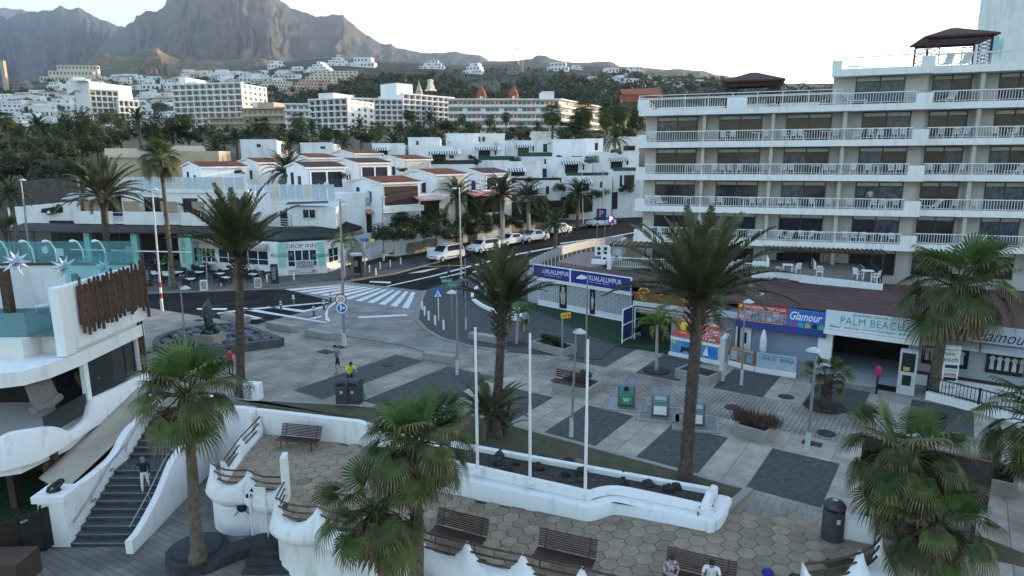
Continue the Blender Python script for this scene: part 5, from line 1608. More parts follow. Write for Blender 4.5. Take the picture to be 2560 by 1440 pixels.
FAN_V = variants(fan, [dict(Lp=1.3, r=.74, el=R(e), droop=R(d), hang=h) for e, d, h in ((78, 15, .35), (50, 35, .7), (22, 55, 1.0), (-8, 55, 1.1), (-38, 40, 1.1))], 'fan_leaf', FANG)
FAN_Y = variants(fan, [dict(Lp=.9, r=1.05, el=R(e), droop=R(d), hang=h) for e, d, h in ((80, 12, .2), (58, 25, .45))], 'fan_leaf', FANY)
FAN_D = variants(fan, [dict(Lp=.9, r=.9, el=R(e), droop=R(18), hang=.7, n=18) for e in (-50, -72)], 'dead_leaf', DEAD)
FEA_V = variants(feather, [dict(L=4.0, el=R(e), droop=R(d), n=66, ll=.6, lw=.05) for e, d in ((80, 30), (60, 42), (40, 55), (18, 65), (-8, 55))], 'frond', FEAG)
FEA_C = variants(feather, [dict(L=4.0, el=R(e), droop=R(d), n=34, ll=.5, lw=.06) for e, d in ((80, 60), (50, 95), (20, 100), (-10, 70))], 'frond', FEAD)
FEA_B = variants(feather, [dict(L=4.0, el=R(e), droop=R(d), n=30, ll=.5, lw=.03) for e, d in ((-25, 60), (-50, 35))], 'dead_frond', DEAD)
FOX_V = variants(feather, [dict(L=1.5, el=R(e), droop=R(d), n=26, ll=.36, lw=.05, twist=1.2) for e, d in ((65, 110), (35, 120), (5, 100))], 'frond', FOXG)
def fanpalm(lab, base, top, s, n=46, nd=16, r0=.2, r1=.15, young=8, boots=None, mid=None, low=-45):
 return palm('fan_palm', lab, base, top, r0, r1, [(FAN_V, int(n * .6), (R(66), R(low)), s, 'fan_leaf'), (FAN_Y, young, (R(85), R(50)), s * 1.0, 'fan_leaf'), (FAN_D, nd, (R(-45), R(-80)), s * .9, 'dead_leaf')], 'fan palms by the terrace', TRUNKM, boots, mid)
def datepalm(lab, base, top, s, n=44, r0=.24, r1=.22, e=(84, -2), nd=4, mid=None, boots=True):
 L = (Vector(top) - Vector(base)).length
 return palm('date_palm', lab, base, top, r0, r1, [(FEA_V, int(n * 1.0), (R(e[0]), R(e[1])), s, 'frond'), (FEA_B, nd, (R(-20), R(-50)), s * .6, 'dead_frond')], 'date palms on the promenade', TRUNKD, (max(.1, 1 - 1.5 / L), 1.0, .46, 90, .17) if boots else None, mid)
pb_ = P(495, 1396, -2.45)
fanpalm('slim fan palm in the dark stone ring below the beach stairs', pb_, PY(468, 985, pb_.y + .4), 1.12, 40, 20, .24, .14, 8)
pb_ = Vector((-3.15, 18.7, -3.05))
fanpalm('taller crown of the double fan palm in front of the wavy parapet', pb_, PY(1040, 1105, 18.9), 1.02, 52, 26, .25, .2, 9, (.55, 1, .24, 110, .12))
pb_ = Vector((-3.75, 18.1, -3.05))
fanpalm('lower crown of the double fan palm in front of the wavy parapet', pb_, PY(945, 1275, 18.0), .95, 46, 26, .26, .22, 3, (.4, 1, .26, 90, .12))
pb_ = P(2262, 1392, 0)
fanpalm('bushy fan palm with the thick scaly trunk near the gate parapet', pb_, PY(2262, 1135, pb_.y + .1), 1.05, 46, 34, .3, .24, 5, (.1, 1, .28, 170, .13))
pb_ = P(2345, 1445, 0)
fanpalm('low young fan palm at the foot of the scaly trunked palm', pb_, PY(2340, 1310, pb_.y + .1), .9, 34, 14, .25, .2, 6)
pb_ = P(2332, 985, 0)
fanpalm('tall leaning fan palm before the pale clothes shop', pb_, PY(2395, 715, pb_.y - .4), 1.6, 44, 16, .3, .2, 7, None, PY(2352, 860, pb_.y - .2), -40)
pb_ = P(2640, 1300, 0)
fanpalm('fan palm cut off by the picture edge beside the promenade', pb_, PY(2625, 1060, pb_.y), 1.15, 40, 20, .25, .2, 5)
pb_ = P(602, 990, 0)
datepalm('big date palm on the plaza beside the woman in red', pb_, PY(597, 640, pb_.y), .88, 46, .22, .18, (89, 34))
pb_ = P(1240, 1088, 0)
datepalm('date palm rising behind the short bushy palm on the grass strip', pb_, PY(1256, 770, pb_.y), .66, 46, .22, .17, (89, 32), 3)
pb_ = P(1712, 1198, 0)
datepalm('tallest leaning date palm in front of the brown sign shop', pb_, PY(1748, 748, pb_.y), .84, 58, .24, .2, (89, 16), 8, PY(1728, 990, pb_.y))
pb_ = P(1225, 1085, 0)
palm('date_palm', 'short bushy date palm sprouting at the foot of a taller trunk', pb_, pb_ + Vector((0, 0, 1.0)), .2, .2, [(FEA_V, 34, (R(84), R(15)), .48, 'frond'), (FEA_B, 8, (R(-20), R(-50)), .35, 'dead_frond')], 'date palms on the promenade', TRUNKD, (.1, 1, .24, 40, .13))
pb_ = P(1262, 1085, 0)
palm('date_palm', 'tiny date palm sucker in the grass by the kerb', pb_, pb_ + Vector((0, 0, .3)), .1, .1, [(FEA_V, 16, (R(84), R(35)), .3, 'frond')], 'date palms on the promenade', TRUNKD)
pb_ = PY(264, 640, 61); pb_.z = T(0, 61)
datepalm('date palm in front of the bar terrace with tan shutters', pb_, PY(258, 490, pb_.y), 1.0, 44, .3, .3, (84, -8))
pb_ = PY(427, 655, 61); pb_.z = T(0, 61)
palm('fan_palm', 'tall slim fan palm in front of the white apartment terraces', pb_, PY(402, 398, pb_.y), .22, .16, [(FAN_V, 34, (R(60), R(-45)), 1.05, 'fan_leaf'), (FAN_Y, 8, (R(85), R(55)), 1.1, 'fan_leaf')], 'street palms', TRUNKM)
# young palms with pale trunks in round tree pits
def foxtail(lab, px, py, tx, ty, s, n=11, pit=True, m=FOX_V, z=None):
 b = P(px, py, 0) if py > 760 else hit(px, py)
 if pit:
  q = MB(); q.lathe((0, 0, 0), [(.75, .005), (.75, .07), (.68, .075)], 24); q.lathe((0, 0, .06), [(.66, 0), (.3, .03), (.01, .04)], 20)
  q.build('tree_pit', SOIL, loc=b, label='round earth tree pit under the ' + lab, cat='tree pit', group='tree pits')
 return palm('young_palm', lab, b, PY(tx, ty, b.y), .1, .075, [(m, n, (R(75), R(-5)), s, 'frond')], 'young palms in tree pits', TRUNKW)
foxtail('young palm with pale trunk by the white ring planter', 1291, 862, 1296, 785, .95)
foxtail('young palm with pale trunk before the blue screen', 1641, 928, 1643, 812, 1.0)
foxtail('young palm with pale trunk by the pizzeria corner', 862, 698, 856, 605, 1.15, 12)
foxtail('young palm with white trunk behind the first taxi', 1092, 622, 1088, 545, 1.1, 12, False)
pb_ = P(2062, 1018, 0)
q = MB(); q.lathe((0, 0, 0), [(.95, .005), (.95, .07), (.88, .075)], 24); q.lathe((0, 0, .06), [(.86, 0), (.3, .04), (.01, .05)], 20)
q.build('tree_pit', SOIL, loc=pb_, label='round earth tree pit under the stout dark fan palm', cat='tree pit', group='tree pits')
palm('fan_palm', 'stout dark green fan palm in a tree pit outside the shopping arcade', pb_, pb_ + Vector((.05, 0, 1.6)), .24, .2, [(FAN_V, 26, (R(74), R(15)), .6, 'fan_leaf'), (FAN_V, 6, (R(0), R(-40)), .5, 'fan_leaf')], 'fan palms by the terrace', TRUNKD, (.05, 1, .26, 60, .13))
# ---- street and garden palms (individual fronds joined from here on: too small to pick apart)
def crown_mesh(fn_list, cnt, e0, e1, name, m):
 q = MB()
 for i in range(cnt):
  e = lerp(e0, e1, (i + U(0, 1)) / cnt)
  a = i * 2.39996 + U(-.2, .2)
  q.X = Matrix.Rotation(a, 4, 'Z')
  s = fn_list(e)
  q.add(s.v, s.f)
 q.X = None
 me = q.mesh(name)
 me.materials.append(m)
 return me
CRF = [crown_mesh(lambda e: fan(.85, .75, e, R(40), 13, 2.2, .5), 34, R(80), R(-60), 'crown', FANG) for _ in range(2)]
CRD = [crown_mesh(lambda e: feather(3.0, e, R(75), 20, .1, .5), 34, R(82), R(-25), 'crown', FEAD) for _ in range(2)]
q = MB(); trunk(q, [(0, 0, -.1), (.01, 0, .5), (0, 0, 1)], 1, .8, .06, 7, 10, 1.3)
TRM = q.mesh('trunk'); TRM.materials.append(TRUNKM)
def farpalm(kind, px, py, rpx, y, lab, group='palms among the houses', tw=None):
 c = PY(px, py, y)
 k = ppm(c)
 r = rpx / k
 g = T(c.x, c.y)
 h = max(c.z - g, r * .4)
 t = thing('fan_palm' if kind == 'f' else 'date_palm', lab, 'palm tree', (c.x, c.y, c.z - h), 0, group)
 sc_ = r / (1.15 if kind == 'f' else 2.35)
 inst('crown', (CRF if kind == 'f' else CRD)[rnd.randrange(2)], t, (0, 0, h), (0, 0, U(0, 6)), sc_)
 tr = (.09 + .1 * sc_) if kind == 'f' else .16 + .12 * sc_
 inst('trunk', TRM, t, (0, 0, 0), (U(-.02, .02), U(-.02, .02), 0), (tr, tr, h))
 if tw: t.children[1].material_slots[0].link = 'OBJECT'; t.children[1].material_slots[0].material = TRUNKW
 return t
def cluster(n, spread, leaf, seed, flat=.8, clumps=9):
 """leaf faces gathered in clumps: an uneven crown with gaps"""
 r_ = random.Random(seed)
 q = MB()
 cs = []
 for i in range(clumps):
  a, b = r_.uniform(0, 6.28), r_.uniform(-.6, 1)
  k = r_.uniform(.3, .8)
  cs.append((Vector((math.cos(a) * k * math.cos(b), math.sin(a) * k * math.cos(b), math.sin(b) * k * flat)), r_.uniform(.25, .48)))
 for i in range(n):
  c, rr = cs[r_.randrange(clumps)]
  d = Vector((r_.gauss(0, 1), r_.gauss(0, 1), r_.gauss(0, 1))).normalized()
  p = c + d * rr * (r_.uniform(.55, 1.05))
  u = Vector((r_.gauss(0, 1), r_.gauss(0, 1), r_.gauss(0, 1))).cross(d).normalized()
  v = (d + u * .3).cross(u).normalized()
  w = leaf * r_.uniform(.5, 1.3)
  q.add([p - u * w, p + v * w * .5, p + u * w, p - v * w * .5], [(0, 1, 2, 3)])
 return q
TRC = []
for i in range(4):
 me = cluster(2600, 1, .06, i + 20).mesh('crown'); me.materials.append(TREEG if i < 3 else TREEG2); TRC.append(me)
def limbs():
 q = MB()
 q.tube([(0, 0, -1.4), (.03, 0, -.6), (0, .02, 0)], [.07, .05, .035], 6)
 for i in range(5):
  a = i * 1.26
  q.tube([(0, 0, -.5 + i * .06), (.3 * math.cos(a), .3 * math.sin(a), .0), (.6 * math.cos(a), .6 * math.sin(a), .3)], [.035, .022, .01], 5)
 me = q.mesh('trunk'); me.materials.append(BARK)
 return me
LIMB = limbs()
def tree(px, py, rx, ry, y, lab, group='trees among the houses', v=None, name='broadleaf_tree'):
 c = PY(px, py, y)
 k = ppm(c)
 a, b = rx / k, ry / k
 t = thing(name, lab, 'tree', (c.x, c.y, T(c.x, c.y)), 0, group)
 h = c.z - T(c.x, c.y)
 inst('crown', TRC[rnd.randrange(3) if v is None else v], t, (0, 0, h), (0, 0, U(0, 6)), (a, a, b))
 inst('trunk', LIMB, t, (0, 0, h), (0, 0, U(0, 6)), (a, a, max(b, h / 1.4)))
 return t
# street palms along the climbing road
for kind, px, py, r, y, lab, tw in [('d', 1140, 492, 62, 82, 'dark arching date palm behind the bus stop hedge', 0), ('d', 1256, 487, 58, 80, 'bright arching date palm with a white painted trunk above the taxis', 1), ('d', 1322, 492, 42, 84, 'ragged yellowish palm beside the white walled house', 1), ('d', 1445, 485, 42, 92, 'date palm before the lava wall by the street lamps', 0), ('d', 1388, 560, 36, 74, 'small date palm in the kerb island beside the last taxi', 0), ('d', 718, 430, 58, 84, 'dark date palm between the tiled roofs and the roof screens', 0),
 ('d', 25, 488, 45, 70, 'leafy date palm by the lamp post near the picture edge', 0)]:
 farpalm(kind, px, py, r, y, lab, 'street palms', tw)
FP = [('f', 1380, 285, 26, 125), ('f', 1460, 275, 27, 126), ('f', 1412, 325, 22, 122), ('f', 1440, 310, 24, 124), ('f', 1462, 335, 25, 123), ('f', 1455, 300, 22, 128), ('f', 1518, 290, 26, 130), ('f', 1552, 285, 22, 130), ('f', 1495, 345, 22, 128), ('d', 1413, 360, 42, 118), ('d', 1538, 350, 34, 120), ('f', 1265, 292, 12, 170), ('f', 1225, 300, 14, 165), ('f', 1180, 318, 14, 160), ('f', 1155, 295, 12, 175), ('d', 1075, 300, 26, 165), ('f', 1030, 290, 13, 190), ('f', 1045, 315, 12, 185), ('f', 1018, 285, 12, 190), ('f', 940, 325, 22, 150), ('d', 900, 315, 24, 155), ('d', 1000, 325, 24, 150), ('d', 1150, 345, 22, 145), ('d', 780, 320, 26, 155), ('f', 745, 300, 20, 150), ('f', 655, 315, 24, 145), ('f', 750, 325, 20, 150), ('d', 985, 360, 34, 128), ('d', 1020, 358, 30, 126), ('d', 860, 360, 26, 128), ('d', 790, 365, 22, 130), ('d', 1100, 355, 26, 125), ('d', 620, 340, 26, 140), ('d', 95, 315, 32, 130), ('f', 15, 300, 22, 125), ('f', 40, 325, 20, 130), ('d', 345, 300, 34, 140), ('f', 275, 285, 16, 170), ('f', 300, 300, 18, 165), ('f', 255, 295, 14, 170), ('d', 540, 375, 34, 120), ('d', 590, 345, 26, 135), ('d', 700, 340, 22, 150), ('f', 1300, 318, 13, 160), ('f', 1085, 325, 12, 150), ('d', 505, 330, 18, 150), ('d', 1345, 318, 18, 160), ('f', 820, 335, 14, 150), ('d', 150, 335, 22, 128)]
wd = lambda px: 'between the big hotel wing and the white hotel' if px > 1485 else 'in front of the orange and white hotel' if px > 1120 else 'before the long white curved hotel' if px > 870 else 'below the hotel with red awnings' if px > 690 else 'near the tan apartment block' if px > 500 else 'in the dark gardens below the gridded hotel' if px > 180 else 'in the dark gardens at the picture edge'
cnt = {}
ORD = ORD + ['eighth', 'ninth', 'tenth', 'eleventh', 'twelfth', 'thirteenth', 'fourteenth', 'fifteenth']
for kind, px, py, r, y in FP:
 w_ = wd(px)
 cnt[w_] = cnt.get(w_, 0) + 1
 k_ = (w_, kind)
 cnt[k_] = cnt.get(k_, 0) + 1
 farpalm(kind, px, py, r, y, f'{ORD[cnt[k_] - 1]} {"fan" if kind == "f" else "feathery date"} palm {w_}')
for px, py, rx, ry, y, lab, v in [(195, 320, 52, 75, 125, 'tall dark open tree before the gridded white hotel', 0), (160, 370, 55, 45, 115, 'dark bushy tree at the foot of the tall open tree', 1), (60, 410, 80, 50, 105, 'broad dark hedge tree above the parking wall', 2), (150, 425, 75, 48, 100, 'dark hedge tree beside the tan villa', 0), (15, 430, 60, 50, 102, 'dark hedge tree at the picture edge', 1), (110, 470, 60, 35, 96, 'low dark hedge tree over the grey wall', 2), (180, 480, 45, 50, 95, 'dark hedge tree next to the white awning apartments', 1), (430, 310, 58, 45, 140, 'round dark tree behind the tall slim fan palm', 0), (395, 335, 45, 40, 135, 'dark tree beside the tan villa roof', 2), (470, 340, 40, 30, 140, 'low dark tree before the tan apartment block', 1), (300, 345, 45, 35, 140, 'dark tree behind the tan villa', 1), (715, 345, 55, 42, 140, 'dense dark tree behind the tiled roofs', 0), (690, 360, 40, 35, 135, 'dark shrubby tree behind the tiled roofs', 2), (840, 335, 45, 28, 160, 'dark tree below the hotel with red awnings', 1), (1045, 335, 38, 22, 170, 'dark tree in front of the curved white hotel', 2), (1130, 315, 40, 25, 175, 'dark tree before the end of the curved white hotel', 0), (1185, 320, 40, 26, 165, 'bushy tree before the orange panelled hotel', 1), (1300, 335, 46, 26, 140, 'round green tree above the flat white bungalows', 3), (1255, 345, 30, 18, 138, 'small round tree beside the dish antennas', 3), (1330, 345, 30, 18, 138, 'small dark tree above the bungalow roofs', 0), (1560, 335, 40, 40, 150, 'dark tree beside the hotel corner', 1), (1590, 300, 26, 60, 160, 'dark conifer shaped tree beside the hotel corner', 0), (1530, 270, 40, 35, 230, 'dark tree at the edge of the wooded park', 2), (10, 560, 32, 38, 62, 'bright green bush tree by the picture edge lamp post', 3), (560, 350, 40, 24, 150, 'dark tree before the tan terraces', 0), (350, 330, 30, 30, 150, 'dark palm shaded tree by the gridded hotel', 2), (240, 360, 40, 35, 125, 'dark tree under the gridded hotel', 2), (70, 365, 45, 35, 118, 'dark tree among garden palms at the picture edge', 0), (905, 345, 30, 20, 150, 'small dark tree among the palms of the white hotel', 1), (1220, 350, 30, 20, 140, 'shrubby tree above the striped awnings', 3)]:
 tree(px, py, rx, ry, y, lab, v=v)
# hedge between the houses and the street
for i, (px, py, rx, ry, y) in enumerate([(970, 575, 32, 26, 71), (1015, 565, 36, 28, 73), (1060, 560, 34, 30, 75), (1110, 575, 34, 22, 74), (1150, 555, 34, 26, 78), (1195, 558, 34, 24, 80), (1235, 545, 32, 22, 83), (1280, 545, 30, 20, 85), (1330, 535, 34, 20, 88), (1380, 525, 30, 18, 92), (1000, 540, 30, 22, 74), (1090, 540, 34, 24, 79), (1180, 528, 30, 20, 84), (1490, 515, 26, 16, 104), (1530, 500, 24, 22, 108), (1570, 490, 24, 24, 110), (1345, 500, 26, 18, 92), (1420, 515, 22, 14, 97)]):
 c = PY(px, py, y)
 k = ppm(c)
 o = inst('garden_shrub', TRC[i % 3], None, c - Vector((0, 0, .4)), (0, 0, U(0, 6)), (rx * 1.45 / k, rx * 1.2 / k, ry * 1.5 / k))
 tagp(o, ORD[i % 15] + ' dark green shrub of the street hedge ' + ['beside the sun deck shop stairs', 'behind the bus stop', 'above the stone wall', 'below the white bungalows'][min(3, int((px - 950) / 150))], 'shrub', 'hedge along the street')
for i, (px, py, rx, ry, y) in enumerate([(1100, 400, 14, 9, 104), (1195, 405, 16, 9, 110), (1290, 400, 14, 8, 112), (1240, 440, 16, 12, 98), (1330, 450, 18, 10, 97), (1400, 395, 14, 9, 110), (1480, 400, 18, 12, 104), (1540, 380, 16, 10, 106), (1395, 470, 20, 16, 96), (1290, 490, 22, 16, 95), (1250, 470, 18, 18, 92), (1440, 490, 26, 14, 98), (1500, 485, 26, 14, 100), (1570, 470, 22, 14, 101), (1350, 500, 26, 12, 95), (1155, 440, 12, 10, 84), (1005, 425, 14, 8, 92), (1180, 395, 12, 10, 108), (860, 440, 12, 10, 80), (700, 425, 16, 10, 82), (600, 430, 14, 8, 78), (1465, 440, 14, 10, 104), (1050, 420, 14, 10, 100)]):
 c = PY(px, py, y)
 k = ppm(c)
 tagp(inst('garden_shrub', TRC[i % 4], None, c, (0, 0, U(0, 6)), (rx * 1.2 / k, rx / k, ry * 1.3 / k)), ORD[i % 15] + ' dark garden shrub ' + ('among the tiled houses' if px < 1060 else ('on the white bungalow terraces nearer the hotel' if px > 1300 else 'on the white bungalow terraces nearer the tiled houses') if py < 445 else 'in front of the lower bungalow walls'), 'shrub', 'garden shrubs')
# wooded park on the hill and scattered scrub: far mass
wq = MB()
CL = [cluster(60, 1, .26, 50 + i, .8, 5) for i in range(6)]
rw = random.Random(11)
def scatter(poly, n, r0, r1, q):
 xs, ys_ = [p[0] for p in poly], [p[1] for p in poly]
 k = 0
 while k < n:
  px, py = rw.uniform(min(xs), max(xs)), rw.uniform(min(ys_), max(ys_))
  if not inside((px, py), poly): continue
  k += 1
  p = hit(px, py)
  r = rw.uniform(r0, r1)
  q.X = Matrix.Translation((p.x, p.y, p.z + r * .5)) @ Matrix.Rotation(rw.uniform(0, 6), 4, 'Z') @ Matrix.Diagonal((r, r, r * rw.uniform(.7, 1.3), 1))
  c = CL[rw.randrange(6)]
  q.add(c.v, c.f)
scatter([(690, 250), (820, 215), (950, 195), (1040, 185), (1120, 195), (1200, 235), (1200, 262), (860, 262), (700, 280)], 260, 3, 6.5, wq)
scatter([(1180, 258), (1260, 225), (1330, 205), (1450, 200), (1560, 190), (1700, 205), (1800, 208), (1960, 225), (2090, 232), (2090, 262), (1600, 262), (1500, 300), (1480, 252)], 420, 3.5, 7.5, wq)
scatter([(1480, 260), (1620, 240), (1620, 330), (1560, 345), (1500, 345)], 60, 3, 6, wq)
scatter([(360, 250), (500, 225), (700, 215), (700, 260), (650, 290), (480, 300), (380, 280)], 90, 2.5, 5, wq)
scatter([(150, 300), (500, 330), (700, 335), (1150, 330), (1480, 330), (1480, 345), (700, 360), (400, 350), (150, 345)], 80, 2.5, 4, wq)
scatter([(0, 330), (240, 330), (240, 400), (0, 410)], 40, 2.5, 4.5, wq)
wq.X = None
wq.build('woodland', TREEG, kind='stuff', label='dark wooded park covering the slope behind the hotels', cat='woodland')
wq = MB()
scatter([(960, 195), (1050, 165), (1560, 180), (1700, 195), (1560, 200), (1300, 215), (1150, 215)], 240, .8, 2.2, wq)
scatter([(0, 235), (100, 205), (450, 200), (700, 185), (700, 240), (300, 280), (0, 300)], 150, 2, 4.5, wq)
scatter([(1560, 180), (2085, 225), (2085, 235), (1560, 205)], 110, 2, 4, wq)
wq.X = None
wq.build('scrub', TREEG2, kind='stuff', label='sparse scrub and garden trees on the far hillside', cat='scrub')
# street lamps
def gpt(px, py): return P(px, py, 0) if py > 758 else hit(px, py)
def lamp(bx, by, tx, ty, lab, heads=(1,), r=.07, arm=.5, bands=False, base=True, hz=None, y=None):
 b = gpt(bx, by)
 top = PY(tx, ty, y or b.y)
 v = top - b
 t = thing('street_lamp', lab, 'street lamp', b, 0, 'street lamps')
 part('pole', GREY if not bands else LGREY, t, lambda q: q.tube([(0, 0, 0), v * .5, v], [r, r * .85, r * .6], 8))
 part('base_cover', LGREY, t, lambda q: q.tube([(0, 0, 0), (0, 0, .9)], [r * 1.5, r * 1.3], 8))
 for h in heads:
  a = abs(h) * arm
  hd = part('lamp_head', LGREY, t, lambda q: q.lathe((math.copysign(a, h), 0, v.z - .18 + (hz or 0)), [(.03, .2), (.24, .08), (.3, .02), (.26, 0), (.02, -.05)], 14))
  part('arm', GREY, hd, lambda q: q.tube([(0, 0, v.z - .1 + (hz or 0)), (math.copysign(a, h), 0, v.z + (hz or 0))], .025, 5))
 if bands:
  for i in range(5): part('red_band', RED if i % 2 == 0 else WHITE, t, lambda q: q.tube([v * (.02 + i * .045), v * (.062 + i * .045)], [r * 1.1, r * 1.1], 10))
 return t
lamp(861, 865, 850, 497, 'tall grey street lamp carrying the round speed limit sign', (1,), .1, .45)
lamp(406, 778, 380, 470, 'tall street lamp with red and white bands at its foot', (1,), .09, .5, True)
lamp(470, 930, 451, 715, 'short grey street lamp beside the dolphin fountain', (1,), .06, .35)
lamp(1153, 697, 1148, 468, 'tall street lamp at the kerb behind the man on the road', (-1,), .09, .5)
lamp(959, 652, 955, 490, 'street lamp in front of the sun deck shop beside the scooters', (1,), .08, .3)
lamp(1230, 592, 1227, 464, 'street lamp by the bus stop with the bright palm', (1,), .08, .35)
lamp(1457, 560, 1455, 428, 'street lamp before the lava wall, the nearer of a pair', (-1,), .08, .3)
lamp(1509, 560, 1507, 424, 'street lamp before the lava wall, the one by the parking sign', (-1,), .08, .4)
lamp(1143, 937, 1142, 725, 'slim street lamp with a flat plate beside the green street signs', (-1,), .06, .2)
lamp(1463, 950, 1469, 688, 'slim street lamp crossing the blue store sign', (-1,), .06, .3)
lamp(1428, 1092, 1440, 822, 'grey street lamp on a concrete foot in dark cobbles behind the flagpoles', (1,), .065, .3)
lamp(2017, 1130, 2042, 868, 'leaning pale street lamp beside the planter of brown twigs', (-1,), .075, .1)
lamp(1853, 963, 1863, 748, 'slim street lamp before the red excursions sign', (1,), .06, .1)
lamp(82, 700, 52, 447, 'twin street lamp in front of the dark hedge by the picture edge', (1,), .09, .5)
lamp(1165, 825, 1163, 645, 'thin pole beside the woman in black near the street signs', (), .05)
# road signs
def disc_sign(parent, z, r, rim, face, y=-.1):
 o = part('sign_plate', rim, parent, lambda q: q.lathe((0, 0, 0), [(r, 0), (r, .02)], 24), loc=(0, y, z))
 o.rotation_euler = (PI / 2, 0, 0)
 part('sign_face', face, o, lambda q: q.lathe((0, 0, .0201), [(r * .8, 0), (r * .8, .004)], 24))
 return o
b = gpt(861, 865)
def atz(px, py): return PY(px, py, b.y).z
t = thing('road_sign', 'round speed limit sign showing twenty on the tall lamp post', 'road sign', (b.x - .03, b.y - .06, 0), .05)
o = disc_sign(t, atz(860, 747), .38, RED, WHITE, -.08)
text('20', INKK, t, (0, -.115, atz(860, 747)), .38, .3)
t = thing('road_sign', 'round blue sign with white arrows below the speed limit sign', 'road sign', (b.x - .0, b.y - .06, 0), .05)
z_ = atz(861, 769)
o = disc_sign(t, z_, .36, WHITE, BLUEL, -.08)
part('arrow', INKW, t, lambda q: q.add([(-.1, -.112, z_ - .2), (-.02, -.112, z_ - .2), (-.02, -.112, z_ - .02), (.12, -.112, z_ - .02), (.12, -.112, z_ - .09), (.24, -.112, z_ + .02), (.12, -.112, z_ + .13), (.12, -.112, z_ + .06), (-.02, -.112, z_ + .06), (-.02, -.112, z_ + .14), (.04, -.112, z_ + .14), (-.06, -.112, z_ + .26), (-.16, -.112, z_ + .14), (-.1, -.112, z_ + .14)], [tuple(range(14))]))
b = gpt(1097, 803)
t = thing('road_sign', 'square blue pedestrian crossing sign on a white pole by the bollards', 'road sign', b, .03)
zt_ = PY(1097, 722, b.y).z
part('pole', WHITE, t, lambda q: q.tube([(0, 0, 0), (0, 0, zt_)], .035, 8))
part('plate', BLUEL, t, lambda q: q.b2((-.33, -.06, zt_ - .68), (.33, -.04, zt_)))
part('triangle', INKW, t, lambda q: q.add([(-.27, -.064, zt_ - .6), (.27, -.064, zt_ - .6), (0, -.064, zt_ - .08)], [(0, 1, 2)]))
part('walking_figure', INKK, t, lambda q: (q.tube([(0, -.068, zt_ - .33), (.01, -.068, zt_ - .44)], .03, 4), q.tube([(0, -.068, zt_ - .44), (-.09, -.068, zt_ - .58)], .02, 4), q.tube([(0, -.068, zt_ - .44), (.08, -.068, zt_ - .58)], .02, 4), q.ball((0, -.068, zt_ - .27), .03, 6, 4), q.tube([(-.1, -.068, zt_ - .44), (0, -.068, zt_ - .36), (.1, -.068, zt_ - .44)], .013, 4)))
b = gpt(1130, 805)
t = thing('street_sign', 'green street name blades on a dark grey post', 'street sign', b)
z1 = PY(1130, 700, b.y).z
part('post', GREY, t, lambda q: q.tube([(0, 0, 0), (0, 0, z1)], .05, 8))
part('foot', IRON, t, lambda q: q.box((0, 0, .02), (.7, .5, .04)))
for dz, rz, dx, s in ((-.05, .12, -.32, 'Avenida'), (-.42, -.18, .1, 'C. Eucaliptos')):
 o = part('blade', mat('green_sign', (.02, .25, .14), .5, .05), t, lambda q: q.b2((-.42, -.02, -.15), (.42, .02, .15)), loc=(dx, 0, z1 + dz), rz=rz)
 text(s, INKW, o, (0, -.022, 0), .7, .13)
b = gpt(1405, 890)
t = thing('street_sign', 'yellow finger sign on a grey post behind the hedge planter', 'street sign', b)
z1 = PY(1405, 787, b.y).z
part('post', GREY, t, lambda q: q.tube([(0, 0, 0), (0, 0, z1)], .06, 8))
o = part('blade', mat('sign_yellow', (.75, .42, .02), .5, .06), t, lambda q: q.b2((-.1, -.03, -.17), (.55, .03, .17)), loc=(0, -.06, z1 - .05), rz=.35)
text('Hotel', INKK, o, (.12, -.032, 0), .3, .12)
part('red_dot', RED, o, lambda q: q.tube([(.42, -.031, 0), (.42, -.036, 0)], .08, 10))
b = hit(913, 682)
t = thing('street_sign', 'blue and yellow street sign on a grey post by the phone booth', 'street sign', b)
z1 = PY(910, 608, b.y).z
part('post', GREY, t, lambda q: q.tube([(0, 0, 0), (0, 0, z1)], .07, 8))
part('blue_blade', BLUEL, t, lambda q: q.b2((-.3, -.05, z1 - .35), (.55, .0, z1)))
part('yellow_blade', YEL, t, lambda q: q.b2((.56, -.05, z1 - .38), (1.1, .0, z1 - .05)))
b = hit(1502, 600)
t = thing('parking_sign', 'blue parking sign with an orange letter by the car park ramp', 'road sign', b)
z1 = PY(1502, 556, b.y).z
part('board', mat('deep_blue', (.02, .04, .2), .5), t, lambda q: q.b2((-.62, -.05, z1 - 1.5), (.62, .05, z1)))
part('leg', GREY, t, lambda q: q.tube([(-.5, 0, 0), (-.5, 0, z1 - 1.5)], .05, 6))
part('leg', GREY, t, lambda q: q.tube([(.5, 0, 0), (.5, 0, z1 - 1.5)], .05, 6))
text('P', mat('sign_orange', (.8, .25, .05), .5), t, (0, -.06, z1 - .65), .5, .8, bold=.03)
t = thing('parking_sign', 'small lit red and blue parking panel behind the blue parking sign', 'road sign', hit(1527, 575))
z1 = PY(1525, 540, t.location.y).z - t.location.z
part('post', GREY, t, lambda q: q.tube([(0, 0, 0), (0, 0, z1 - 1)], .05, 6))
part('panel', BLUEL, t, lambda q: q.b2((-.4, -.05, z1 - 1), (.4, .05, z1)))
text('P', mat('lit_red', (1, .08, .12), .5, .0, emit=2.5), t, (0, -.06, z1 - .45), .45, .7, bold=.04)
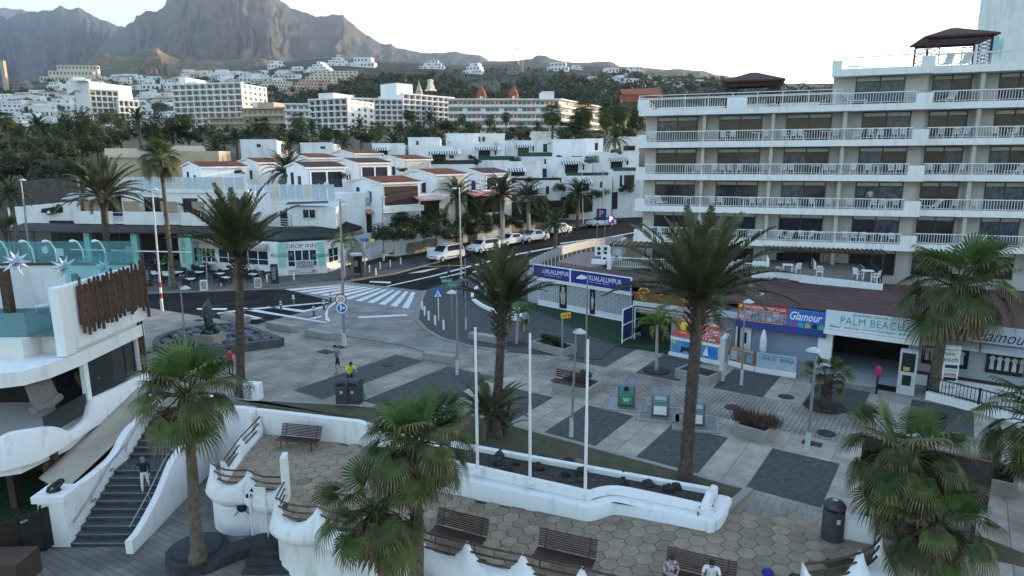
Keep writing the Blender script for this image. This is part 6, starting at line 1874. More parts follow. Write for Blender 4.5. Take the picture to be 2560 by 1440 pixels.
# bollards
def bollard(px, py, lab, green=False):
 b = gpt(px, py)
 if green:
  t = thing('bollard', lab, 'bollard', b, 0, 'green flexible bollards')
  part('post', mat('bollard_green', (.01, .12, .08), .5, .1), t, lambda q: q.lathe((0, 0, 0), [(.13, 0), (.13, .05), (.09, .06), (.09, .86), (.06, .9)], 10))
  for z in (.5, .7): part('white_band', WHITE, t, lambda q: q.lathe((0, 0, z), [(.095, 0), (.095, .1)], 10))
 else:
  t = MB().lathe((0, 0, 0), [(.075, 0), (.075, .72), (.06, .78), (.01, .79)], 10).build('bollard', WHITE, loc=b, label=lab, cat='bollard', group='white bollards')
for i, (px, py) in enumerate([(924, 681), (940, 689), (951, 673), (976, 668), (1002, 661)]):
 bollard(px, py, 'white bollard on the pavement by the phone booth, %s along the kerb' % ORD[i])
for i, (px, py) in enumerate([(1056, 776), (1062, 790), (1072, 802), (1088, 814), (1109, 826)]):
 bollard(px, py, 'white bollard on the curved kerb of dark cobbles, %s from the crossing' % ORD[i])
for i, (px, py) in enumerate([(703, 777), (734, 761), (785, 791), (810, 774), (827, 756)]):
 bollard(px, py, 'green flexible bollard with white bands on the traffic island, ' + ['beside the long line', 'at the island top edge', 'at the island tip', 'inside the curved corner', 'beside the zebra crossing'][i], True)
for i, (px, py) in enumerate(((322, 668), (553, 716), (668, 706), (735, 700))):
 bollard(px, py, 'thin white post at the cafe terrace edge, ' + ['by the ramp', 'behind the date palm', 'past the date palm', 'before the pizzeria panel'][i])
# concrete benches and planters
BRZ = line_rz(P(660, 835), P(840, 873))
for (x0, x1, yb, lab) in [(665, 730, 833, 'low concrete block bench between the fountain and the driveway'), (763, 826, 853, 'low concrete block bench next to the speed limit pole'), (552, 612, 810, 'low concrete block bench behind the big date palm'), (1057, 1133, 912, 'low concrete block bench at the edge of the dark cobbles'), (1172, 1243, 862, 'low concrete block bench behind the date palm trunk with papers on top')]:
 a, b = P(x0, yb - 12, 0), P(x1, yb, 0)
 c = (a + b) / 2 + Vector((.1, .3, .24))
 bev(MB().box((0, 0, 0), ((b - a).length * 1.0, .6, .48)).build('block_bench', CONCL, loc=c, rz=line_rz(a, b), label=lab, cat='bench', group='concrete block benches'), .03)
LEAFD = TRC[1]
def planter(x0, x1, yb, y1, lab, what=None, rz=None, d=1.3, h=.55, bench=False):
 a, b = P(x0, y1, 0), P(x1, yb, 0)
 L = (b - a).length
 rz = line_rz(a, b) if rz is None else rz
 n = Vector((-math.sin(rz), math.cos(rz), 0))
 c = (a + b) / 2 + n * d / 2
 t = thing('concrete_planter', lab, 'planter', c, rz, 'concrete planters on the promenade')
 for q_ in [((-L / 2, -d / 2, 0), (L / 2, -d / 2 + .14, h)), ((-L / 2, d / 2 - .14, 0), (L / 2, d / 2, h)), ((-L / 2, -d / 2 + .141, 0), (-L / 2 + .14, d / 2 - .141, h)), ((L / 2 - .14, -d / 2 + .141, 0), (L / 2, d / 2 - .141, h))]:
  part('side', CONCL, t, lambda q: q.b2(*q_))
 part('soil', SOIL, t, lambda q: q.b2((-L / 2 + .14, -d / 2 + .14, 0), (L / 2 - .14, d / 2 - .14, h - .06)))
 if what:
  me, lab2, sz, off, nm = what
  for k, (ox, oy) in enumerate(off):
   o = inst(nm, me, None, c + Vector((math.cos(rz) * ox, math.sin(rz) * ox, h - .08 if nm[0] == 't' else h + sz[2] * .3)), (0, 0, U(0, 6)), sz)
   tagp(o, lab2 + (['', ', second clump', ', third clump'][k]), 'shrub')
 return t, c, rz, L
planter(1328, 1408, 895, 872, 'concrete planter with a dark clipped hedge before the green turf', (LEAFD, 'dark clipped hedge plant in the planter by the yellow sign', (.95, .6, .62), [(-.35, .1), (.45, .1)], 'hedge_plant'))
t, c, rz, L = planter(1380, 1470, 1000, 980, 'concrete planter with a wooden bench on its front edge', (LEAFD, 'dark bush in the planter behind the built in bench', (.95, .55, .65), [(.2, .3)], 'hedge_plant'), d=1.7)
b_ = thing('wooden_bench', 'brown wooden slatted bench fixed on the concrete planter', 'bench', c + Vector((math.cos(rz) * -.25 + math.sin(rz) * .5, math.sin(rz) * -.25 - math.cos(rz) * .5, .5)), rz)
for i in range(5): part('slat', WOODD, b_, lambda q: q.b2((-.95, -.35 + i * .11, .1), (.95, -.27 + i * .11, .14)))
for i in range(4): part('slat', WOODD, b_, lambda q: q.b2((-.95, .24 + i * .03, .2 + i * .11), (.95, .27 + i * .03, .28 + i * .11)))
planter(1686, 1770, 968, 945, 'empty concrete planter of bare soil by the advertising panel', None, d=1.5)
TWG = mat('brown_twigs', (.10, .06, .045), .9, .3, 6)
q = MB()
for i in range(420):
 a, r_ = U(0, 6.28), U(0, .55)
 p = Vector((r_ * math.cos(a), r_ * math.sin(a) * .7, 0))
 d = Vector((U(-.5, .5), U(-.5, .5), 1)).normalized() * U(.3, .75)
 w = Vector((U(-1, 1), U(-1, 1), 0)) * .012
 q.add([p - w, p + w, p + d * .6 + w + Vector((U(-.05, .05), 0, 0)), p + d], [(0, 1, 2), (0, 2, 3)])
twm = q.mesh('twiggy_shrub'); twm.materials.append(TWG)
planter(1832, 1915, 1112, 1088, 'concrete planter with dry brown twiggy shrubs beside the leaning lamp', (twm, 'dry brown twiggy shrub in the planter', (1, 1, 1), [(-.55, 0), (.45, 0)], 'twiggy_shrub'), d=1.5)
planter(2425, 2540, 1250, 1222, 'concrete planter with dark bushes cut by the bushy fan palm', (LEAFD, 'dark green bush in the planter behind the bushy fan palm', (.85, .6, .6), [(-.4, .1), (.5, .1)], 'hedge_plant'), d=1.5)
# underground recycling bins
STEEL = mat('brushed_steel', (.17, .185, .2), .4, .12, 2, metal=.5)
TEAL = mat('bin_front', (.12, .30, .31), .5, .08)
def recyc(px, py, lab, kind):
 b = P(px, py, 0)
 t = thing('recycling_bin', lab, 'recycling bin', b, UA + .35, 'recycling bins')
 part('platform', STEEL, t, lambda q: q.b2((-.9, -.85, .0), (.9, .85, .07)))
 part('platform_rim', CONCL, t, lambda q: (q.b2((-1.05, -1.0, 0), (1.05, -.86, .09)), q.b2((-1.05, .86, 0), (1.05, 1.0, .09)), q.b2((.91, -.86, 0), (1.05, .86, .09)), q.b2((-1.05, -.86, 0), (-.91, .86, .09))))
 bev(part('cabinet', STEEL, t, lambda q: q.add([(-.42, -.3, .07), (.42, -.3, .07), (.42, .35, .07), (-.42, .35, .07), (-.42, -.3, 1.15), (.42, -.3, 1.15), (.42, .35, 1.32), (-.42, .35, 1.32)], [(3, 2, 1, 0), (4, 5, 6, 7), (0, 1, 5, 4), (1, 2, 6, 5), (2, 3, 7, 6), (3, 0, 4, 7)])), .04)
 part('front_panel', TEAL, t, lambda q: q.b2((-.33, -.32, .62), (.33, -.303, 1.12)))
 if kind == 'glass':
  o = part('round_slot', BLACK, t, lambda q: q.tube([(0, -.345, .96), (0, -.32, .96)], .13, 14))
  part('label', mat('bin_green', (.05, .35, .12), .5), t, lambda q: q.b2((-.27, -.32, .15), (.27, -.303, .58)))
  text('W', INKW, t, (0, -.325, .37), .3, .22, bold=.02)
 else:
  part('flap', LGREY, t, lambda q: q.b2((-.28, -.335, .9), (.28, -.321, 1.08)))
  part('label', WHITE, t, lambda q: q.b2((-.3, -.32, .15), (.3, -.303, .58)))
  part('fish_mark', BLUEL, t, lambda q: q.add([(-.24, -.308, .22), (.24, -.308, .22), (.24, -.308, .51), (-.24, -.308, .51)], [(0, 1, 2, 3)]))
  part('picture_stripe', ORANGE, t, lambda q: q.add([(-.15, -.312, .32), (.12, -.312, .3), (.18, -.312, .38), (-.1, -.312, .42)], [(0, 1, 2, 3)]))
 text('RECICLAJE', INKB, t, (0, -.325, .72), .45, .06)
 part('lifting_hook', GREY, t, lambda q: q.tube([(0, .1, 1.25), (0, .1, 1.5)], .03, 6))
recyc(1566, 1012, 'steel recycling bin with a round black slot and green label', 'glass')
recyc(1650, 1038, 'steel recycling bin with a blue picture label on its front', 'paper')
recyc(1738, 1060, 'steel recycling bin mostly hidden behind the leaning date palm trunk', 'paper')
# litter bins
def litter(px, py, lab, sq=False, rz=0):
 b = P(px, py, 0)
 t = thing('litter_bin', lab, 'litter bin', b, rz, 'black litter bins')
 if sq:
  bev(part('body', DKGREY, t, lambda q: q.b2((-.33, -.3, 0), (.33, .3, 1.0))), .04)
  part('hood', DKGREY, t, lambda q: q.add([(x, .32 * math.cos(a), 1.0 + .32 * math.sin(a)) for a in [PI * i / 8 for i in range(9)] for x in (-.34, .34)], [(i * 2, i * 2 + 1, i * 2 + 3, i * 2 + 2) for i in range(8)] + [tuple(range(0, 18, 2)), tuple(range(17, 0, -2))]))
  part('opening', BLACK, t, lambda q: q.b2((-.22, -.335, 1.02), (.22, -.2, 1.16)))
  part('sticker', LGREY, t, lambda q: q.b2((-.06, -.306, .62), (.06, -.301, .76)))
 else:
  part('body', DKGREY, t, lambda q: q.lathe((0, 0, 0), [(.33, 0), (.34, .05), (.33, 1.02)], 24))
  part('hood', DKGREY, t, lambda q: q.lathe((0, 0, 1.14), [(.35, 0), (.34, .06), (.26, .16), (.1, .21), (.01, .21)], 24))
  part('opening', BLACK, t, lambda q: q.lathe((0, 0, 1.021), [(.29, 0), (.29, .118)], 20))
  part('strut', DKGREY, t, lambda q: [q.box((.32 * math.cos(a), .32 * math.sin(a), 1.08), (.07, .07, .118)) for a in (0, PI / 2, PI, -PI / 2)])
  part('ash_ring', GREY, t, lambda q: q.lathe((0, 0, 1.35), [(.09, 0), (.09, .015)], 12))
  part('sticker', LGREY, t, lambda q: q.add([(-.06, -.337, .68), (.06, -.337, .68), (.06, -.336, .84), (-.06, -.336, .84)], [(0, 1, 2, 3)]))
litter(2079, 1345, 'round black litter bin beside the low white wall')
litter(860, 1008, 'black hooded litter bin nearer the air conditioner', True, -.1)
litter(889, 1008, 'black hooded litter bin with the green rubbish bag behind it', True, -.25)
q = MB(); q.ball((0, 0, .3), (.22, .2, .3), 10, 7, .2)
q.build('rubbish_bag', mat('green_bag', (.03, .35, .2), .4, .2, 5), loc=P(905, 1000, 0), label='green rubbish bag slumped beside the black bins', cat='bag')
t = thing('air_conditioner', 'white air conditioner unit standing at the foot of the date palm', 'air conditioner', P(635, 1000, 0), -.15)
bev(part('housing', WPLAS, t, lambda q: q.b2((-.42, -.25, .05), (.42, .25, .95))), .03)
part('grille', BLACK, t, lambda q: [q.b2((-.38 + i * .075, -.262, .12), (-.345 + i * .075, -.251, .88)) for i in range(6)])
# dolphin fountain
def arcpts(c, r, a0, a1, n): return [c + Vector((math.cos(a) * r, math.sin(a) * r, 0)) for a in [lerp(a0, a1, i / (n - 1)) for i in range(n)]]
fl, fr_, fb = P(400, 862, 0), P(706, 866, 0), P(540, 893, 0)
fc = P(525, 857, 0)
fr0 = (fl - fc).length
ring = arcpts(fc, fr0, R(75), R(300), 26) + [fr_]
ftn = thing('fountain', 'teardrop stone ring of dark pebbles around the dolphin statue', 'fountain', (0, 0, 0))
FST = mat('fountain_stone', (.085, .085, .09), .8, .2, 1.5, .3, 8)
rg = ring + [ring[0]]
for i in range(0, len(rg) - 1):
 a, b = rg[i], rg[i + 1]
 part('kerb_stone', FST, ftn, lambda q: q.seg(a + Vector((0, 0, .28)) + (b - a) * .01, b + Vector((0, 0, .28)) - (b - a) * .01, .4, .56))
part('bed', SOIL, ftn, lambda q: q.prism([(p.x, p.y) for p in ring], 0, .34))
PBM = mat('grey_pebble', (.10, .105, .115), .75, .25, 3, .3, 10, ov=.45)
PB = []
for i in range(3):
 q = MB(); q.smooth = True; q.ball((0, 0, 0), (1, .8, .6), 7, 5, .1); PB.append(q.mesh('pebble')); PB[-1].materials.append(PBM)
k = 0
while k < 290:
 a, r_ = U(0, 6.28), fr0 * math.sqrt(U(0, 1)) * .93
 p = fc + Vector((r_ * math.cos(a), r_ * math.sin(a), 0))
 if k > 225:
  s = U(.1, .8); p = fc.lerp(fr_, s) + Vector((U(-1, 1), U(-1, 1), 0)) * fr0 * .8 * (1 - s)
 if not inside((p.x, p.y), [(v.x, v.y) for v in ring]): continue
 inst('pebble', PB[k % 3], ftn, (p.x, p.y, .4 + U(-.04, .08)), (U(-.3, .3), U(-.3, .3), U(0, 6)), U(.14, .3))
 k += 1
dol = thing('dolphin_statue', 'green bronze leaping dolphin statue on a pale stone block', 'statue', P(528, 862, .3), -.3)
part('plinth', mat('plinth_stone', (.30, .26, .21), .85, .1, 2, .3, 10), dol, lambda q: q.box((0, 0, .4), (1.5, 1.2, .75)))
BRZM = mat('green_bronze', (.06, .085, .08), .45, .3, 5, .4, 14, metal=.4)
def dolph(q):
 q.smooth = True
 q.tube([(.15, 0, .75), (.1, 0, 1.05), (-.02, 0, 1.5), (-.08, 0, 2.1), (-.02, 0, 2.55), (.06, 0, 2.8), (.1, 0, 2.95), (.12, 0, 3.15)], [.1, .13, .27, .34, .29, .2, .08, .04], 12)
 q.smooth = False
 q.add([(-.38, 0, 1.9), (-.68, 0, 1.75), (-.4, .05, 2.2), (-.4, -.05, 2.2)], [(0, 1, 2), (0, 3, 1), (1, 3, 2)])
 for s in (-1, 1):
  q.add([(.15, s * .25, 2.2), (.4, s * .55, 1.95), (.18, s * .25, 1.95), (.05, s * .3, 2.05)], [(0, 1, 2), (0, 3, 1), (1, 3, 2)])
  q.add([(.15, 0, .95), (.3, s * .45, .78), (.05, s * .1, .8), (.1, 0, .85)], [(0, 1, 2), (0, 2, 3), (1, 3, 2)])
part('dolphin', BRZM, dol, dolph)
def dol2(q):
 q.smooth = True
 q.tube([(-.5, .1, .8), (-.35, .05, 1.0), (.1, 0, 1.25), (.5, -.1, 1.45), (.68, -.15, 1.5)], [.04, .12, .2, .13, .04], 10)
 q.tube([(-.45, -.3, .75), (-.2, -.2, 1.1), (-.25, -.1, 1.4), (-.5, -.05, 1.35)], [.1, .17, .13, .04], 10)
 for i in range(9): q.ball((U(-.45, .45), U(-.35, .35), .8 + U(0, .2)), U(.12, .24), 7, 5, .2)
part('waves', BRZM, dol, dol2)
# white ring planter with turf
sheet('turf', [(1290, 700), (1230, 706), (1192, 724), (1181, 740), (1187, 756), (1215, 774), (1252, 788), (1262, 770), (1240, 762), (1220, 750), (1214, 735), (1226, 722), (1265, 715)], .062, TURF)
rp = MB()
rpth = [hit(*q) for q in [(1290, 700), (1230, 706), (1192, 724), (1181, 740), (1187, 756), (1215, 774), (1252, 788)]]
rps = spline(rpth, 5)
ribbon(rp, rps, .25, lambda i: T(rps[i].x, rps[i].y), lambda i: T(rps[i].x, rps[i].y) + .32)
rp.build('curved_wall', WHITE, label='curved white wall around the outer edge of the green turf crescent', cat='wall')
rp = MB()
rps2 = spline([hit(*q) for q in [(1265, 715), (1226, 722), (1214, 735), (1220, 750), (1240, 762), (1262, 770)]], 5)
ribbon(rp, rps2, .22, lambda i: T(rps2[i].x, rps2[i].y), lambda i: T(rps2[i].x, rps2[i].y) + .55)
rp.build('curved_wall', WHITE, label='inner curved white wall of the turf crescent', cat='wall')
t = thing('moulded_seat', 'white moulded seat block near the man in the striped shirt', 'seat', P(1290, 800, .0), -.4)
bev(part('seat', WPLAS, t, lambda q: q.b2((-.75, -.4, 0), (.75, .4, .5))), .12, 3)
bev(part('backrest', WPLAS, t, lambda q: q.b2((-.4, .1, .501), (.2, .4, .95))), .1, 3)
# kiosk, boards, totems
KF = Vector((P(1675, 888).x, P(1675, 888).y, 0))
kz = line_rz(P(1675, 888), P(1800, 913))
ki = thing('excursion_kiosk', 'excursions kiosk with red sloping sign and blue picture front', 'kiosk', KF, kz)
KLn = (P(1795, 912) - P(1675, 888)).length
part('base', WHITE, ki, lambda q: q.b2((-.1, -.05, 0), (KLn + .2, 1.7, .2)))
part('counter', WHITE, ki, lambda q: q.b2((0, .05, .2), (KLn, .15, 1.2)))
part('side_panel', mat('kiosk_side', (.25, .16, .14), .6, 0, 3, c2=(.4, .42, .4)), ki, lambda q: q.b2((KLn - .1, .16, .2), (KLn, 1.9, 1.9)))
pn = part('poster', mat('sea_poster', (.02, .16, .5), .5, 0, 1.2, c2=(.1, .35, .6)), ki, lambda q: q.b2((.05, .02, .25), (KLn - .05, .045, 1.05)))
smiley(pn, .25, .015, .9, .12)
part('buggy_picture', INKK, pn, lambda q: (q.b2((.7, .008, .45), (1.35, .018, .7)), q.tube([(.75, .0, .42), (.75, .018, .42)], .1, 10), q.tube([(1.3, .0, .42), (1.3, .018, .42)], .1, 10)))
part('sail_picture', INKW, pn, lambda q: q.add([(2.1, .012, .4), (2.5, .012, .4), (2.35, .012, 1.0)], [(0, 1, 2)]))
part('frame', WHITE, ki, lambda q: (q.b2((0, .0, 1.06), (KLn, .04, 1.12)), [q.b2((x - .02, .0, 1.121), (x + .02, .03, 1.3)) for x in [i * KLn / 14 for i in range(15)]]))
sg = part('sloping_sign', REDS, ki, lambda q: q.add([(.1, .05, 1.32), (KLn, .05, 1.32), (KLn - .05, .55, 2.35), (.25, .55, 2.35), (.1, .1, 1.3), (KLn, .1, 1.3), (KLn - .05, .6, 2.33), (.25, .6, 2.33)], [(0, 1, 2, 3), (7, 6, 5, 4), (0, 4, 5, 1), (1, 5, 6, 2), (2, 6, 7, 3), (3, 7, 4, 0)]))
tl_ = math.atan2(.5, 1.03)
for s, zz, w_, h_, xx in [('EXCURSIONS', .92, 1.55, .17, 1.95), ('&', .74, .12, .13, 1.95), ('RENT A CAR', .56, 1.6, .17, 1.95), ('Book with US and get', .4, 1.6, .11, 1.95), ('smile price', .27, .95, .12, 1.95), ('674 717 346', .1, 1.35, .15, 1.95), ('SMILE', .98, .55, .13, .62), ('TOURS', .24, .5, .11, .62)]:
 o = text(s, INKW if xx > 1 else mat('yellow_ink', (.8, .65, .05), .5), sg, (xx * KLn / 2.9, .05 + .5 * zz / 1.03 * 1.0, 1.32 + zz), w_ * KLn / 2.9, h_, bold=.012)
 o.rotation_euler = (-tl_, 0, 0)
 o.location.y -= .012
o = smiley(sg, .62 * KLn / 2.9, .05 + .5 * .62 / 1.03 - .015, 1.94, .26)
o.rotation_euler = (PI / 2 - tl_, 0, 0)
part('thumb', SMY, o, lambda q: q.ball((-.3, -.02, .0), (.1, .12, .03), 8, 5))
for (a, b, labl, m, ttl, cat) in [((1820, 912), (1885, 929), 'orange excursion photo board on a white base', mat('orange_board', (.32, .13, .03), .5, .2, 2), 'EXCURSIONS', 'board'), ((1887, 930), (1988, 946), 'pale blue excursion board with a row of photos', mat('pale_blue_board', (.35, .5, .6), .5, .08), 'Trust Us to Discover Tenerife', 'board')]:
 pa_, pb_ = P(*a), P(*b)
 L = (pb_ - pa_).length
 t = thing('notice_board', labl, cat, pa_, line_rz(pa_, pb_), 'low excursion boards')
 part('base', WHITE, t, lambda q: q.b2((0, 0, 0), (L, .3, .28)))
 bd = part('panel', m, t, lambda q: q.b2((.02, .08, .281), (L - .02, .16, 1.18)))
 text(ttl, INKB if L > 1.8 else INKW, bd, (L / 2, .076, 1.09), L * .8, .1)
 n = 8 if L > 1.8 else 3
 for i in range(n):
  part('picture', PHO[i % 4], bd, lambda q: q.b2((.1 + (L - .2) * i / n, .07, .8 if n == 8 else .4), (.1 + (L - .2) * (i + .85) / n, .0795, 1.0 if n == 8 else .95)))
 if n == 8:
  for j in range(4): part('text_line', LGREY, bd, lambda q: [q.b2((.1 + (L - .2) * c / 3, .072, .36 + j * .1), (.1 + (L - .2) * (c + .85) / 3, .0795, .4 + j * .1)) for c in range(3)])
b = P(1806, 952, 0)
t = thing('advertising_panel', 'narrow glazed advertising panel on one leg beside the kiosk', 'advertising panel', b, R(62))
part('leg', LGREY, t, lambda q: q.b2((-.12, -.1, 0), (.12, .1, .8)))
part('frame', LGREY, t, lambda q: q.b2((-.6, -.12, .8), (.6, .12, 2.6)))
part('poster', mat('ad_poster', (.05, .2, .3), .2, 0, 2, c2=(.45, .3, .25)), t, lambda q: (q.b2((-.5, -.128, .92), (.5, -.121, 2.48)), q.b2((-.5, .121, .92), (.5, .128, 2.48))))
t = thing('closed_parasol', 'closed white parasol in front of the grey blue shutter', 'parasol', P(1905, 905, 0))
part('canopy', WPLAS, t, lambda q: q.lathe((0, 0, .55), [(.12, 0), (.2, .2), (.2, .9), (.1, 1.35), (.02, 1.5)], 9))
part('pole', WHITE, t, lambda q: q.tube([(0, 0, 0), (0, 0, .56)], .03, 6))
b = P(2262, 985, 0)
t = thing('display_cabinet', 'tall grey display cabinet at the arcade entrance', 'cabinet', b, UA)
part('body', LGREY, t, lambda q: q.b2((-.4, -.1, 0), (.4, .4, 2.35)))
part('upper_window', BLACK, t, lambda q: q.b2((-.3, -.115, 1.25), (.3, -.101, 2.25)))
part('goods', GOODS[2], t, lambda q: q.b2((-.2, -.12, 1.3), (.1, -.116, 1.5)))
part('lower_window', mat('green_dark', (.01, .03, .015), .3), t, lambda q: q.b2((-.2, -.115, .5), (.2, -.101, 1.05)))
b = P(2357, 990, 0)
t = thing('totem_sign', 'white totem sign of the shopping centre behind the leaning palm', 'sign', b, UA + .25)
part('slab', WHITE, t, lambda q: q.b2((-.52, -.08, .25), (.52, .08, 2.75)))
part('base', WHITE, t, lambda q: q.b2((-.56, -.12, 0), (.56, .12, .249)))
text('SHOPPING CENTER', INKK, t, (.05, -.085, 2.52), .7, .07)
text('Palm', INKK, t, (0, -.085, 2.32), .55, .2)
text('Beach', INKK, t, (.05, -.085, 2.02), .8, .24)
for i, c in enumerate((INKB, LGREY, PINK, INKK, mat('pale_aqua', (.5, .7, .66), .5), LGREY)):
 part('shop_plate', c, t, lambda q: q.b2((-.1, -.09, 1.55 - i * .22), (.46, -.081, 1.73 - i * .22)))
t = thing('toy_dispenser', 'pink toy dispenser on a dark post by the entrance', 'dispenser', P(2190, 985, 0))
part('post', BLACK, t, lambda q: q.tube([(0, 0, 0), (0, 0, .95)], .05, 6))
part('pink_body', mat('hot_pink', (.45, .02, .14), .4, .2, 8), t, lambda q: q.lathe((0, 0, .95), [(.1, 0), (.15, .15), (.12, .4), (.14, .45), (.05, .6)], 10))
bev(MB().box((0, 0, .035), (1.1, .9, .015)).build('door_mat', BLACK, loc=P(2222, 972, 0), rz=UA, label='dark door mat beside the toy dispenser', cat='mat'), .01)
# ramp railing in front of the clothes shop
t = thing('access_ramp', 'white walled access ramp with black railing outside the clothes shop', 'ramp', tuple(UV(22.6, 5.0)), line_rz(P(2330, 1000), P(2560, 1062)))
part('low_wall', WHITE, t, lambda q: (q.b2((0, 0, 0), (7, .25, .42)), q.b2((.3, 1.6, 0), (12, 1.8, .6))))
part('railing', BLACK, t, lambda q: (q.b2((0, .1, .5), (7, .14, .55)), q.b2((0, .1, 1.15), (7, .14, 1.2)), [q.b2((i * .16, .11, .42), (i * .16 + .025, .13, 1.15)) for i in range(44)]))
for x in (0, 2.3, 4.7, 7): part('post', BLACK, t, lambda q: q.b2((x - .04, .08, 0), (x + .04, .16, 1.25)))
# billboard behind the bushy palm
b0, b1 = P(2175, 1310, 0), P(2440, 1300, 0)
t = thing('billboard', 'large brown billboard standing behind the bushy fan palm', 'billboard', b0, line_rz(P(2130, 1180), P(2400, 1245)))
part('panel', mat('billboard_brown', (.07, .055, .05), .7, .2, 2), t, lambda q: q.b2((-.4, 0, 1.5), (3.0, .12, 3.0)))
part('frame', BROWNF, t, lambda q: (q.b2((-.45, -.02, 3.001), (3.05, .14, 3.1)), q.b2((-.48, -.02, 1.45), (-.401, .14, 3.0)), q.b2((3.001, -.02, 1.45), (3.08, .14, 3.0))))
for x in (-.1, 2.8): part('leg', BROWNF, t, lambda q: q.b2((x - .06, .02, 0), (x + .06, .1, 1.5)))
# air conditioners and wires on the maroon roof
for i, (px, py, w_, h_) in enumerate([(1498, 640, .8, 1.0), (1515, 640, .75, 1.05), (1530, 645, .9, 1.1), (1512, 655, .6, .7), (1542, 650, .9, .9), (1497, 660, 1.3, .4)]):
 p = P(px, py, 2.75)
 t = thing('air_conditioner', 'white roof air conditioner unit %s' % ['farthest from the pergola', 'in the back of the cluster', 'with two fans next to the pergola', 'small and low in front', 'tall against the terrace wall', 'flat box on the roof edge'][i], 'air conditioner', p, HANG, 'air conditioners on the maroon roof')
 part('housing', WPLAS, t, lambda q: q.b2((-w_ / 2, -.2, 0), (w_ / 2, .2, h_)))
 if h_ > .6:
  for k in range(2 if h_ > .9 else 1): part('fan', BLACK, t, lambda q: q.tube([(0, -.215, .3 + k * .45), (0, -.201, .3 + k * .45)], .17, 12))
part('flat_roof', mat('pink_flat_roof', (.27, .18, .165), .9, .12, .8), arc, lambda q: q.prism([(lambda v: (v.dot(ud), v.dot(vd)))(P(a, b, 2.7) - ORG) for a, b in [(1392, 655), (1475, 668), (1545, 655), (1500, 628), (1450, 632)]], 2.4, 2.72))
t = thing('ramp_fence', 'pale metal fence curving round the car park ramp', 'fence', (0, 0, 0))
fpts = spline([P(a, b, 2.2) for a, b in [(1325, 672), (1370, 648), (1430, 628), (1500, 612), (1560, 606)]], 6)
for i in range(len(fpts) - 1):
 a, b = fpts[i], fpts[i + 1]
 part('fence_panel', LGREY, t, lambda q: q.seg((a.x, a.y, 2.55), (b.x, b.y, 2.55), .03, .85))
 part('post', WHITE, t, lambda q: q.tube([(a.x, a.y, 1.0), (a.x, a.y, 3.05)], .035, 5))
w_ = MB()
w_.tube([UV(12.6, 8.6, 3.45), UV(12.8, 8.0, 4.6)], .04, 5); w_.box(tuple(UV(12.8, 8.0, 4.5)), (.2, .2, .3))
w_.build('roof_pole', GREY, label='thin pole with junction box on the roof above the red excursions sign', cat='pole')
# town buildings
def unit(m, name='window', t=.06):
 me = MB().b2((-.5, -t, 0), (.5, .02, 1)).mesh(name); me.materials.append(m)
 return me
UWIN, UFAR, UDOOR, UBRN = unit(WIN), unit(WINF), unit(DARKIN, 'door'), unit(mat('brown_shutter', (.05, .028, .022), .7, .3, 6), 'shutter')
UCRM, UTAN = unit(mat('cream_shutter', (.6, .57, .5), .7), 'shutter'), unit(mat('tan_screen', (.35, .27, .18), .8), 'privacy_screen')
UORG, UYEL, UAQ = unit(ORANGE, 'panel'), unit(YEL, 'awning'), unit(AQUA, 'aqua_panel')
def frame_unit():
 q = MB()
 q.b2((-.5, -.07, 0), (.5, -.0, .06)); q.b2((-.5, -.07, .94), (.5, 0, 1)); q.b2((-.5, -.07, .061), (-.45, 0, .939)); q.b2((.45, -.07, .061), (.5, 0, .939)); q.b2((-.025, -.07, .061), (.025, 0, .939))
 me = q.mesh('frame'); me.materials.append(WPLAS)
 return me
UFRM = frame_unit()
def put(me, parent, x, z, w, h, y=0, side=False, framed=False):
 o = inst(me.name.split('.')[0], me, parent, (x, y, z), (0, 0, -PI / 2 if side else 0), (w, 1, h))
 if framed: inst('frame', UFRM, o)
 return o
def block(name, lab, cat, c, rz, w, dep, h, m, group=None, zb=None, para=.0):
 """box building: c = top front corner (world), w along the front, dep to the back; local z=0 at the top edge"""
 t = thing(name, lab, cat, c, rz, group)
 gz = min(T(c.x, c.y), c.z - h) if zb is None else zb
 part('wall', m, t, lambda q: q.b2((0, 0, gz - c.z - 1.5), (w, dep, 0)))
 if para: part('parapet', m, t, lambda q: (q.b2((-.05, -.05, .001), (w + .05, .15, para)), q.b2((-.05, .151, .001), (.15, dep, para))))
 return t
def awning(t, x0, x1, z, d=1.2, m=None, stripes=False):
 m = m or AWN
 o = part('awning', m, t, lambda q: q.add([(x0, 0, z), (x1, 0, z), (x1, -d, z - .3), (x0, -d, z - .3), (x1, -d - .02, z - .5), (x0, -d - .02, z - .5), (x0, -.0, z - .06), (x1, 0, z - .06)], [(0, 1, 2, 3), (3, 2, 4, 5), (6, 3, 5), (7, 4, 2)]))
 if stripes:
  n = int((x1 - x0) / .4)
  part('stripe', DKGREY, o, lambda q: [q.add([(x0 + .4 * i, 0, z + .01), (x0 + .4 * i + .2, 0, z + .01), (x0 + .4 * i + .2, -d - .005, z - .29), (x0 + .4 * i, -d - .005, z - .29), (x0 + .4 * i + .2, -d - .03, z - .5), (x0 + .4 * i, -d - .03, z - .5)], [(0, 1, 2, 3), (3, 2, 4, 5)]) for i in range(n)])
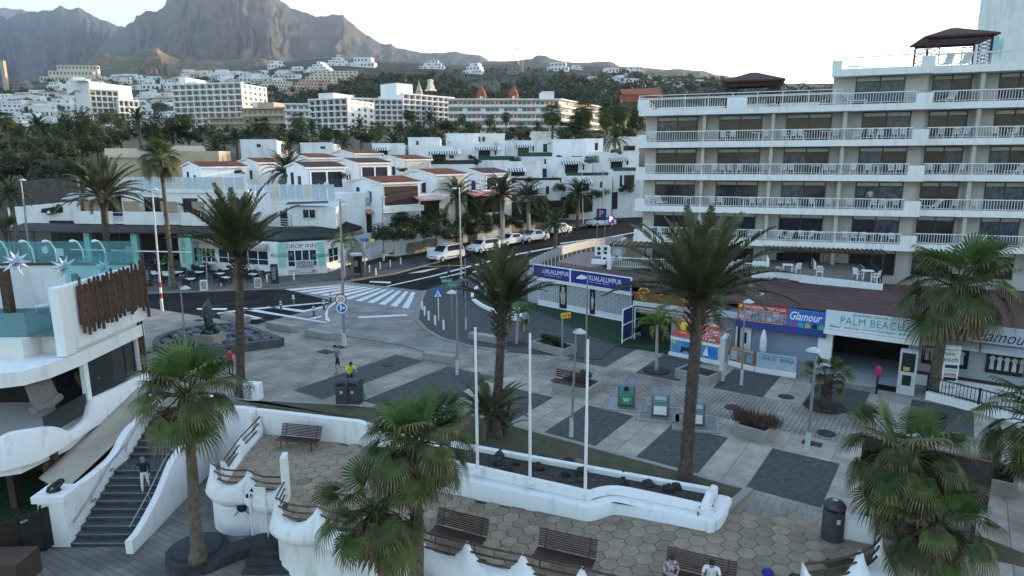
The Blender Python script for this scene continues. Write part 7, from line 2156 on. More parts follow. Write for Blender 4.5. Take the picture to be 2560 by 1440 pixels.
def tilehouse(px, py, px1, d, side, lab, m=TERRA, fr='w', t_=42, h=5.5, lower=None):
 c = PY(px, py, d)
 a = R(t_)
 w = (px1 - px) / ppm(c) / math.cos(a) * 1.12
 t = block('tiled_house', lab, 'house', c, a, w, side, h, WHITE, 'tiled houses above the street')
 rm = part('roof', m, t, lambda q: q.add([(-.2, -.25, .06), (w + .2, -.25, .06), (w + .2, side * .5, .62), (-.2, side * .5, .62), (w + .2, side + .2, .1), (-.2, side + .2, .1)], [(0, 1, 2, 3), (3, 2, 4, 5)]))
 part('tile_ridge', m, rm, lambda q: [q.tube([(x, -.25, .09), (x, side * .5, .65)], .07, 4, False) for x in [i * .3 for i in range(int(w / .3) + 1)]])
 part('eave', WHITE, t, lambda q: (q.b2((-.22, -.27, -.16), (w + .22, .02, .055)), q.add([(-.22, -.25, -.1), (-.22, side * .5, .5), (-.22, side + .2, -.06), (-.22, side + .2, .1), (-.22, side * .5, .66), (-.22, -.25, .08)], [(0, 1, 2, 3, 4, 5)]), q.add([(0, 0, 0), (0, side, 0), (0, side * .5, .58)], [(0, 1, 2)])))
 me = {'b': UBRN, 'w': UWIN, 'c': UCRM}.get(fr)
 if me: put(me, t, w * .5, -2.5, w * .86, 2.1)
 if fr == 'w': put(UFRM, t, w * .5, -2.5, w * .86, 2.1)
 put(UWIN if fr != 'c' else UDOOR, t, 0, -2.2, .8, 1.2, side * .35, True)
 put(UDOOR, t, 0, -2.5, .7, 1.9, side * .7, True)
 if lower:
  for (x, w_, h_) in lower: put(UDOOR, t, w * x, -5.0, w_, h_)
  part('balcony', WHITE, t, lambda q: q.b2((-.1, -.5, -3.3), (w + .1, -.001, -2.65)))
 return t
h8 = tilehouse(953, 458, 1030, 74, 7.5, 'tiled house with wide brown shutters next to the sun deck shop', TERRA, 'b', lower=[(.5, 1.1, 2.2), (.2, .35, .5), (.85, .35, .5)])
tilehouse(1090, 437, 1154, 80, 7.5, 'tiled house with cream shutters above the pale pink awning', TERRA, 'c', h=6)
h10 = tilehouse(1209, 434, 1265, 86, 6, 'tiled house with grey sliding windows and pink ground floor', TERRA2, 'w', lower=[(.3, 1.0, 1.8)])
tilehouse(894, 408, 957, 86, 7, 'tiled house with old brown roof and tall sliding windows', TERRA2, 'w', h=4)
tilehouse(765, 419, 837, 77, 5.5, 'tiled house with dark glazed veranda behind the dark date palm', TERRA2, 'w', h=5)
tilehouse(1010, 399, 1064, 95, 8, 'tiled house with beige blind below the striped bungalow', TERRA, 'c', h=4)
tilehouse(887, 384, 938, 100, 8, 'small tiled house highest in the middle of the row', TERRA, '', h=3.5)
tilehouse(775, 395, 825, 95, 8.5, 'long tiled house with a white chimney behind the veranda house', TERRA, '', h=3.5)
tilehouse(646, 407, 710, 88, 8, 'tiled house with dark entrance stairs behind the roof screens', TERRA, '', h=5)
tilehouse(502, 418, 577, 80, 7.5, 'tiled house with one small window above the white apartments', TERRA, '', h=6)
# flat white bungalows
def bung(x0, x1, yt, yb, d, lab, op=(), rz=.1, dep=7, rail=None, aw=None):
 c = PY(x0, yt, d)
 k = ppm(c)
 w = (x1 - x0) / k / math.cos(rz)
 t = block('white_bungalow', lab, 'house', c, rz, w, dep, (yb - yt) / k, WHITE2, 'flat roofed white bungalows on the slope', para=.25)
 for (a, b, y0, y1, me) in op:
  put(me, t, (((a + b) / 2 - x0) / k) / math.cos(rz), (yt - y1) / k, (b - a) / k, (y1 - y0) / k)
 if aw: awning(t, (aw[0] - x0) / k, (aw[1] - x0) / k, (yt - aw[2]) / k, 1.1, WPLAS, True)
 if rail:
  a, b, y0, y1, m = rail
  part('terrace_wall', WHITE2, t, lambda q: q.b2(((a - x0) / k, -2.2, (yt - y1) / k - 3), ((b - x0) / k, -.001, (yt - y1) / k)))
  part('railing', m, t, lambda q: q.b2(((a - x0) / k, -2.1, (yt - y1) / k), ((b - x0) / k, -2.05, (yt - y0) / k)))
 return t
GRN = mat('green_screen', (.02, .07, .045), .6, .2, 3)
bung(1164, 1263, 362, 402, 116, 'white bungalow with striped awning and green terrace screen', [(1196, 1225, 376, 396, UDOOR), (1236, 1241, 376, 387, UWIN)], .05, 7, (1195, 1285, 390, 400, GRN), (1188, 1250, 368))
bung(1264, 1384, 355, 397, 118, 'white bungalow with sliding window behind a glass balustrade', [(1294, 1322, 366, 382, UWIN), (1331, 1335, 364, 378, UWIN), (1358, 1368, 360, 380, UWIN)], .05, 8, (1292, 1385, 381, 391, GRN), (1290, 1330, 362))
bung(1384, 1470, 352, 398, 114, 'plain white bungalow partly hidden by the tall fan palms', [(1430, 1462, 390, 398, UDOOR)], .05, 8)
bung(1469, 1510, 350, 398, 112, 'narrow white bungalow end with one dark window', [(1488, 1496, 357, 375, UWIN)], .3, 6)
bung(1368, 1482, 397, 446, 106, 'white bungalow with wide dark opening and green balustrade', [(1413, 1446, 408, 434, UDOOR), (1458, 1462, 408, 425, UWIN)], .1, 7, (1410, 1530, 431, 441, GRN), (1402, 1460, 403))
bung(1482, 1600, 384, 430, 108, 'white bungalow with striped awning beside the hotel corner', [(1528, 1558, 404, 422, UDOOR), (1568, 1573, 398, 412, UWIN)], .1, 8, (1526, 1600, 418, 428, GRN), (1522, 1572, 395))
bung(1235, 1366, 408, 458, 100, 'white bungalow with dark railed terrace and closed parasol', [(1277, 1312, 422, 440, UDOOR), (1357, 1367, 422, 444, UDOOR), (1361, 1366, 398, 411, UWIN)], .1, 7, (1276, 1400, 444, 456, BLACK), (1270, 1315, 421))
bung(1293, 1400, 456, 500, 97, 'lower white bungalow wall with one tall window beside the bright palm', [(1365, 1373, 466, 486, UWIN), (1300, 1345, 470, 486, UDOOR)], .1, 5, None, (1298, 1348, 466))
bung(1400, 1533, 444, 484, 100, 'lower white bungalow with striped awning behind the lava wall', [(1440, 1474, 455, 478, UDOOR), (1502, 1507, 455, 470, UWIN)], .12, 6, None, (1432, 1480, 450))
bung(1533, 1612, 432, 470, 102, 'white bungalow with brown door beside the hotel balconies', [(1561, 1587, 438, 468, UBRN), (1550, 1556, 438, 466, UWIN)], .12, 6)
bung(1048, 1155, 369, 424, 108, 'white bungalow with big striped awning and red chairs on its terrace', [(1080, 1113, 382, 410, UDOOR), (1122, 1133, 388, 396, UWIN)], .08, 8, (1075, 1185, 400, 410, BLACK), (1072, 1152, 378))
bung(1020, 1100, 347, 392, 118, 'white bungalow behind the low date palms', [(1040, 1046, 352, 362, UWIN)], .05, 7)
bung(1114, 1200, 337, 372, 124, 'white bungalow with small square window below the orange hotel', [(1196, 1200, 342, 354, UWIN)], .05, 7)
bung(930, 1010, 362, 400, 116, 'white bungalow with dark striped awning behind the tiled roofs', [(945, 968, 372, 390, UDOOR)], .05, 7, None, (935, 975, 369))
bung(750, 830, 360, 395, 122, 'white bungalow roof behind the tiled houses', [(800, 812, 366, 372, UWIN)], .05, 7)
bung(1330, 1420, 332, 356, 135, 'long low white bungalow behind the tall fan palms', [], .05, 7)
bung(1500, 1600, 345, 385, 128, 'white bungalow with a roof box near the hotel corner', [(1560, 1590, 364, 376, UWIN)], .1, 7)
bung(1200, 1262, 337, 362, 130, 'small white bungalow with one narrow window', [(1196 + 10, 1212, 342, 353, UWIN)], .05, 7)
bung(600, 690, 352, 392, 130, 'white bungalow under the dark garden palms', [(640, 650, 360, 368, UWIN)], .05, 7)
for i, (px, py, d) in enumerate([(1328, 340, 124), (1240, 357, 116), (1283, 353, 118), (735, 380, 96), (815, 462, 70), (960, 392, 95), (985, 396, 94), (870, 430, 78)]):
 c = PY(px, py, d)
 t = thing('satellite_dish', 'white satellite dish on a roof ' + ['behind the glass balustrade bungalow', 'above the striped awning bungalow', 'beside the green tree', 'on the long tiled house', 'on the corner apartment roof', 'near the cream shutters', 'beside the beige blind', 'over the sun deck shop'][i], 'satellite dish', c, U(-.5, .5), 'satellite dishes')
 part('dish', LGREY, t, lambda q: q.lathe((0, 0, 0), [(.01, .1), (.22, .05), (.34, -.04), (.3, -.05)], 14)).rotation_euler = (1.2, 0, 0)
 part('mast', GREY, t, lambda q: q.tube([(0, .1, -1.2), (0, .1, 0)], .03, 5))
# sun deck shop
c = PY(914, 486, 72)
sd_ = block('corner_shop', 'white shop with an oval sign and red awning beside the stairs', 'shop', PY(846, 484, 73.5), R(38), 6.2, 6, 5, WHITE)
sg = part('sign_board', PHO[0], sd_, lambda q: q.b2((3.2, -.1, -1.5), (6.1, 0, -.55)))
part('oval_plate', WHITE, sg, lambda q: q.lathe((4.65, -.11, -1.02), [(.01, -.3), (.5, -.28), (.72, 0), (.5, .28), (.01, .3)], 14, 1, .05))
text('CEVA', RED, sg, (4.65, -.15, -1.02), .9, .28, bold=.02)
part('red_strip', PINK, sg, lambda q: q.b2((3.2, -.112, -1.5), (6.1, -.101, -1.32)))
awning(sd_, 3.1, 6.1, -1.9, .7, PINK)
put(UDOOR, sd_, 4.1, -4.6, 1.8, 2.3)
put(unit(PHO[1], 'poster'), sd_, 5.5, -4.6, .9, 2.1)
part('stairs', GREY, sd_, lambda q: [q.b2((-.6 + i * .0, -1.2 - i * .32, -5.2 - i * .18), (1.2, -.9 - i * .32, -5.05 - i * .18)) for i in range(10)])
part('railing', BLACK, sd_, lambda q: [q.tube([(-.6, -1 - i * .4, -5.1 - i * .22), (-.6, -1 - i * .4, -4.1 - i * .22)], .02, 4) for i in range(8)] + [q.tube([(-.6, -1, -4.1), (-.6, -4, -5.8)], .03, 4)])
t = block('shop_front', 'dark shopfront under a pale pink awning behind the hedge', 'shop', PY(1030, 488, 77), R(42), 5.5, 5, 4, WHITE)
awning(t, 0, 4, -.1, 1.6, mat('pale_pink', (.55, .38, .36), .8)); put(UDOOR, t, 2, -2.9, 3.6, 2.4)
t = block('shop_front', 'shopfront under a wide pink awning behind the street palms', 'shop', PY(1160, 478, 83), R(42), 8, 5, 4, WHITE)
awning(t, 0, 7.5, -.1, 1.8, PINK); put(UDOOR, t, 3.5, -2.9, 6, 2.4)
# tan villa
t = block('villa', 'tan villa with arched windows and pale tiled roofs behind the date palm', 'villa', PY(268, 395, 104), R(30), 14, 10, 7, TAN)
part('roof', mat('pale_tiles', (.36, .30, .22), .9, .15, 3), t, lambda q: [q.add([(x0 - .3, y0 - .3, z), (x1 + .3, y0 - .3, z), (x1 + .3, y1, z + 1.5), (x0 - .3, y1, z + 1.5), (x1 + .3, y1 * 2, z), (x0 - .3, y1 * 2, z)], [(0, 1, 2, 3), (3, 2, 4, 5)]) for x0, x1, y0, y1, z in ((0, 7, 0, 4, .02), (6.5, 14, 0, 5, .5))])
for i in range(3): put(UWIN, t, 9 + i * .9, -2.6, .55, 1.6)
block('villa', 'plain tan villa wing beside the tall slim fan palm', 'villa', PY(395, 378, 106), R(10), 9, 8, 7, TAN)
# corner restaurant and apartments
A0, A1, A2, A3 = hit(453, 668), hit(693, 691), hit(818, 683), hit(884, 658)
zb = .4
cr = thing('corner_restaurant', 'white corner restaurant with black sheet roof, aqua panels and a pizza sign', 'restaurant', (0, 0, 0))
def seglocal(parent, a, b, nm='wall'):
 o = thing('wing', None, None, (a.x, a.y, zb), line_rz(a, b))
 return o
EH = 3.55
AQW = mat('aqua_sign', (.30, .60, .52), .6, .05)
for k, (a, b) in enumerate(((A0, A1), (A1, A2), (A2, A3))):
 L = (b - a).length
 f = MB().b2((0, 0, -1), (L, .3, EH)).build('wall', WHITE, cr, loc=(a.x, a.y, zb), rz=line_rz(a, b))
 def win(x0, x1, z0, z1, n):
  for i in range(n):
   p = lerp(x0, x1, i / n)
   o = inst('window', UWIN, f, (p + (x1 - x0) / n * .5, .04, z0), (0, 0, 0), ((x1 - x0) / n * .94, 1, z1 - z0))
  part('window_frame', WPLAS, f, lambda q: [q.b2((x0, -.05, z0 - .06), (x1, -.001, z0)), q.b2((x0, -.05, z1), (x1, -.001, z1 + .06)), q.b2((x0, -.055, z0 + .5), (x1, -.002, z0 + .56))] + [q.b2((lerp(x0, x1, i / n) - .05, -.06, z0), (lerp(x0, x1, i / n) + .05, -.003, z1)) for i in range(n + 1)])
 if k == 0:
  win(1.9, 4.9, 1.15, 2.55, 5); win(5.3, L - .9, 1.15, 2.55, 5)
  for x0, x1 in ((1.2, 3.0), (3.2, L - .8)): part('awning', AWN, f, lambda q: q.add([(x0, -.05, 3.3), (x1, -.05, 3.3), (x1, -.55, 2.95), (x0, -.55, 2.95), (x1, -.56, 2.62), (x0, -.56, 2.62)], [(0, 1, 2, 3), (3, 2, 4, 5)]))
  o = part('aqua_panel', AQW, f, lambda q: q.b2((.3, -.1, .8), (1.0, -.02, 3.3)))
  text('DROP INN', INKG, o, (.65, -.11, 2.05), .38, 2.1, vertical=True)
 if k == 1:
  o = part('aqua_panel', AQW, f, lambda q: q.b2((.25, -.1, .95), (.95, -.02, 3.4)))
  text('PIZZERIA', INKG, o, (.6, -.11, 2.2), .42, 2.1, vertical=True)
  o = part('aqua_panel', AQW, f, lambda q: q.b2((L - .75, -.1, .95), (L - .15, -.02, 3.4)))
  text('DROP INN', INKG, o, (L - .45, -.11, 2.0), .34, 1.9, vertical=True)
  o = part('sign_board', WHITE, f, lambda q: q.b2((1.1, -.1, 2.75), (L - .85, -.02, 3.45)))
  text('DROP INN', INKK, o, (L * .52, -.11, 3.08), 2.9, .42)
  win(1.15, L - .95, 1.0, 2.6, 4)
  part('menu_board', LGREY, f, lambda q: q.b2((1.9, -.12, .75), (3.7, -.07, 1.6)))
  part('menu_picture', PHO[3], f, lambda q: q.b2((2.0, -.128, .85), (3.6, -.121, 1.5)))
  o = part('banner', mat('banner_white', (.6, .58, .55), .7), f, lambda q: q.b2((1.1, -.03, .1), (4.0, -.005, .6)))
  text('DROP-INN', INKG, o, (1.7, -.035, .5), 1.0, .14, bold=.02)
  text('pizza pasta steaks', INKK, o, (2.4, -.035, .25), 2.0, .12)
  part('pizza_picture', ORANGE, o, lambda q: q.tube([(3.6, -.03, .4), (3.6, -.035, .4)], .16, 10))
 if k == 2: win(.3, 2.0, 1.2, 2.6, 2)
roofp = [PY(455, 588, A0.y), PY(698, 600, A1.y), PY(822, 592, A2.y), PY(905, 566, A3.y)]
bkp_ = [PY(530, 558, A0.y + 3.5), PY(700, 567, A1.y + 4.5), PY(800, 565, A2.y + 4), PY(860, 552, A3.y + 2.5)]
SHEET = mat('black_sheet_roof', (.016, .017, .02), .5, .3, .5)
rf = part('roof', SHEET, cr, lambda q: q.add([p for p in roofp] + [p for p in bkp_] + [p + Vector((0, .02, -.25)) for p in roofp], [(0, 1, 5, 4), (1, 2, 6, 5), (2, 3, 7, 6), (8, 9, 1, 0), (9, 10, 2, 1), (10, 11, 3, 2)]))
part('roof_rib', SHEET, rf, lambda q: [q.tube([roofp[k].lerp(roofp[k + 1], i / 14) + Vector((0, 0, .03)), bkp_[k].lerp(bkp_[k + 1], i / 14) + Vector((0, 0, .03))], .05, 4, False) for k in range(3) for i in range(14)])
part('rolled_awning', AWN, cr, lambda q: q.tube([A3 + Vector((.1, -.3, 3.4)), A3 + Vector((1.0, .6, 3.5))], .35, 10))
# apartments over the restaurant
UPZ = PY(700, 512, 69).z
ap = thing('apartment_block', 'white apartment block with frosted roof screens above the corner restaurant', 'apartments', (0, 0, 0))
c0, c1 = PY(600, 500, 76), PY(838, 498, 74.5)
part('wall', WHITE, ap, lambda q: (q.prism([(PY(728, 520, 72).x, 72), (PY(838, 520, 70.5).x, 70.5), (PY(838, 520, 70.5).x + .5, 78), (PY(728, 520, 72).x, 78)], 2.5, PY(760, 518, 71).z)))
part('wall', WHITE, ap, lambda q: q.prism([(c0.x, 76), (c1.x, 74.5), (c1.x, 84), (c0.x, 84)], 2.5, c0.z - .1))
part('wall', WHITE, ap, lambda q: q.prism([(PY(560, 540, 75).x, 75), (PY(728, 540, 73).x, 73), (PY(728, 500, 73).x, 79), (PY(560, 500, 75).x, 79)], 2.5, PY(640, 535, 74).z))
o = inst('window', UWIN, ap, PY(774, 546, 71.2), (0, 0, -.1), (1.5, 1, 1.0)); inst('frame', UFRM, o)
p = PY(700, 572, 72.8); inst('window', UWIN, ap, PY(712, 575, 73.1), (0, 0, -.1), (.8, 1, 2.1))
part('black_canopy', SHEET, ap, lambda q: q.add([PY(712, 512, 71.3), PY(822, 508, 69.8), PY(820, 502, 72.5), PY(720, 505, 74)], [(0, 1, 2, 3)]))
for i in range(12):
 a, b = PY(lerp(600, 838, i / 12) + 1, 497, 75.6 - i * .125), PY(lerp(600, 838, (i + 1) / 12) - 1, 497, 75.6 - i * .125)
 part('roof_screen', GLW if i % 4 else CREAM, ap, lambda q: q.seg((a.x, a.y, a.z + .85), (b.x, b.y, b.z + .85), .05, 1.5))
 part('screen_post', WPLAS, ap, lambda q: q.tube([(a.x, a.y, a.z), (a.x, a.y, a.z + 1.7)], .05, 4))
part('balcony', WHITE, ap, lambda q: q.seg(PY(640, 566, 72.6), PY(728, 573, 71.6), .15, .6))
part('balcony_rail', WPLAS, ap, lambda q: [q.seg(PY(665, 556 - i * 6, 72.4), PY(726, 561 - i * 6, 71.6), .04, .05) for i in range(3)])
# long white wing with bars below
lw = thing('apartment_wing', 'long white apartment wing with tan privacy screens above the bars', 'apartments', (0, 0, 0))
B0, B1 = PY(182, 520, 73), PY(600, 575, 69)
W0 = Vector((B0.x, B0.y, 0)); W1 = Vector((B1.x, B1.y, 0))
LR = line_rz(W0, W1); LL = (W1 - W0).length
lw.location = W0; lw.rotation_euler = (0, 0, LR)
zf = PY(400, 545, 71).z
part('wall', WHITE, lw, lambda q: q.b2((0, 2.2, zf - .6), (LL, 9, zf + 2.6)))
part('balcony_wall', WHITE, lw, lambda q: [q.b2((x0, 0, zf - .75), (x1, .2, zf + .65)) for x0, x1 in ((0, LL * .24), (LL * .31, LL * .55), (LL * .66, LL))])
part('balcony_floor', WHITE, lw, lambda q: q.b2((-.3, .201, zf - .7), (LL, 2.2, zf - .45)))
for x in (LL * .245, LL * .555):
 part('balcony_rail', WPLAS, lw, lambda q: [q.b2((x, .05, zf - .3 + i * .4), (x + LL * .1, .1, zf - .25 + i * .4)) for i in range(3)])
for i, (x, me, w_, h_) in enumerate([(.02, UTAN, 1.6, 1.3), (.12, UDOOR, 1.0, 2.2), (.17, UDOOR, .9, 2.2), (.27, UTAN, 2.0, 1.3), (.36, UWIN, 1.9, 2.2), (.44, UWIN, .9, 2.1), (.5, UTAN, 2.0, 1.3), (.6, UWIN, 1.8, 2.1), (.69, UTAN, 1.5, 1.3), (.8, UDOOR, 1.0, 2.1), (.9, UWIN, 1.6, 2.0)]):
 put(me, lw, LL * x + w_ / 2, zf - .1 + (.5 if me is UTAN else 0), w_, h_, 2.19 if me is not UTAN else 1.2)
part('awning', mat('grey_beige_awning', (.40, .38, .34), .8), lw, lambda q: [q.add([(x0, 2.1, zf + 2.5), (x1, 2.1, zf + 2.5), (x1, .5, zf + 1.9), (x0, .5, zf + 1.9)], [(0, 1, 2, 3)]) for x0, x1 in ((-2.2, 4.5),)])
part('roof_parapet', WHITE, lw, lambda q: q.b2((0, 2.0, zf + 2.601), (LL, 2.2, zf + 3.0)))
for i in range(16):
 x0 = .3 + i * (LL - .6) / 16
 part('roof_screen', CREAM if i in (3, 4, 9, 13) else GLW, lw, lambda q: q.b2((x0, 2.05, zf + 3.0), (x0 + LL / 17, 2.1, zf + 4.3)))
 part('screen_post', WPLAS, lw, lambda q: q.b2((x0 - .05, 2.0, zf + 3.0), (x0 - .001, 2.12, zf + 4.35)))
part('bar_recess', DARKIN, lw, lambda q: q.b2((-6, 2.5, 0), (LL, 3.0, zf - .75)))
part('bar_wall', WHITE2, lw, lambda q: q.b2((LL * .55, 2.0, 0), (LL, 2.49, zf - 1)))
part('bar_canopy', mat('bar_roof', (.05, .035, .035), .8, .3, 1), lw, lambda q: q.add([(-7, -2.8, zf - 1.35), (LL, -1.6, zf - 1.3), (LL, .3, zf - .78), (-7, .3, zf - .78), (-7, -2.8, zf - 1.5), (LL, -1.6, zf - 1.45)], [(0, 1, 2, 3), (4, 5, 1, 0)]))
for x in (LL * .11, LL * .4, LL * .72):
 o = part('aqua_pillar', AQUA, lw, lambda q: q.b2((x, -1.4, 0), (x + .75, -1.0, zf - 1.5)))
for x in (LL * .5, LL * .62, LL * .85): put(UDOOR, lw, x, .4, 1.0, 1.9, 1.99)
part('canopy_post', BLACK, lw, lambda q: [q.tube([(x, -2.6 + (x + 7) * .03, 0), (x, -2.6 + (x + 7) * .03, zf - 1.45)], .06, 5) for x in (-6, -3, 0, 4.5, 7.5, 10, 13)])
part('low_wall', WHITE, lw, lambda q: [q.b2((x0, y_, 0), (x1, y_ + .2, .9)) for x0, x1, y_ in ((-6.5, -3.5, -4.2), (-2.4, 2.2, -4.0), (3.2, 7, -3.6), (10, 16, -3.8))])
part('twig_railing', BROWNF, lw, lambda q: [q.seg((9 + i * .16, -3.2, .45), (9 + i * .16 + U(-.08, .08), -3.2, 1.35), .04, .04) for i in range(30)])
sg = part('bar_sign', LGREY, lw, lambda q: (q.b2((8.6, -2.7, 2.3), (9.5, -2.6, 3.2)),))
part('sign_stripe', ORANGE, sg, lambda q: q.b2((8.65, -2.72, 2.35), (9.45, -2.705, 2.65)))
text('LA TAPA', RED, sg, (9.05, -2.71, 2.95), .7, .2, bold=.02)
o = part('round_bar_sign', WHITE, lw, lambda q: q.tube([(-1.2, -3.0, 2.7), (-1.2, -3.1, 2.7)], .42, 16))
part('square_bar_sign', WHITE, lw, lambda q: q.b2((.2, -3.1, 2.1), (1.1, -3.0, 2.9)))
part('white_beam', WPLAS, lw, lambda q: [q.tube([(x0, -2.5, 2.75), (x1, -2.3, 2.75)], .07, 5) for x0, x1 in ((1.5, 9), (9.5, 16))])
for k, dx in enumerate((0, .3, .6)): part('letter_tile', [REDS, TERRA, GREENP][k], cr, lambda q: q.seg(A0 + Vector((-.6 + dx, -.2, 4.1)), A0 + Vector((-.35 + dx, -.2, 4.1)), .1, .8))
wl = MB(); wl.seg(PY(25, 545, 80), PY(200, 530, 78), .3, 2.6)
wl.build('garden_wall', WHITE2, label='white wall below the dark hedge near the twin street lamp', cat='wall')
wl = MB(); wl.seg(PY(-60, 500, 92), PY(200, 485, 90), .4, 4.5)
wl.build('parking_wall', mat('dim_stone_wall', (.09, .08, .07), .95, .25, 1, .5, 6), label='dim stone retaining wall under the dark hedge trees', cat='wall')
# walls along the street
SW = mat('rubble_wall', (.30, .25, .20), .95, .35, 3, .8, 7)
wl = MB()
for a, b in ((hit(1030, 640), hit(1150, 612)), (hit(1150, 612), hit(1260, 590)), (hit(1260, 590), hit(1400, 560))): wl.seg(a + Vector((-.6, .6, .6)), b + Vector((-.6, .6, .6)), .35, 1.5)
wl.build('stone_wall', SW, label='tan rubble stone wall along the pavement behind the taxis', cat='wall')
wl = MB()
wl.seg(PY(1250, 530, 93), PY(1420, 522, 98), .5, 2.6); wl.seg(PY(1400, 515, 99), PY(1610, 494, 104), .5, 2.6)
wl.build('lava_wall', LAVA, label='dark lava stone retaining wall under the white bungalows', cat='wall')
wl = MB()
wl.seg(A3 + Vector((.6, .4, .5)), hit(962, 640) + Vector((0, .3, .5)), .25, 1.6)
wl.build('ramp_wall', WHITE, label='white wall between the restaurant corner and the parked scooters', cat='wall')
# big hotels
HG = 'hotels below the hillside'
def hotelb(name, lab, x0, x1, yt, yb, d0, d1, dep, m, floors, bays, style, win=None, top=None, cat='hotel', wfrac=.8, hf=.62, extra=None):
 p0, p1 = PY(x0, yt, d0), PY(x1, yt, d1)
 a = math.atan2(p1.y - p0.y, p1.x - p0.x)
 w = math.hypot(p1.x - p0.x, p1.y - p0.y)
 h = (yb - yt) / ppm(p0)
 t = block(name, lab, cat, p0, a, w, dep, h, m, HG)
 fh, bw = h / floors, w / bays
 win = win or UFAR
 for f in range(floors):
  z = -(f + 1) * fh
  for b in range(bays):
   if extra and extra(f, b, t, bw, fh, z): continue
   put(win, t, (b + .5) * bw, z + fh * .25, bw * wfrac, fh * hf)
  if style != 'flat':
   part('balcony_slab', m, t, lambda q: q.b2((-.3, -1.4, z - .05), (w + .3, -.061, z + fh * (.34 if style == 'band' else .22))))
 if style == 'grid':
  for b in range(bays + 1): part('fin', m, t, lambda q: q.b2((b * bw - .18, -1.35, -h), (b * bw + .18, -.062, -.1)))
 part('roof_edge', m, t, lambda q: q.b2((-.3, -1.3, .0), (w + .3, .5, .6)))
 if top: part('roof_house', m, t, lambda q: [q.b2((w * a_, 3, 0), (w * b_, dep - 2, h_)) for a_, b_, h_ in top])
 if style != 'flat' and dep > 5:
  nb = max(2, int(dep / 4))
  for f in range(floors):
   for b in range(nb): put(win, t, w + .06, -(f + 1) * fh + fh * .3, 1.6, fh * .5, (b + .5) * dep / nb, False).rotation_euler = (0, 0, PI / 2)
 return t
def yaw(p):
 def fn(f, b, t, bw, fh, z):
  if (f * 7 + b * 3) % 11 == 0:
   put(p, t, (b + .5) * bw, z + fh * .62, bw * .8, fh * .25, -1.2)
  return False
 return fn
WW = mat('hotel_white', (.72, .71, .69), .85, .06, .15)
hotelb('hotel', 'white gridded hotel with dark balconies and yellow awnings catching the sun', 222, 293, 226, 340, 262, 268, 30, WW, 8, 5, 'grid', extra=yaw(UYEL), top=[(-.45, -.02, 5)], wfrac=.86, hf=.66)
hotelb('hotel', 'lower stepped wing of the white gridded hotel', 293, 342, 252, 345, 266, 272, 26, WW, 6, 4, 'grid', wfrac=.86, hf=.66)
t = hotelb('hotel', 'white lift tower of the gridded hotel', 183, 222, 205, 330, 264, 262, 20, WW, 1, 1, 'flat', extra=lambda *a: True)
hotelb('hotel', 'large white slab hotel of nine balcony floors', 434, 606, 214, 338, 330, 322, 20, WW, 9, 10, 'grid', top=[(.03, .12, 4), (.15, .3, 2)])
hotelb('hotel', 'tan terraced apartment block with rows of small windows', 605, 722, 274, 345, 285, 280, 16, TAN, 4, 9, 'band', cat='apartments', wfrac=.5, top=[(.25, .6, 3)])
hotelb('hotel', 'lower tan apartment wing below the large white slab hotel', 523, 610, 298, 350, 280, 278, 14, TAN, 4, 7, 'band', cat='apartments', wfrac=.6)
t = block('lift_tower', 'pale blank lift tower beside the tan apartments', 'tower', PY(631, 255, 300), 0, 3.8, 4, 20, WW)
hotelb('hotel', 'hotel with red orange awnings and dark balconies', 776, 872, 252, 325, 268, 262, 18, WW, 5, 6, 'grid', extra=yaw(UORG), wfrac=.86, hf=.7, top=[(.1, .5, 3)])
hotelb('hotel', 'pale stepped wing next to the red awning hotel', 712, 776, 262, 325, 266, 268, 16, WW, 4, 4, 'band', wfrac=.6)
hotelb('hotel', 'long white hotel with six floors of balconies, near wing', 876, 1005, 248, 325, 280, 288, 16, WW, 6, 9, 'grid', wfrac=.7, top=[(0, .1, 2)])
hotelb('hotel', 'long white hotel with six floors of balconies, far wing with roof pavilion', 1003, 1131, 236, 325, 292, 315, 16, WW, 7, 9, 'grid', wfrac=.7, top=[(.0, .3, 5)])
def orng(f, b, t, bw, fh, z):
 if f % 2 == 0 and b % 4 == 2 or (f == 0 and b == 21):
  put(UORG, t, (b + .5) * bw, z + fh * .25, bw * .7, fh * .62)
  return True
 return f == 1 and b % 4 == 3
hotelb('hotel', 'white hotel with orange panels between ribbon windows, long front', 1121, 1396, 250, 334, 292, 296, 16, WW, 5, 24, 'band', extra=orng, wfrac=.9, hf=.6, top=[(.86, .97, 4)])
hotelb('hotel', 'white hotel with orange panels between ribbon windows, short angled front', 1397, 1500, 250, 334, 297, 345, 16, WW, 5, 14, 'band', extra=orng, wfrac=.9, hf=.6)
# temple park
TR = mat('temple_red', (.27, .085, .05), .85, .2, .5, .3, 2)
for px, lab in ((1204, 'red brick temple dome behind the orange panelled hotel, nearer the white hotel'), (1284, 'red brick temple dome behind the orange panelled hotel, nearer the wooded slope')):
 t = thing('temple_dome', lab, 'temple', PY(px, 250, 352), 0, 'red temple domes')
 part('dome', TR, t, lambda q: q.lathe((0, 0, -1), [(2.9, 0), (2.8, 2), (2.5, 2.2), (2.6, 4), (2.1, 4.3), (2.0, 5.6), (1.5, 5.9), (1.2, 6.8), (.7, 7.2), (.35, 8), (.1, 9.4)], 14))
 part('white_emblem', WW, t, lambda q: q.tube([(0, -3, 1.0), (0, -2.7, 1.0)], .8, 12))
 part('corner_post', TR, t, lambda q: [q.box((x, -2, 0), (.6, .6, 3)) for x in (-3.3, 3.3)])
block('temple_wall', 'long red temple wall between the two domes', 'temple', PY(1225, 245, 353), 0, 10.5, 4, 3, TR)
t = thing('temple_dome', 'pale sandstone spire rising behind the long white hotel', 'temple', PY(1048, 238, 400))
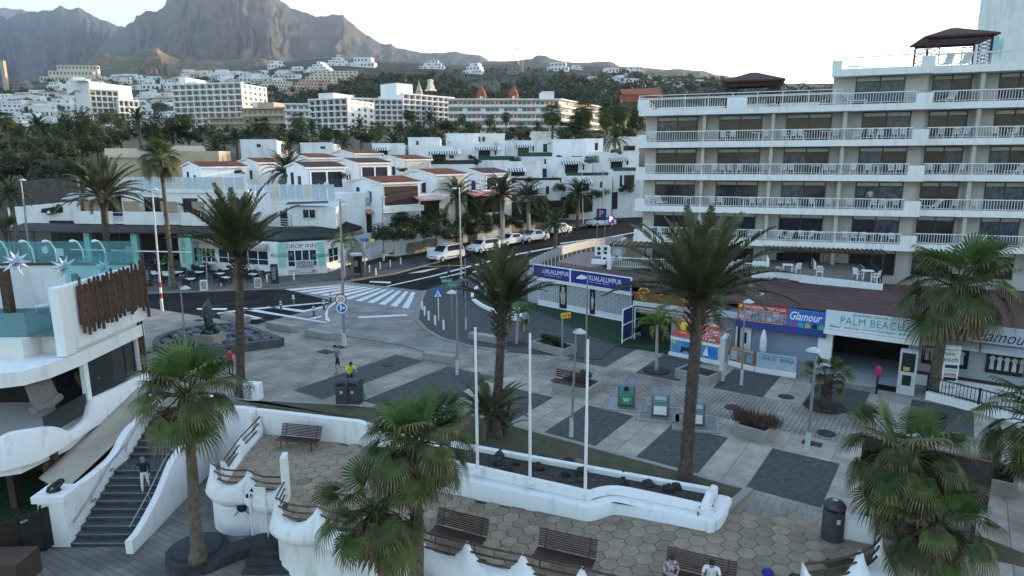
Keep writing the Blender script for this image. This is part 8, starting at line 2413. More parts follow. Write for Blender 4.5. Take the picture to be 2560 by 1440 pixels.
part('dome', TAN, t, lambda q: q.lathe((0, 0, 0), [(2.6, 0), (2.0, 1.5), (2.2, 2), (1.5, 3.4), (1.1, 5), (.5, 6.5), (.1, 8.5)], 12))
t = thing('temple_tower', 'pale stepped water park tower on the wooded slope', 'tower', PY(1077, 224, 430))
part('tower', CREAM, t, lambda q: q.lathe((0, 0, -1), [(3.9, 0), (3.4, 1.2), (2.6, 1.3), (2.4, 3.4), (1.9, 3.6), (1.7, 5.6), (1.9, 5.8), (1.9, 6.8), (1.0, 7.2)], 4))
t = thing('temple_hall', 'red roofed temple hall with golden gables in the wooded park', 'temple', PY(1600, 238, 380), .2)
part('roof', TERRA, t, lambda q: (q.add([(-12, -4, 0), (9, -4, 0), (9, 0, 4), (-12, 0, 3), (9, 4, 0), (-12, 4, 0)], [(0, 1, 2, 3), (3, 2, 4, 5)]), q.add([(4, -5, -1), (11, -5, -1), (11, 0, 4.5), (4, 0, 3.5)], [(0, 1, 2, 3)])))
part('golden_gable', mat('temple_gold', (.6, .35, .08), .5), t, lambda q: q.add([(11.1, -5, -1), (11.1, 5, -1), (11.1, 0, 5.5)], [(0, 1, 2)]))
part('wall', TR, t, lambda q: q.b2((-11, -3, -4), (9, 3, -.05)))
# hillside
VIL = mat('villa_white', (.66, .66, .65), .85, .08, .1)
VILC = mat('villa_cream', (.55, .48, .38), .85, .1, .1)
RDR = mat('far_red_roof', (.33, .12, .07), .85, .15, .2)
rh = random.Random(5)
def villa(px, py, wpx, hpx, lab, steps=2, m=None, red=False, group='villas on the far hillside', rows=2):
 g = hit(px, py)
 k = ppm(g)
 w, h = wpx / k, hpx / k
 t = thing('hillside_villa', lab, 'villa', g, rh.uniform(-.4, .3), group)
 m = m or VIL
 for i in range(steps):
  f = 1 - i * .28
  o = part('storey', m, t, lambda q: q.b2((-w / 2 * f + i * .4, i * 1.2, -2 if i == 0 else h * i / steps), (w / 2 * f + i * .4, w * .45 + i, h * (i + 1) / steps - .01)))
  n = max(2, int(w * f / 3))
  for j in range(n):
   if rh.random() < .82: inst('window', UFAR, o, (-w / 2 * f + i * .4 + (j + .5) * w * f / n, i * 1.2, h * (i + .25) / steps), (0, 0, 0), (w * f / n * .5, 1, h / steps * .4))
 if red:
  z = h
  f = 1 - (steps - 1) * .28
  part('roof', RDR, t, lambda q: q.add([(-w / 2 * f - .4, steps - 2.0, z), (w / 2 * f + .8, steps - 2.0, z), (w / 2 * f + .8, w * .25 + steps, z + h * .22), (-w / 2 * f - .4, w * .25 + steps, z + h * .22), (w / 2 * f + .8, w * .5 + steps, z), (-w / 2 * f - .4, w * .5 + steps, z)], [(0, 1, 2, 3), (3, 2, 4, 5)]))
 return t
for a in [(1080, 172, 62, 22, 'modern white villa with a glass balcony on the hill crest below the sky', 3), (1180, 184, 52, 26, 'pale terraced villa with a long ramp on the hill crest', 3), (1285, 186, 44, 34, 'unfinished grey concrete villa beside the tower crane', 4), (1394, 178, 54, 22, 'curved white villa on the crest past the crane', 2), (1440, 175, 34, 12, 'low white villa beside the curved villa', 2), (1590, 184, 48, 17, 'white and blue cubic villa at the end of the crest', 2), (1530, 182, 36, 12, 'flat white villa with long terrace wall on the crest', 1), (1482, 208, 32, 18, 'unfinished tan villa above the white row houses', 2), (845, 165, 66, 28, 'big white terraced apartment villa stepping down the crest', 4), (790, 180, 70, 26, 'white terraced houses below the big crest villa', 4), (905, 168, 62, 24, 'old white mansion with pointed turret on the crest', 2), (690, 170, 40, 18, 'white house with red terraces at the left shoulder of the crest', 2)]:
 villa(a[0], a[1], a[2], a[3], a[4], a[5], VILC if 'tan' in a[4] else mat('raw_concrete', (.2, .19, .18), .9) if 'unfinished grey' in a[4] else None)
# terraced tan complexes
for (px, py, w_, n, lab, m) in [(800, 215, 110, 5, 'tan terraced holiday complex on the slope above the hotels', VILC), (745, 240, 80, 5, 'pinkish terraced complex below the tan one', mat('pinkish_render', (.48, .31, .24), .85, .1, .1)), (660, 235, 70, 4, 'grey tan terraced complex beside the large slab hotel', VILC)]:
 g = hit(px, py)
 t = thing('terraced_complex', lab, 'apartments', g, .1, 'terraced complexes on the slope')
 k = ppm(g)
 for i in range(n):
  o = part('terrace_row', m, t, lambda q: q.b2((-w_ / k / 2 + i * 2.5, i * 5, i * 3 - 4), (w_ / k / 2 + i * 2.5, i * 5 + 5, i * 3 + 2.6)))
  for j in range(10): inst('window', UFAR, o, (-w_ / k / 2 + i * 2.5 + (j + .5) * w_ / k / 10, i * 5, i * 3 + .6), (0, 0, 0), (w_ / k / 10 * .5, 1, 1.4))
t = thing('terraced_complex', 'long tan terraced building under the scrubby hill', 'apartments', hit(160, 205), .15)
k = ppm(t.location)
for i in range(3):
 o = part('terrace_row', VILC, t, lambda q: q.b2((-55 / k + i * 6, i * 5, i * 6 - 6), (60 / k + i * 2, i * 5 + 6, i * 6 + 5)))
 for j in range(12): inst('window', UFAR, o, (-50 / k + i * 6 + j * 100 / k / 12, i * 5, i * 6 + 1.5), (0, 0, 0), (100 / k / 26, 1, 2.4))
villa(45, 225, 55, 26, 'unfinished concrete building under the tall crane column at the picture edge', 3, mat('raw_concrete', (.2, .19, .18), .9))
t = thing('crane_column', 'tall brown crane column over the unfinished building at the picture edge', 'crane', hit(15, 232))
part('mast', TAN, t, lambda q: q.b2((-1.5, 0, 0), (1.5, 3, 27)))
# small houses by zone
zones = [([(0, 240), (120, 220), (240, 215), (330, 240), (330, 300), (180, 300), (0, 310)], 40, 30, 46, 12, 20, 'white house in the dense quarter below the crane column'), ([(230, 200), (440, 195), (440, 270), (350, 270), (320, 215)], 38, 22, 40, 10, 16, 'white house between the gridded and the slab hotel'), ([(440, 190), (690, 180), (700, 215), (560, 215), (440, 212)], 42, 20, 38, 9, 15, 'white house on the slope above the slab hotel'), ([(610, 190), (760, 175), (740, 200), (650, 225)], 18, 22, 40, 10, 14, 'white house on the shoulder below the crest'), ([(1470, 215), (1560, 192), (1720, 205), (1760, 215), (1700, 220), (1560, 212)], 26, 22, 40, 9, 15, 'white row house in the sunlit far quarter'), ([(1760, 208), (1960, 222), (2085, 232), (1900, 222)], 24, 10, 22, 5, 8, 'far white house beyond the lower roof gazebo'), ([(0, 255), (175, 240), (180, 320), (0, 330)], 26, 34, 52, 14, 24, 'white house above the dark gardens at the picture edge'), ([(335, 265), (432, 255), (432, 320), (345, 325)], 12, 28, 42, 12, 20, 'white house beside the slab hotel foot')]
for poly, n, w0, w1, h0, h1, lab in zones:
 xs, ys_ = [p[0] for p in poly], [p[1] for p in poly]
 k = 0
 while k < n:
  px, py = rh.uniform(min(xs), max(xs)), rh.uniform(min(ys_), max(ys_))
  if not inside((px, py), poly): continue
  q_ = k % 8
  ww, hh = rh.uniform(w0, w1), rh.uniform(h0, h1)
  nm = ('narrow ' if ww < lerp(w0, w1, .33) else 'wide ' if ww > lerp(w0, w1, .67) else '') + ('low ' if hh < lerp(h0, h1, .35) else 'tall ' if hh > lerp(h0, h1, .7) else '') + ('cream walled ' if q_ == 0 else 'red roofed ' if q_ == 3 else 'two storey ' if q_ in (2, 6) else '')
  fy = (py - min(ys_)) / (max(ys_) - min(ys_))
  villa(px, py, ww, hh, nm + (lab.replace('white ', '') if q_ == 0 else lab) + (', upper rows' if fy < .4 else ', lower rows' if fy > .65 else ', middle rows'), 1 + (q_ in (2, 6)), VILC if q_ == 0 else None, q_ == 3)
  k += 1
t = thing('tower_crane', 'thin white tower crane above the unfinished villa on the crest', 'crane', hit(1307, 186))
part('mast', WHITE, t, lambda q: q.tube([(0, 0, 0), (0, 0, 24)], .25, 4))
part('jib', WHITE, t, lambda q: q.tube([(-6, 0, 23.4), (0, 0, 24.4), (16, 0, 22.6)], .18, 4))
part('counterweight', LGREY, t, lambda q: q.box((-5.6, 0, 22.8), (1.6, .8, 1.2)))
part('unit_rail', WHITE, hotel, lambda q: q.b2((.2, 8, 16.4), (.26, 8.05, 17.2)))
# vehicles
def car(px, py, rz, lab, L=4.4, W=1.8, H=1.8, kind='van', taxi=True, door=False, p=None):
 p = p or hit(px, py)
 t = thing('parked_car', lab, 'car', p, rz, 'cars parked along the kerb')
 hl, hw_ = L / 2, W / 2
 # stations along x (front = -hl): (x, belt z, roof z, half width)
 if kind == 'van': S = [(-hl, .62, 0, .78), (-hl + .12, .8, 0, .9), (-hl + .95, .98, 0, 1), (-hl + 1.0, 1.0, 1.02, .98), (-hl + 1.75, 1.05, H - .08, .98), (-hl + 2.4, 1.05, H, .98), (hl - .25, 1.05, H - .05, .97), (hl - .02, 1.0, 1.1, .96), (hl, .6, 0, .93)]
 else: S = [(-hl, .6, 0, .8), (-hl + .15, .74, 0, .92), (-hl + 1.15, .9, 0, 1), (-hl + 1.2, .9, .93, .98), (-hl + 2.0, .93, H - .06, .96), (-hl + 2.7, .94, H, .96), (hl - 1.3, .95, H - .08, .96), (hl - .6, .95, .98, .96), (hl - .1, .9, 0, .94), (hl, .6, 0, .88)]
 vs, fs = [], []
 for x, b, r, k in S:
  y = hw_ * k
  top = [(x, y * .78, r), (x, -y * .78, r)] if r else [(x, y * .8, b + .03), (x, -y * .8, b + .03)]
  vs += [(x, y * .96, .28), (x, y, .55), (x, y, b), top[0], top[1], (x, -y, b), (x, -y, .55), (x, -y * .96, .28)]
 n = len(S)
 for i in range(n - 1):
  for j in range(8): fs.append((i * 8 + j, i * 8 + (j + 1) % 8, (i + 1) * 8 + (j + 1) % 8, (i + 1) * 8 + j))
 fs += [tuple(range(7, -1, -1)), tuple(range((n - 1) * 8, n * 8))]
 bd = bev(MB().add(vs, fs).build('body', CARW, t), .05, 2)
 gi = [i for i, s in enumerate(S) if s[2] > b_min(S)]
 def gl(q, a, b_):
  A, B = S[a], S[b_]
  for sgn in (-1, 1):
   f = lambda s, k: (s[0], sgn * (hw_ * s[3] * lerp(1, .78, k) + .012), lerp(s[1], s[2], k))
   q.add([f(A, .1), f(B, .1), f(B, .88), f(A, .88)], [(0, 1, 2, 3)])
 i0 = next(i for i, s in enumerate(S) if s[2])
 for a in range(i0 + 1, i0 + 3): part('side_window', WIN, t, lambda q: gl(q, a, a + 1))
 a, b_ = S[i0], S[i0 + 1]
 f = lambda y, k: (lerp(a[0], b_[0], k) - .02, y * hw_ * lerp(a[3] * .95, b_[3] * .76, k), lerp(a[2], b_[2], k) + .02)
 part('windscreen', WIN, t, lambda q: q.add([f(-.9, .08), f(.9, .08), f(.95, .92), f(-.95, .92)], [(0, 1, 2, 3)]))
 wm = MB(); wm.lathe((0, 0, -.1), [(.22, 0), (.32, .01), (.32, .19), (.22, .2)], 16)
 for x in (-hl + .85, hl - .85):
  for s_ in (-1, 1):
   w = wm.build('wheel', RUBB, t, loc=(x, s_ * (hw_ - .08), .32))
   w.rotation_euler = (PI / 2, 0, 0)
   part('rim', CHROME, w, lambda q: q.lathe((0, 0, -.11), [(.02, 0), (.2, .01), (.2, .21), (.02, .22)], 10))
 for s_ in (-1, 1):
  part('headlight', mat('lamp_glass', (.5, .52, .55), .15, .05), t, lambda q: q.box((-hl + .1, s_ * hw_ * .66, .68), (.22, .42, .15)))
  part('mirror', CARW, t, lambda q: q.box((S[i0 + 1][0] - .35, s_ * (hw_ + .1), 1.08), (.12, .2, .15)))
  part('tail_light', RED, t, lambda q: q.box((hl - .03, s_ * hw_ * .86, .95), (.08, .12, .3)))
 part('bumper', DKGREY, t, lambda q: (q.box((-hl + .02, 0, .38), (.12, W * .86, .16)), q.box((-hl + .03, 0, .66), (.1, .5, .09))))
 part('number_plate', WHITE, t, lambda q: q.box((-hl - .05, 0, .45), (.02, .5, .1)))
 if taxi: part('taxi_sign', WPLAS, t, lambda q: q.box((-hl + 2.2, 0, H + .1), (.15, .4, .14)))
 if kind == 'van':
  for s_ in (-1, 1): part('roof_rail', CHROME, t, lambda q: q.tube([(-hl + 2.0, s_ * .62, H + .05), (hl - .5, s_ * .62, H + .04)], .025, 4))
  part('side_strip', DKGREY, t, lambda q: [q.box((.3, s_ * (hw_ + .005), .5), (2.0, .03, .1)) for s_ in (-1, 1)])
 if door: part('open_door', CARW, t, lambda q: q.add([(-hl + 1.4, hw_, .35), (-hl + .9, hw_ + .8, .35), (-hl + .95, hw_ + .8, 1.4), (-hl + 1.45, hw_, 1.45)], [(0, 1, 2, 3)]))
 return t
def b_min(S): return 0
CA = R(50)
car(1115, 650, CA, 'white taxi van with an open front door, first in the rank', 4.4, 1.8, 1.8, 'van', True, True)
car(1208, 630, CA, 'white taxi estate second in the rank behind the first van', 4.4, 1.75, 1.6, 'van')
car(1275, 612, CA, 'white taxi saloon third in the rank', 4.7, 1.8, 1.45, 'sedan')
car(1332, 603, CA - .2, 'white taxi hatchback last in the rank beside the small kerb palm', 4.4, 1.8, 1.48, 'sedan')
car(1502, 566, R(30), 'white car driving near the lit parking panel', 4.3, 1.8, 1.5, 'sedan', False)
car(1395, 585, CA, 'pale car half hidden by the small kerb palm', 4.3, 1.8, 1.5, 'sedan', False)
car(570, 520, .2, 'dark car parked on the apartment roof deck behind the white rail', 4, 1.7, 1.4, 'sedan', False, p=PY(158, 536, 79))
for o in list(bpy.data.objects):
 if o.name.startswith('parked_car') and 'dark car' in o['label']:
  o.children[0].data.materials[0] = BLACK
# bus shelter, phone booth, scooters
b = hit(1205, 600)
t = thing('bus_shelter', 'glazed bus shelter with a blue advertisement in front of the hedge', 'bus shelter', b + Vector((-.8, 1, .05)), CA - PI * .0 - .25)
part('roof', GREY, t, lambda q: q.b2((-2.2, -.7, 2.45), (2.2, .9, 2.6)))
for x in (-2, 0, 2): part('post', GREY, t, lambda q: q.tube([(x, .5, 0), (x, .5, 2.45)], .05, 6))
part('glass', GLC, t, lambda q: q.b2((-2, .5, .4), (.0, .53, 2.2)))
part('advertisement', mat('ad_blue', (.03, .2, .42), .4, .25, 1.5), t, lambda q: q.b2((.05, .42, .5), (1.95, .52, 2.2)))
part('bench', GREY, t, lambda q: q.b2((-1.8, .1, .42), (-.1, .45, .5)))
b = hit(893, 692)
t = thing('phone_booth', 'brown open phone booth on the pavement by the restaurant corner', 'phone booth', b, .5)
BOO = mat('booth_brown', (.14, .11, .09), .6, .2, 4)
part('side_panel', BOO, t, lambda q: q.b2((-.5, -.45, 0), (-.42, .45, 2.2)))
part('side_panel', BOO, t, lambda q: q.b2((.42, -.45, 0), (.5, .45, 2.2)))
part('back_panel', DKGREY, t, lambda q: q.b2((-.42, .4, .3), (.42, .45, 2.2)))
part('roof', LGREY, t, lambda q: q.b2((-.53, -.48, 2.2), (.53, .48, 2.42)))
part('phone', GREY, t, lambda q: q.b2((-.2, .2, 1.0), (.2, .39, 1.6)))
def scooter(px, py, rz, lab):
 t = thing('mobility_scooter', lab, 'scooter', hit(px, py), rz, 'mobility scooters')
 part('deck', BLACK, t, lambda q: q.b2((-.6, -.28, .2), (.6, .28, .32)))
 part('seat', BLACK, t, lambda q: (q.b2((.1, -.25, .6), (.55, .25, .72)), q.seg((.55, 0, .72), (.68, 0, 1.25), .5, .1)))
 part('tiller', GREY, t, lambda q: (q.tube([(-.5, 0, .3), (-.3, 0, 1.05)], .04, 6), q.tube([(-.3, -.3, 1.05), (-.3, .3, 1.05)], .025, 5)))
 part('basket', BLACK, t, lambda q: q.b2((-.7, -.2, .75), (-.48, .2, 1.0)))
 for x, y in ((-.5, .25), (-.5, -.25), (.5, .28), (.5, -.28)): part('wheel', RUBB, t, lambda q: q.tube([(x, y - .05, .16), (x, y + .05, .16)], .16, 10))
scooter(972, 648, .3, 'black mobility scooter nearer the bollards')
scooter(990, 638, .5, 'black mobility scooter against the white ramp wall')
def aboard(px, py, lab, m, rz=.2, h=1.0):
 t = thing('pavement_sign', lab, 'sign', gpt(px, py), rz, 'pavement signs')
 part('front_board', m, t, lambda q: q.add([(-.32, -.25, .05), (.32, -.25, .05), (.32, 0, h), (-.32, 0, h), (-.32, -.22, .05), (.32, -.22, .05)], [(0, 1, 2, 3), (5, 4, 3, 2)]))
 part('rear_board', WHITE, t, lambda q: q.add([(-.32, .25, .05), (.32, .25, .05), (.32, .01, h), (-.32, .01, h)], [(3, 2, 1, 0)]))
 part('printed_panel', PHO[1], t, lambda q: q.add([(-.25, -.235, .15), (.25, -.235, .15), (.25, -.05, h * .88), (-.25, -.05, h * .88)], [(0, 1, 2, 3)]))
MENU = mat('menu_black', (.03, .03, .03), .6, .9, 30)
aboard(1020, 636, 'white pavement sign standing by the stone wall near the taxis', WHITE)
aboard(511, 726, 'small white menu sign in front of the cafe tables', WHITE)
aboard(646, 720, 'small pale menu sign with a drink picture by the palm trunk', CREAM)
for px, py, lab in ((688, 708, 'tall black menu board by the pizzeria wall'), (371, 716, 'tall black menu board at the cafe entrance')):
 t = thing('menu_board', lab, 'menu board', hit(px, py), .1, 'tall menu boards')
 part('board', MENU, t, lambda q: q.b2((-.35, -.04, .1), (.35, .04, 1.9)))
 part('chalk_lines', LGREY, t, lambda q: [q.b2((-.25, -.046, .4 + i * .14), (-.25 + U(.25, .48), -.041, .44 + i * .14)) for i in range(9)])
 part('foot', BLACK, t, lambda q: q.b2((-.4, -.3, 0), (.4, .3, .08)))
# cafe terrace
q = MB(); q.box((0, 0, .74), (.85, .85, .04)); cfm = q.mesh('table_top'); cfm.materials.append(WPLAS)
q = MB(); q.tube([(0, 0, 0), (0, 0, .72)], .03, 6); q.box((0, 0, .02), (.5, .06, .03)); q.box((0, 0, .025), (.06, .5, .03)); cfl = q.mesh('pedestal'); cfl.materials.append(GREY)
q = MB(); q.box((0, 0, .44), (.5, .5, .1)); q.box((0, .24, .68), (.5, .06, .45)); q.box((-.24, 0, .6), (.05, .5, .22)); q.box((.24, 0, .6), (.05, .5, .22))
for i in (-1, 1):
 for j in (-1, 1): q.box((i * .2, j * .2, .2), (.05, .05, .39))
cfc = q.mesh('rattan_chair'); cfc.materials.append(BLACK)
TBP = [(340, 692), (388, 702), (420, 706), (404, 676), (447, 698), (476, 716), (506, 682), (527, 676), (550, 702), (498, 698), (563, 690), (566, 712), (626, 690), (667, 694), (632, 704)]
near = ['at the terrace entrance', 'by the tall menu board', 'near the red and white pole', 'behind the red and white pole', 'in the second row', 'nearest the road', 'beneath the teal parasol', 'against the restaurant wall', 'in the middle of the terrace', 'beside the small palm', 'behind the date palm', 'by the road bollard', 'past the date palm trunk', 'beside the pizzeria menu', 'by the small pale sign']
for i, (px, py) in enumerate(TBP):
 b = hit(px, py)
 t = thing('cafe_table', 'white topped cafe table ' + near[i], 'table', b, .12, 'cafe tables outside the restaurant')
 inst('table_top', cfm, t); inst('pedestal', cfl, t)
 for j, a in enumerate((0, PI) if i % 3 else (0, PI / 2, PI)):
  d = Vector((math.sin(a), -math.cos(a), 0)).xyz * -.75
  tagp(inst('rattan_chair', cfc, None, b + Vector((-math.sin(a) * .75, math.cos(a) * .75, 0)), (0, 0, a + U(-.2, .2))), ['first', 'second', 'third'][j] + ' black rattan chair at the table ' + near[i], 'chair', 'black rattan chairs of the cafe')
t = thing('closed_parasol', 'closed teal parasol beside the cafe wall', 'parasol', hit(503, 680))
part('canopy', mat('teal_cloth', (.05, .3, .33), .8, .1), t, lambda q: q.lathe((0, 0, .6), [(.1, 0), (.2, .2), (.16, 1.2), (.04, 1.9)], 8))
part('pole', GREY, t, lambda q: q.tube([(0, 0, 0), (0, 0, .62)], .03, 5))
for px, py, tx, ty, lab in ((518, 712, 515, 640, 'young palm with thin trunk among the cafe tables'), (424, 716, 421, 655, 'leafy young palm by the ramp of the bars')):
 palm('young_palm', lab, hit(px, py), PY(tx, ty, hit(px, py).y), .06, .05, [(FOX_V, 9, (R(75), R(-5)), .75, 'frond')], 'young palms of the cafe', TRUNKW)
# people
SKIN = mat('skin', (.42, .24, .17), .6, .06, 4)
def cloth(n, c): return mat('cloth_' + n, c, .85, .12, 8)
def hand_mesh():
 q = MB()
 q.ball((0, 0, -.045), (.038, .018, .05), 7, 5)
 for i, l in enumerate((.062, .072, .068, .052)):
  x = -.027 + i * .018
  q.tube([(x, 0, -.08), (x, -.006, -.08 - l * .55), (x, -.022, -.08 - l)], [.0085, .008, .006], 5)
 q.tube([(-.03, 0, -.03), (-.05, -.015, -.06), (-.05, -.025, -.085)], [.011, .009, .007], 5)
 me = q.mesh('hand'); me.materials.append(SKIN)
 return me
HANDM = hand_mesh()
BASE = dict(pel=(0, 0, .95), wai=(0, 0, 1.1), che=(0, .0, 1.32), nec=(0, .01, 1.48), hea=(0, -.02, 1.6), top=(0, -.01, 1.7), shl=(-.18, 0, 1.42), shr=(.18, 0, 1.42), ell=(-.24, .03, 1.15), elr=(.24, .03, 1.15), wrl=(-.25, -.05, .93), wrr=(.25, -.05, .93), hil=(-.09, 0, .92), hir=(.09, 0, .92), knl=(-.1, -.02, .5), knr=(.1, -.02, .5), anl=(-.1, .02, .09), anr=(.1, .02, .09), tol=(-.11, -.16, .03), tor=(.11, -.16, .03))
EDG = [('pel', 'wai'), ('wai', 'che'), ('che', 'nec'), ('nec', 'hea'), ('hea', 'top'), ('che', 'shl'), ('che', 'shr'), ('shl', 'ell'), ('shr', 'elr'), ('ell', 'wrl'), ('elr', 'wrr'), ('pel', 'hil'), ('pel', 'hir'), ('hil', 'knl'), ('hir', 'knr'), ('knl', 'anl'), ('knr', 'anr'), ('anl', 'tol'), ('anr', 'tor')]
RAD = dict(pel=(.15, .11), wai=(.14, .1), che=(.16, .115), nec=(.055, .055), hea=(.085, .1), top=(.06, .07), shl=(.06, .06), shr=(.06, .06), ell=(.042, .042), elr=(.042, .042), wrl=(.03, .03), wrr=(.03, .03), hil=(.085, .09), hir=(.085, .09), knl=(.058, .058), knr=(.058, .058), anl=(.04, .04), anr=(.04, .04), tol=(.035, .03), tor=(.035, .03))
def person(p, rz, lab, pose, top, bot, shoe, hair, sleeves=1, legs=2, h=1.72, skirt=None):
 t = thing('person', lab, 'person', p, rz)
 J = dict(BASE); J.update(pose)
 ks = list(J)
 me = bpy.data.meshes.new('body')
 me.from_pydata([J[k] for k in ks], [(ks.index(a), ks.index(b)) for a, b in EDG], [])
 o = bpy.data.objects.new('body', me)
 COL.objects.link(o)
 md = o.modifiers.new('skin', 'SKIN')
 md.use_smooth_shade = True
 for i, k in enumerate(ks):
  sv = me.skin_vertices[0].data[i]
  sv.radius = RAD[k]
  sv.use_root = k == 'pel'
 o.modifiers.new('sub', 'SUBSURF').levels = 1
 dg = bpy.context.evaluated_depsgraph_get()
 m2 = bpy.data.meshes.new_from_object(o.evaluated_get(dg))
 bpy.data.objects.remove(o)
 for m in (SKIN, top, bot, shoe): m2.materials.append(m)
 up_, lo_ = {'pel', 'wai', 'che', 'shl', 'shr'}, {'hil', 'hir'}
 def segd(c, a, b):
  a, b = Vector(a), Vector(b)
  s = max(0, min(1, (c - a).dot(b - a) / max(1e-6, (b - a).length_squared)))
  return (c - a.lerp(b, s)).length, s
 for f in m2.polygons:
  c = Vector(f.center)
  e, (d, s) = min(((e, segd(c, J[e[0]], J[e[1]])) for e in EDG), key=lambda v: v[1][0])
  k = 0
  if e == ('che', 'nec'): k = 1 if s < .75 else 0
  elif e in (('pel', 'wai'), ('wai', 'che'), ('che', 'shl'), ('che', 'shr')): k = 2 if e[0] == 'pel' and s < .3 else 1
  elif e[0] in ('shl', 'shr'): k = 1 if s < (.75 if sleeves == 1 else 2 if sleeves == 2 else 0) else 0
  elif e[0] in ('ell', 'elr'): k = 1 if sleeves == 2 and s < .93 else 0
  elif e[0] == 'pel': k = 2
  elif e[0] in ('hil', 'hir'): k = 2 if legs == 2 or s < .72 else 0
  elif e[0] in ('knl', 'knr'): k = 2 if legs == 2 and s < .85 else 3 if s > .88 else 0
  elif e[0] in ('anl', 'anr'): k = 3
  f.material_index = k
  f.use_smooth = True
 b = link(bpy.data.objects.new('body', m2), t)
 hd = Vector(J['hea'])
 part('hair', hair, t, lambda q: q.ball(hd + Vector((0, .022, .045)), (.098, .108, .095), 10, 7))
 part('face', SKIN, t, lambda q: (q.ball(hd + Vector((0, -.1, -.01)), (.014, .022, .02), 6, 4), q.ball(hd + Vector((.09, 0, 0)), (.012, .025, .035), 6, 4), q.ball(hd + Vector((-.09, 0, 0)), (.012, .025, .035), 6, 4)))
 part('eyes', INKK, t, lambda q: [q.ball(hd + Vector((x, -.088, .02)), .011, 6, 4) for x in (-.033, .033)])
 part('mouth', RED, t, lambda q: q.box(hd + Vector((0, -.09, -.055)), (.045, .02, .01)))
 for w, e in (('wrl', 'ell'), ('wrr', 'elr')):
  d = (Vector(J[w]) - Vector(J[e])).normalized()
  ho = inst('hand', HANDM, t, J[w], d.to_track_quat('-Z', 'Y').to_euler())
  if w == 'wrr': ho.scale = (-1, 1, 1)
 k = h / 1.72
 t.scale = (k, k, k)
 return t
BLK, NAV = cloth('black', (.015, .015, .018)), cloth('navy', (.015, .02, .045))
HB, HG_ = mat('dark_hair', (.02, .014, .01), .7, .2, 20), mat('grey_hair', (.2, .19, .17), .8, .2, 20)
SHO = cloth('shoe', (.1, .1, .11))
run = dict(pel=(0, 0, .98), wai=(0, -.02, 1.13), che=(0, -.06, 1.35), nec=(0, -.09, 1.5), hea=(0, -.13, 1.62), top=(0, -.13, 1.72), shl=(-.18, -.05, 1.44), shr=(.18, -.08, 1.44), ell=(-.25, .17, 1.24), elr=(.25, -.15, 1.2), wrl=(-.22, .0, 1.1), wrr=(.17, -.34, 1.28), knl=(-.1, -.12, .52), anl=(-.1, -.06, .1), tol=(-.1, -.23, .05), knr=(.1, .1, .53), anr=(.1, .46, .42), tor=(.1, .52, .27))
walk = dict(knl=(-.1, -.14, .51), anl=(-.1, -.2, .1), tol=(-.1, -.36, .06), knr=(.1, .05, .5), anr=(.1, .27, .13), tor=(.1, .17, .03), wrl=(-.25, .12, .95), wrr=(.25, -.18, .96))
person(P(846, 938, 0), R(-75), 'man running in a purple shirt and dark shorts across the plaza', run, cloth('purple', (.22, .13, .3)), NAV, SHO, HB, 1, 1, 1.8)
person(P(579, 939, 0), R(30), 'woman in a red sweater and black leggings walking by the fountain', dict(walk, elr=(.36, .0, 1.2), wrr=(.5, -.12, 1.12)), cloth('red', (.45, .03, .04)), BLK, SHO, HB, 2, 2, 1.66)
pw = P(866, 992, 0) + Vector((0, .9, 0))
person(pw, R(35), 'street cleaner in a yellow vest leaning over the black bins', dict(che=(0, -.12, 1.3), nec=(0, -.2, 1.44), hea=(0, -.27, 1.54), top=(0, -.27, 1.64), shl=(-.18, -.13, 1.4), shr=(.18, -.13, 1.4), elr=(.24, -.32, 1.2), wrr=(.18, -.52, 1.2), ell=(-.24, -.2, 1.14), wrl=(-.2, -.42, 1.1)), cloth('hivis', (.62, .75, .02)), NAV, SHO, HB, 1, 2, 1.75)
person(P(1313, 832, 0), R(175), 'man in a striped shirt and dark shorts seen from behind on the cobbles', walk, cloth('stripe', (.25, .28, .36)), NAV, SHO, HB, 2, 1, 1.72)
person(hit(1122, 698), R(120), 'person in a purplish jacket crossing the road', walk, cloth('plum', (.10, .05, .08)), BLK, SHO, HB, 2, 2, 1.6)
person(hit(1163, 742), R(170), 'person in black walking past the green street signs', walk, BLK, BLK, BLK, HB, 2, 2, 1.75)
person(hit(391, 668), R(60), 'person in dark clothes walking on the ramp of the bars', walk, cloth('char', (.05, .05, .06)), cloth('jean', (.12, .16, .25)), SHO, HB, 2, 2, 1.7)
person(Vector((-15.9, 31.35 - 2.88 - 1.3 - 1.0, -.17 * 11)), R(20), 'grey haired person in a black jacket and white trousers climbing down the stairs', dict(walk, hea=(0, -.06, 1.58), ell=(-.3, -.06, 1.2), wrl=(-.22, -.2, 1.32)), BLK, cloth('white', (.6, .62, .65)), SHO, HG_, 2, 2, 1.66)
pb1 = P(1668, 1500, -.15)
pb1.z = zt(pb1.x)
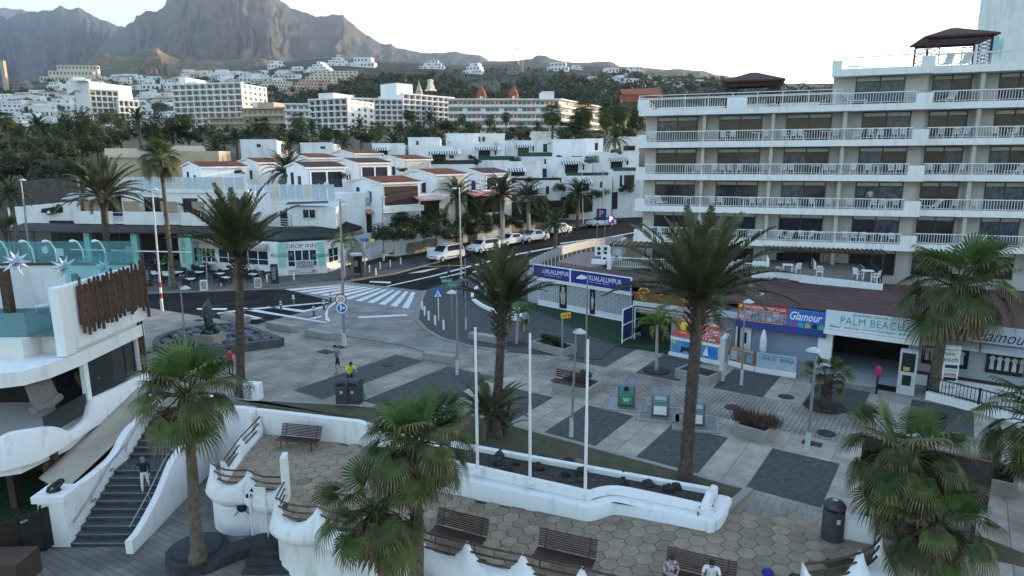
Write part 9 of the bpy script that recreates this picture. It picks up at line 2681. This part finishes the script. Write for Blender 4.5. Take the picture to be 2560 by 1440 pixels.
person(pb1 + Vector((.05, .0, 0)), R(15), 'boy standing in a grey patterned shirt looking down at his hands', dict(nec=(0, -.02, 1.48), hea=(0, -.07, 1.59), top=(0, -.08, 1.69), elr=(.25, -.06, 1.16), wrr=(.08, -.27, 1.18), ell=(-.25, -.06, 1.16), wrl=(-.06, -.27, 1.18)), mat('floral_shirt', (.4, .4, .42), .85, 0, 14, c2=(.06, .06, .08), lo=.5, hi=.56), cloth('blue', (.03, .06, .3)), SHO, HB, 1, 1, 1.55)
sit = dict(pel=(0, .12, .5), wai=(0, .14, .66), che=(0, .1, .88), nec=(0, .06, 1.03), hea=(0, .0, 1.14), top=(0, .0, 1.24), shl=(-.18, .1, .98), shr=(.18, .1, .98), ell=(-.25, .0, .74), elr=(.25, .0, .74), wrl=(-.12, -.24, .68), wrr=(.1, -.26, .68), hil=(-.1, .08, .48), hir=(.1, .08, .48), knl=(-.13, -.34, .5), knr=(.13, -.34, .5), anl=(-.13, -.36, .09), anr=(.13, -.38, .09), tol=(-.14, -.54, .03), tor=(.14, -.56, .03))
pb2 = P(1775, 1490, -.05)
pb2.z = zt(pb2.x)
pm = person(pb2, R(-20), 'boy in a white T-shirt sitting on the dark bench', sit, cloth('tee', (.68, .7, .73)), NAV, SHO, HB, 1, 1, 1.7)
bl = P(1918, 1440, 0)
q = MB(); q.ball((0, 0, .12), (.2, .13, .12), 8, 6, .2); q.build('backpack', cloth('royal', (.02, .03, .25)), loc=bl, label='small blue backpack lying on the hexagonal tiles', cat='bag')
for px, py, k, lab, col in ((2173, 500, 1, 'person standing in pale clothes on the second floor hotel balcony', (.5, .45, .38)), (2062, 322, 3, 'person in dark clothes sitting low on the fourth floor hotel balcony', (.08, .07, .08)), (2228, 410, 2, 'person in red sitting on the third floor hotel balcony', (.3, .06, .05))):
 q_ = HM.inverted() @ PY(px, py, 56)
 person(hw((q_.x), 1.1, ZB[k] + SL - (0 if k == 1 else .45)), HANG, lab, {} if k == 1 else sit, cloth('bal%d' % k, col), BLK, SHO, HB, 1, 2, 1.7)
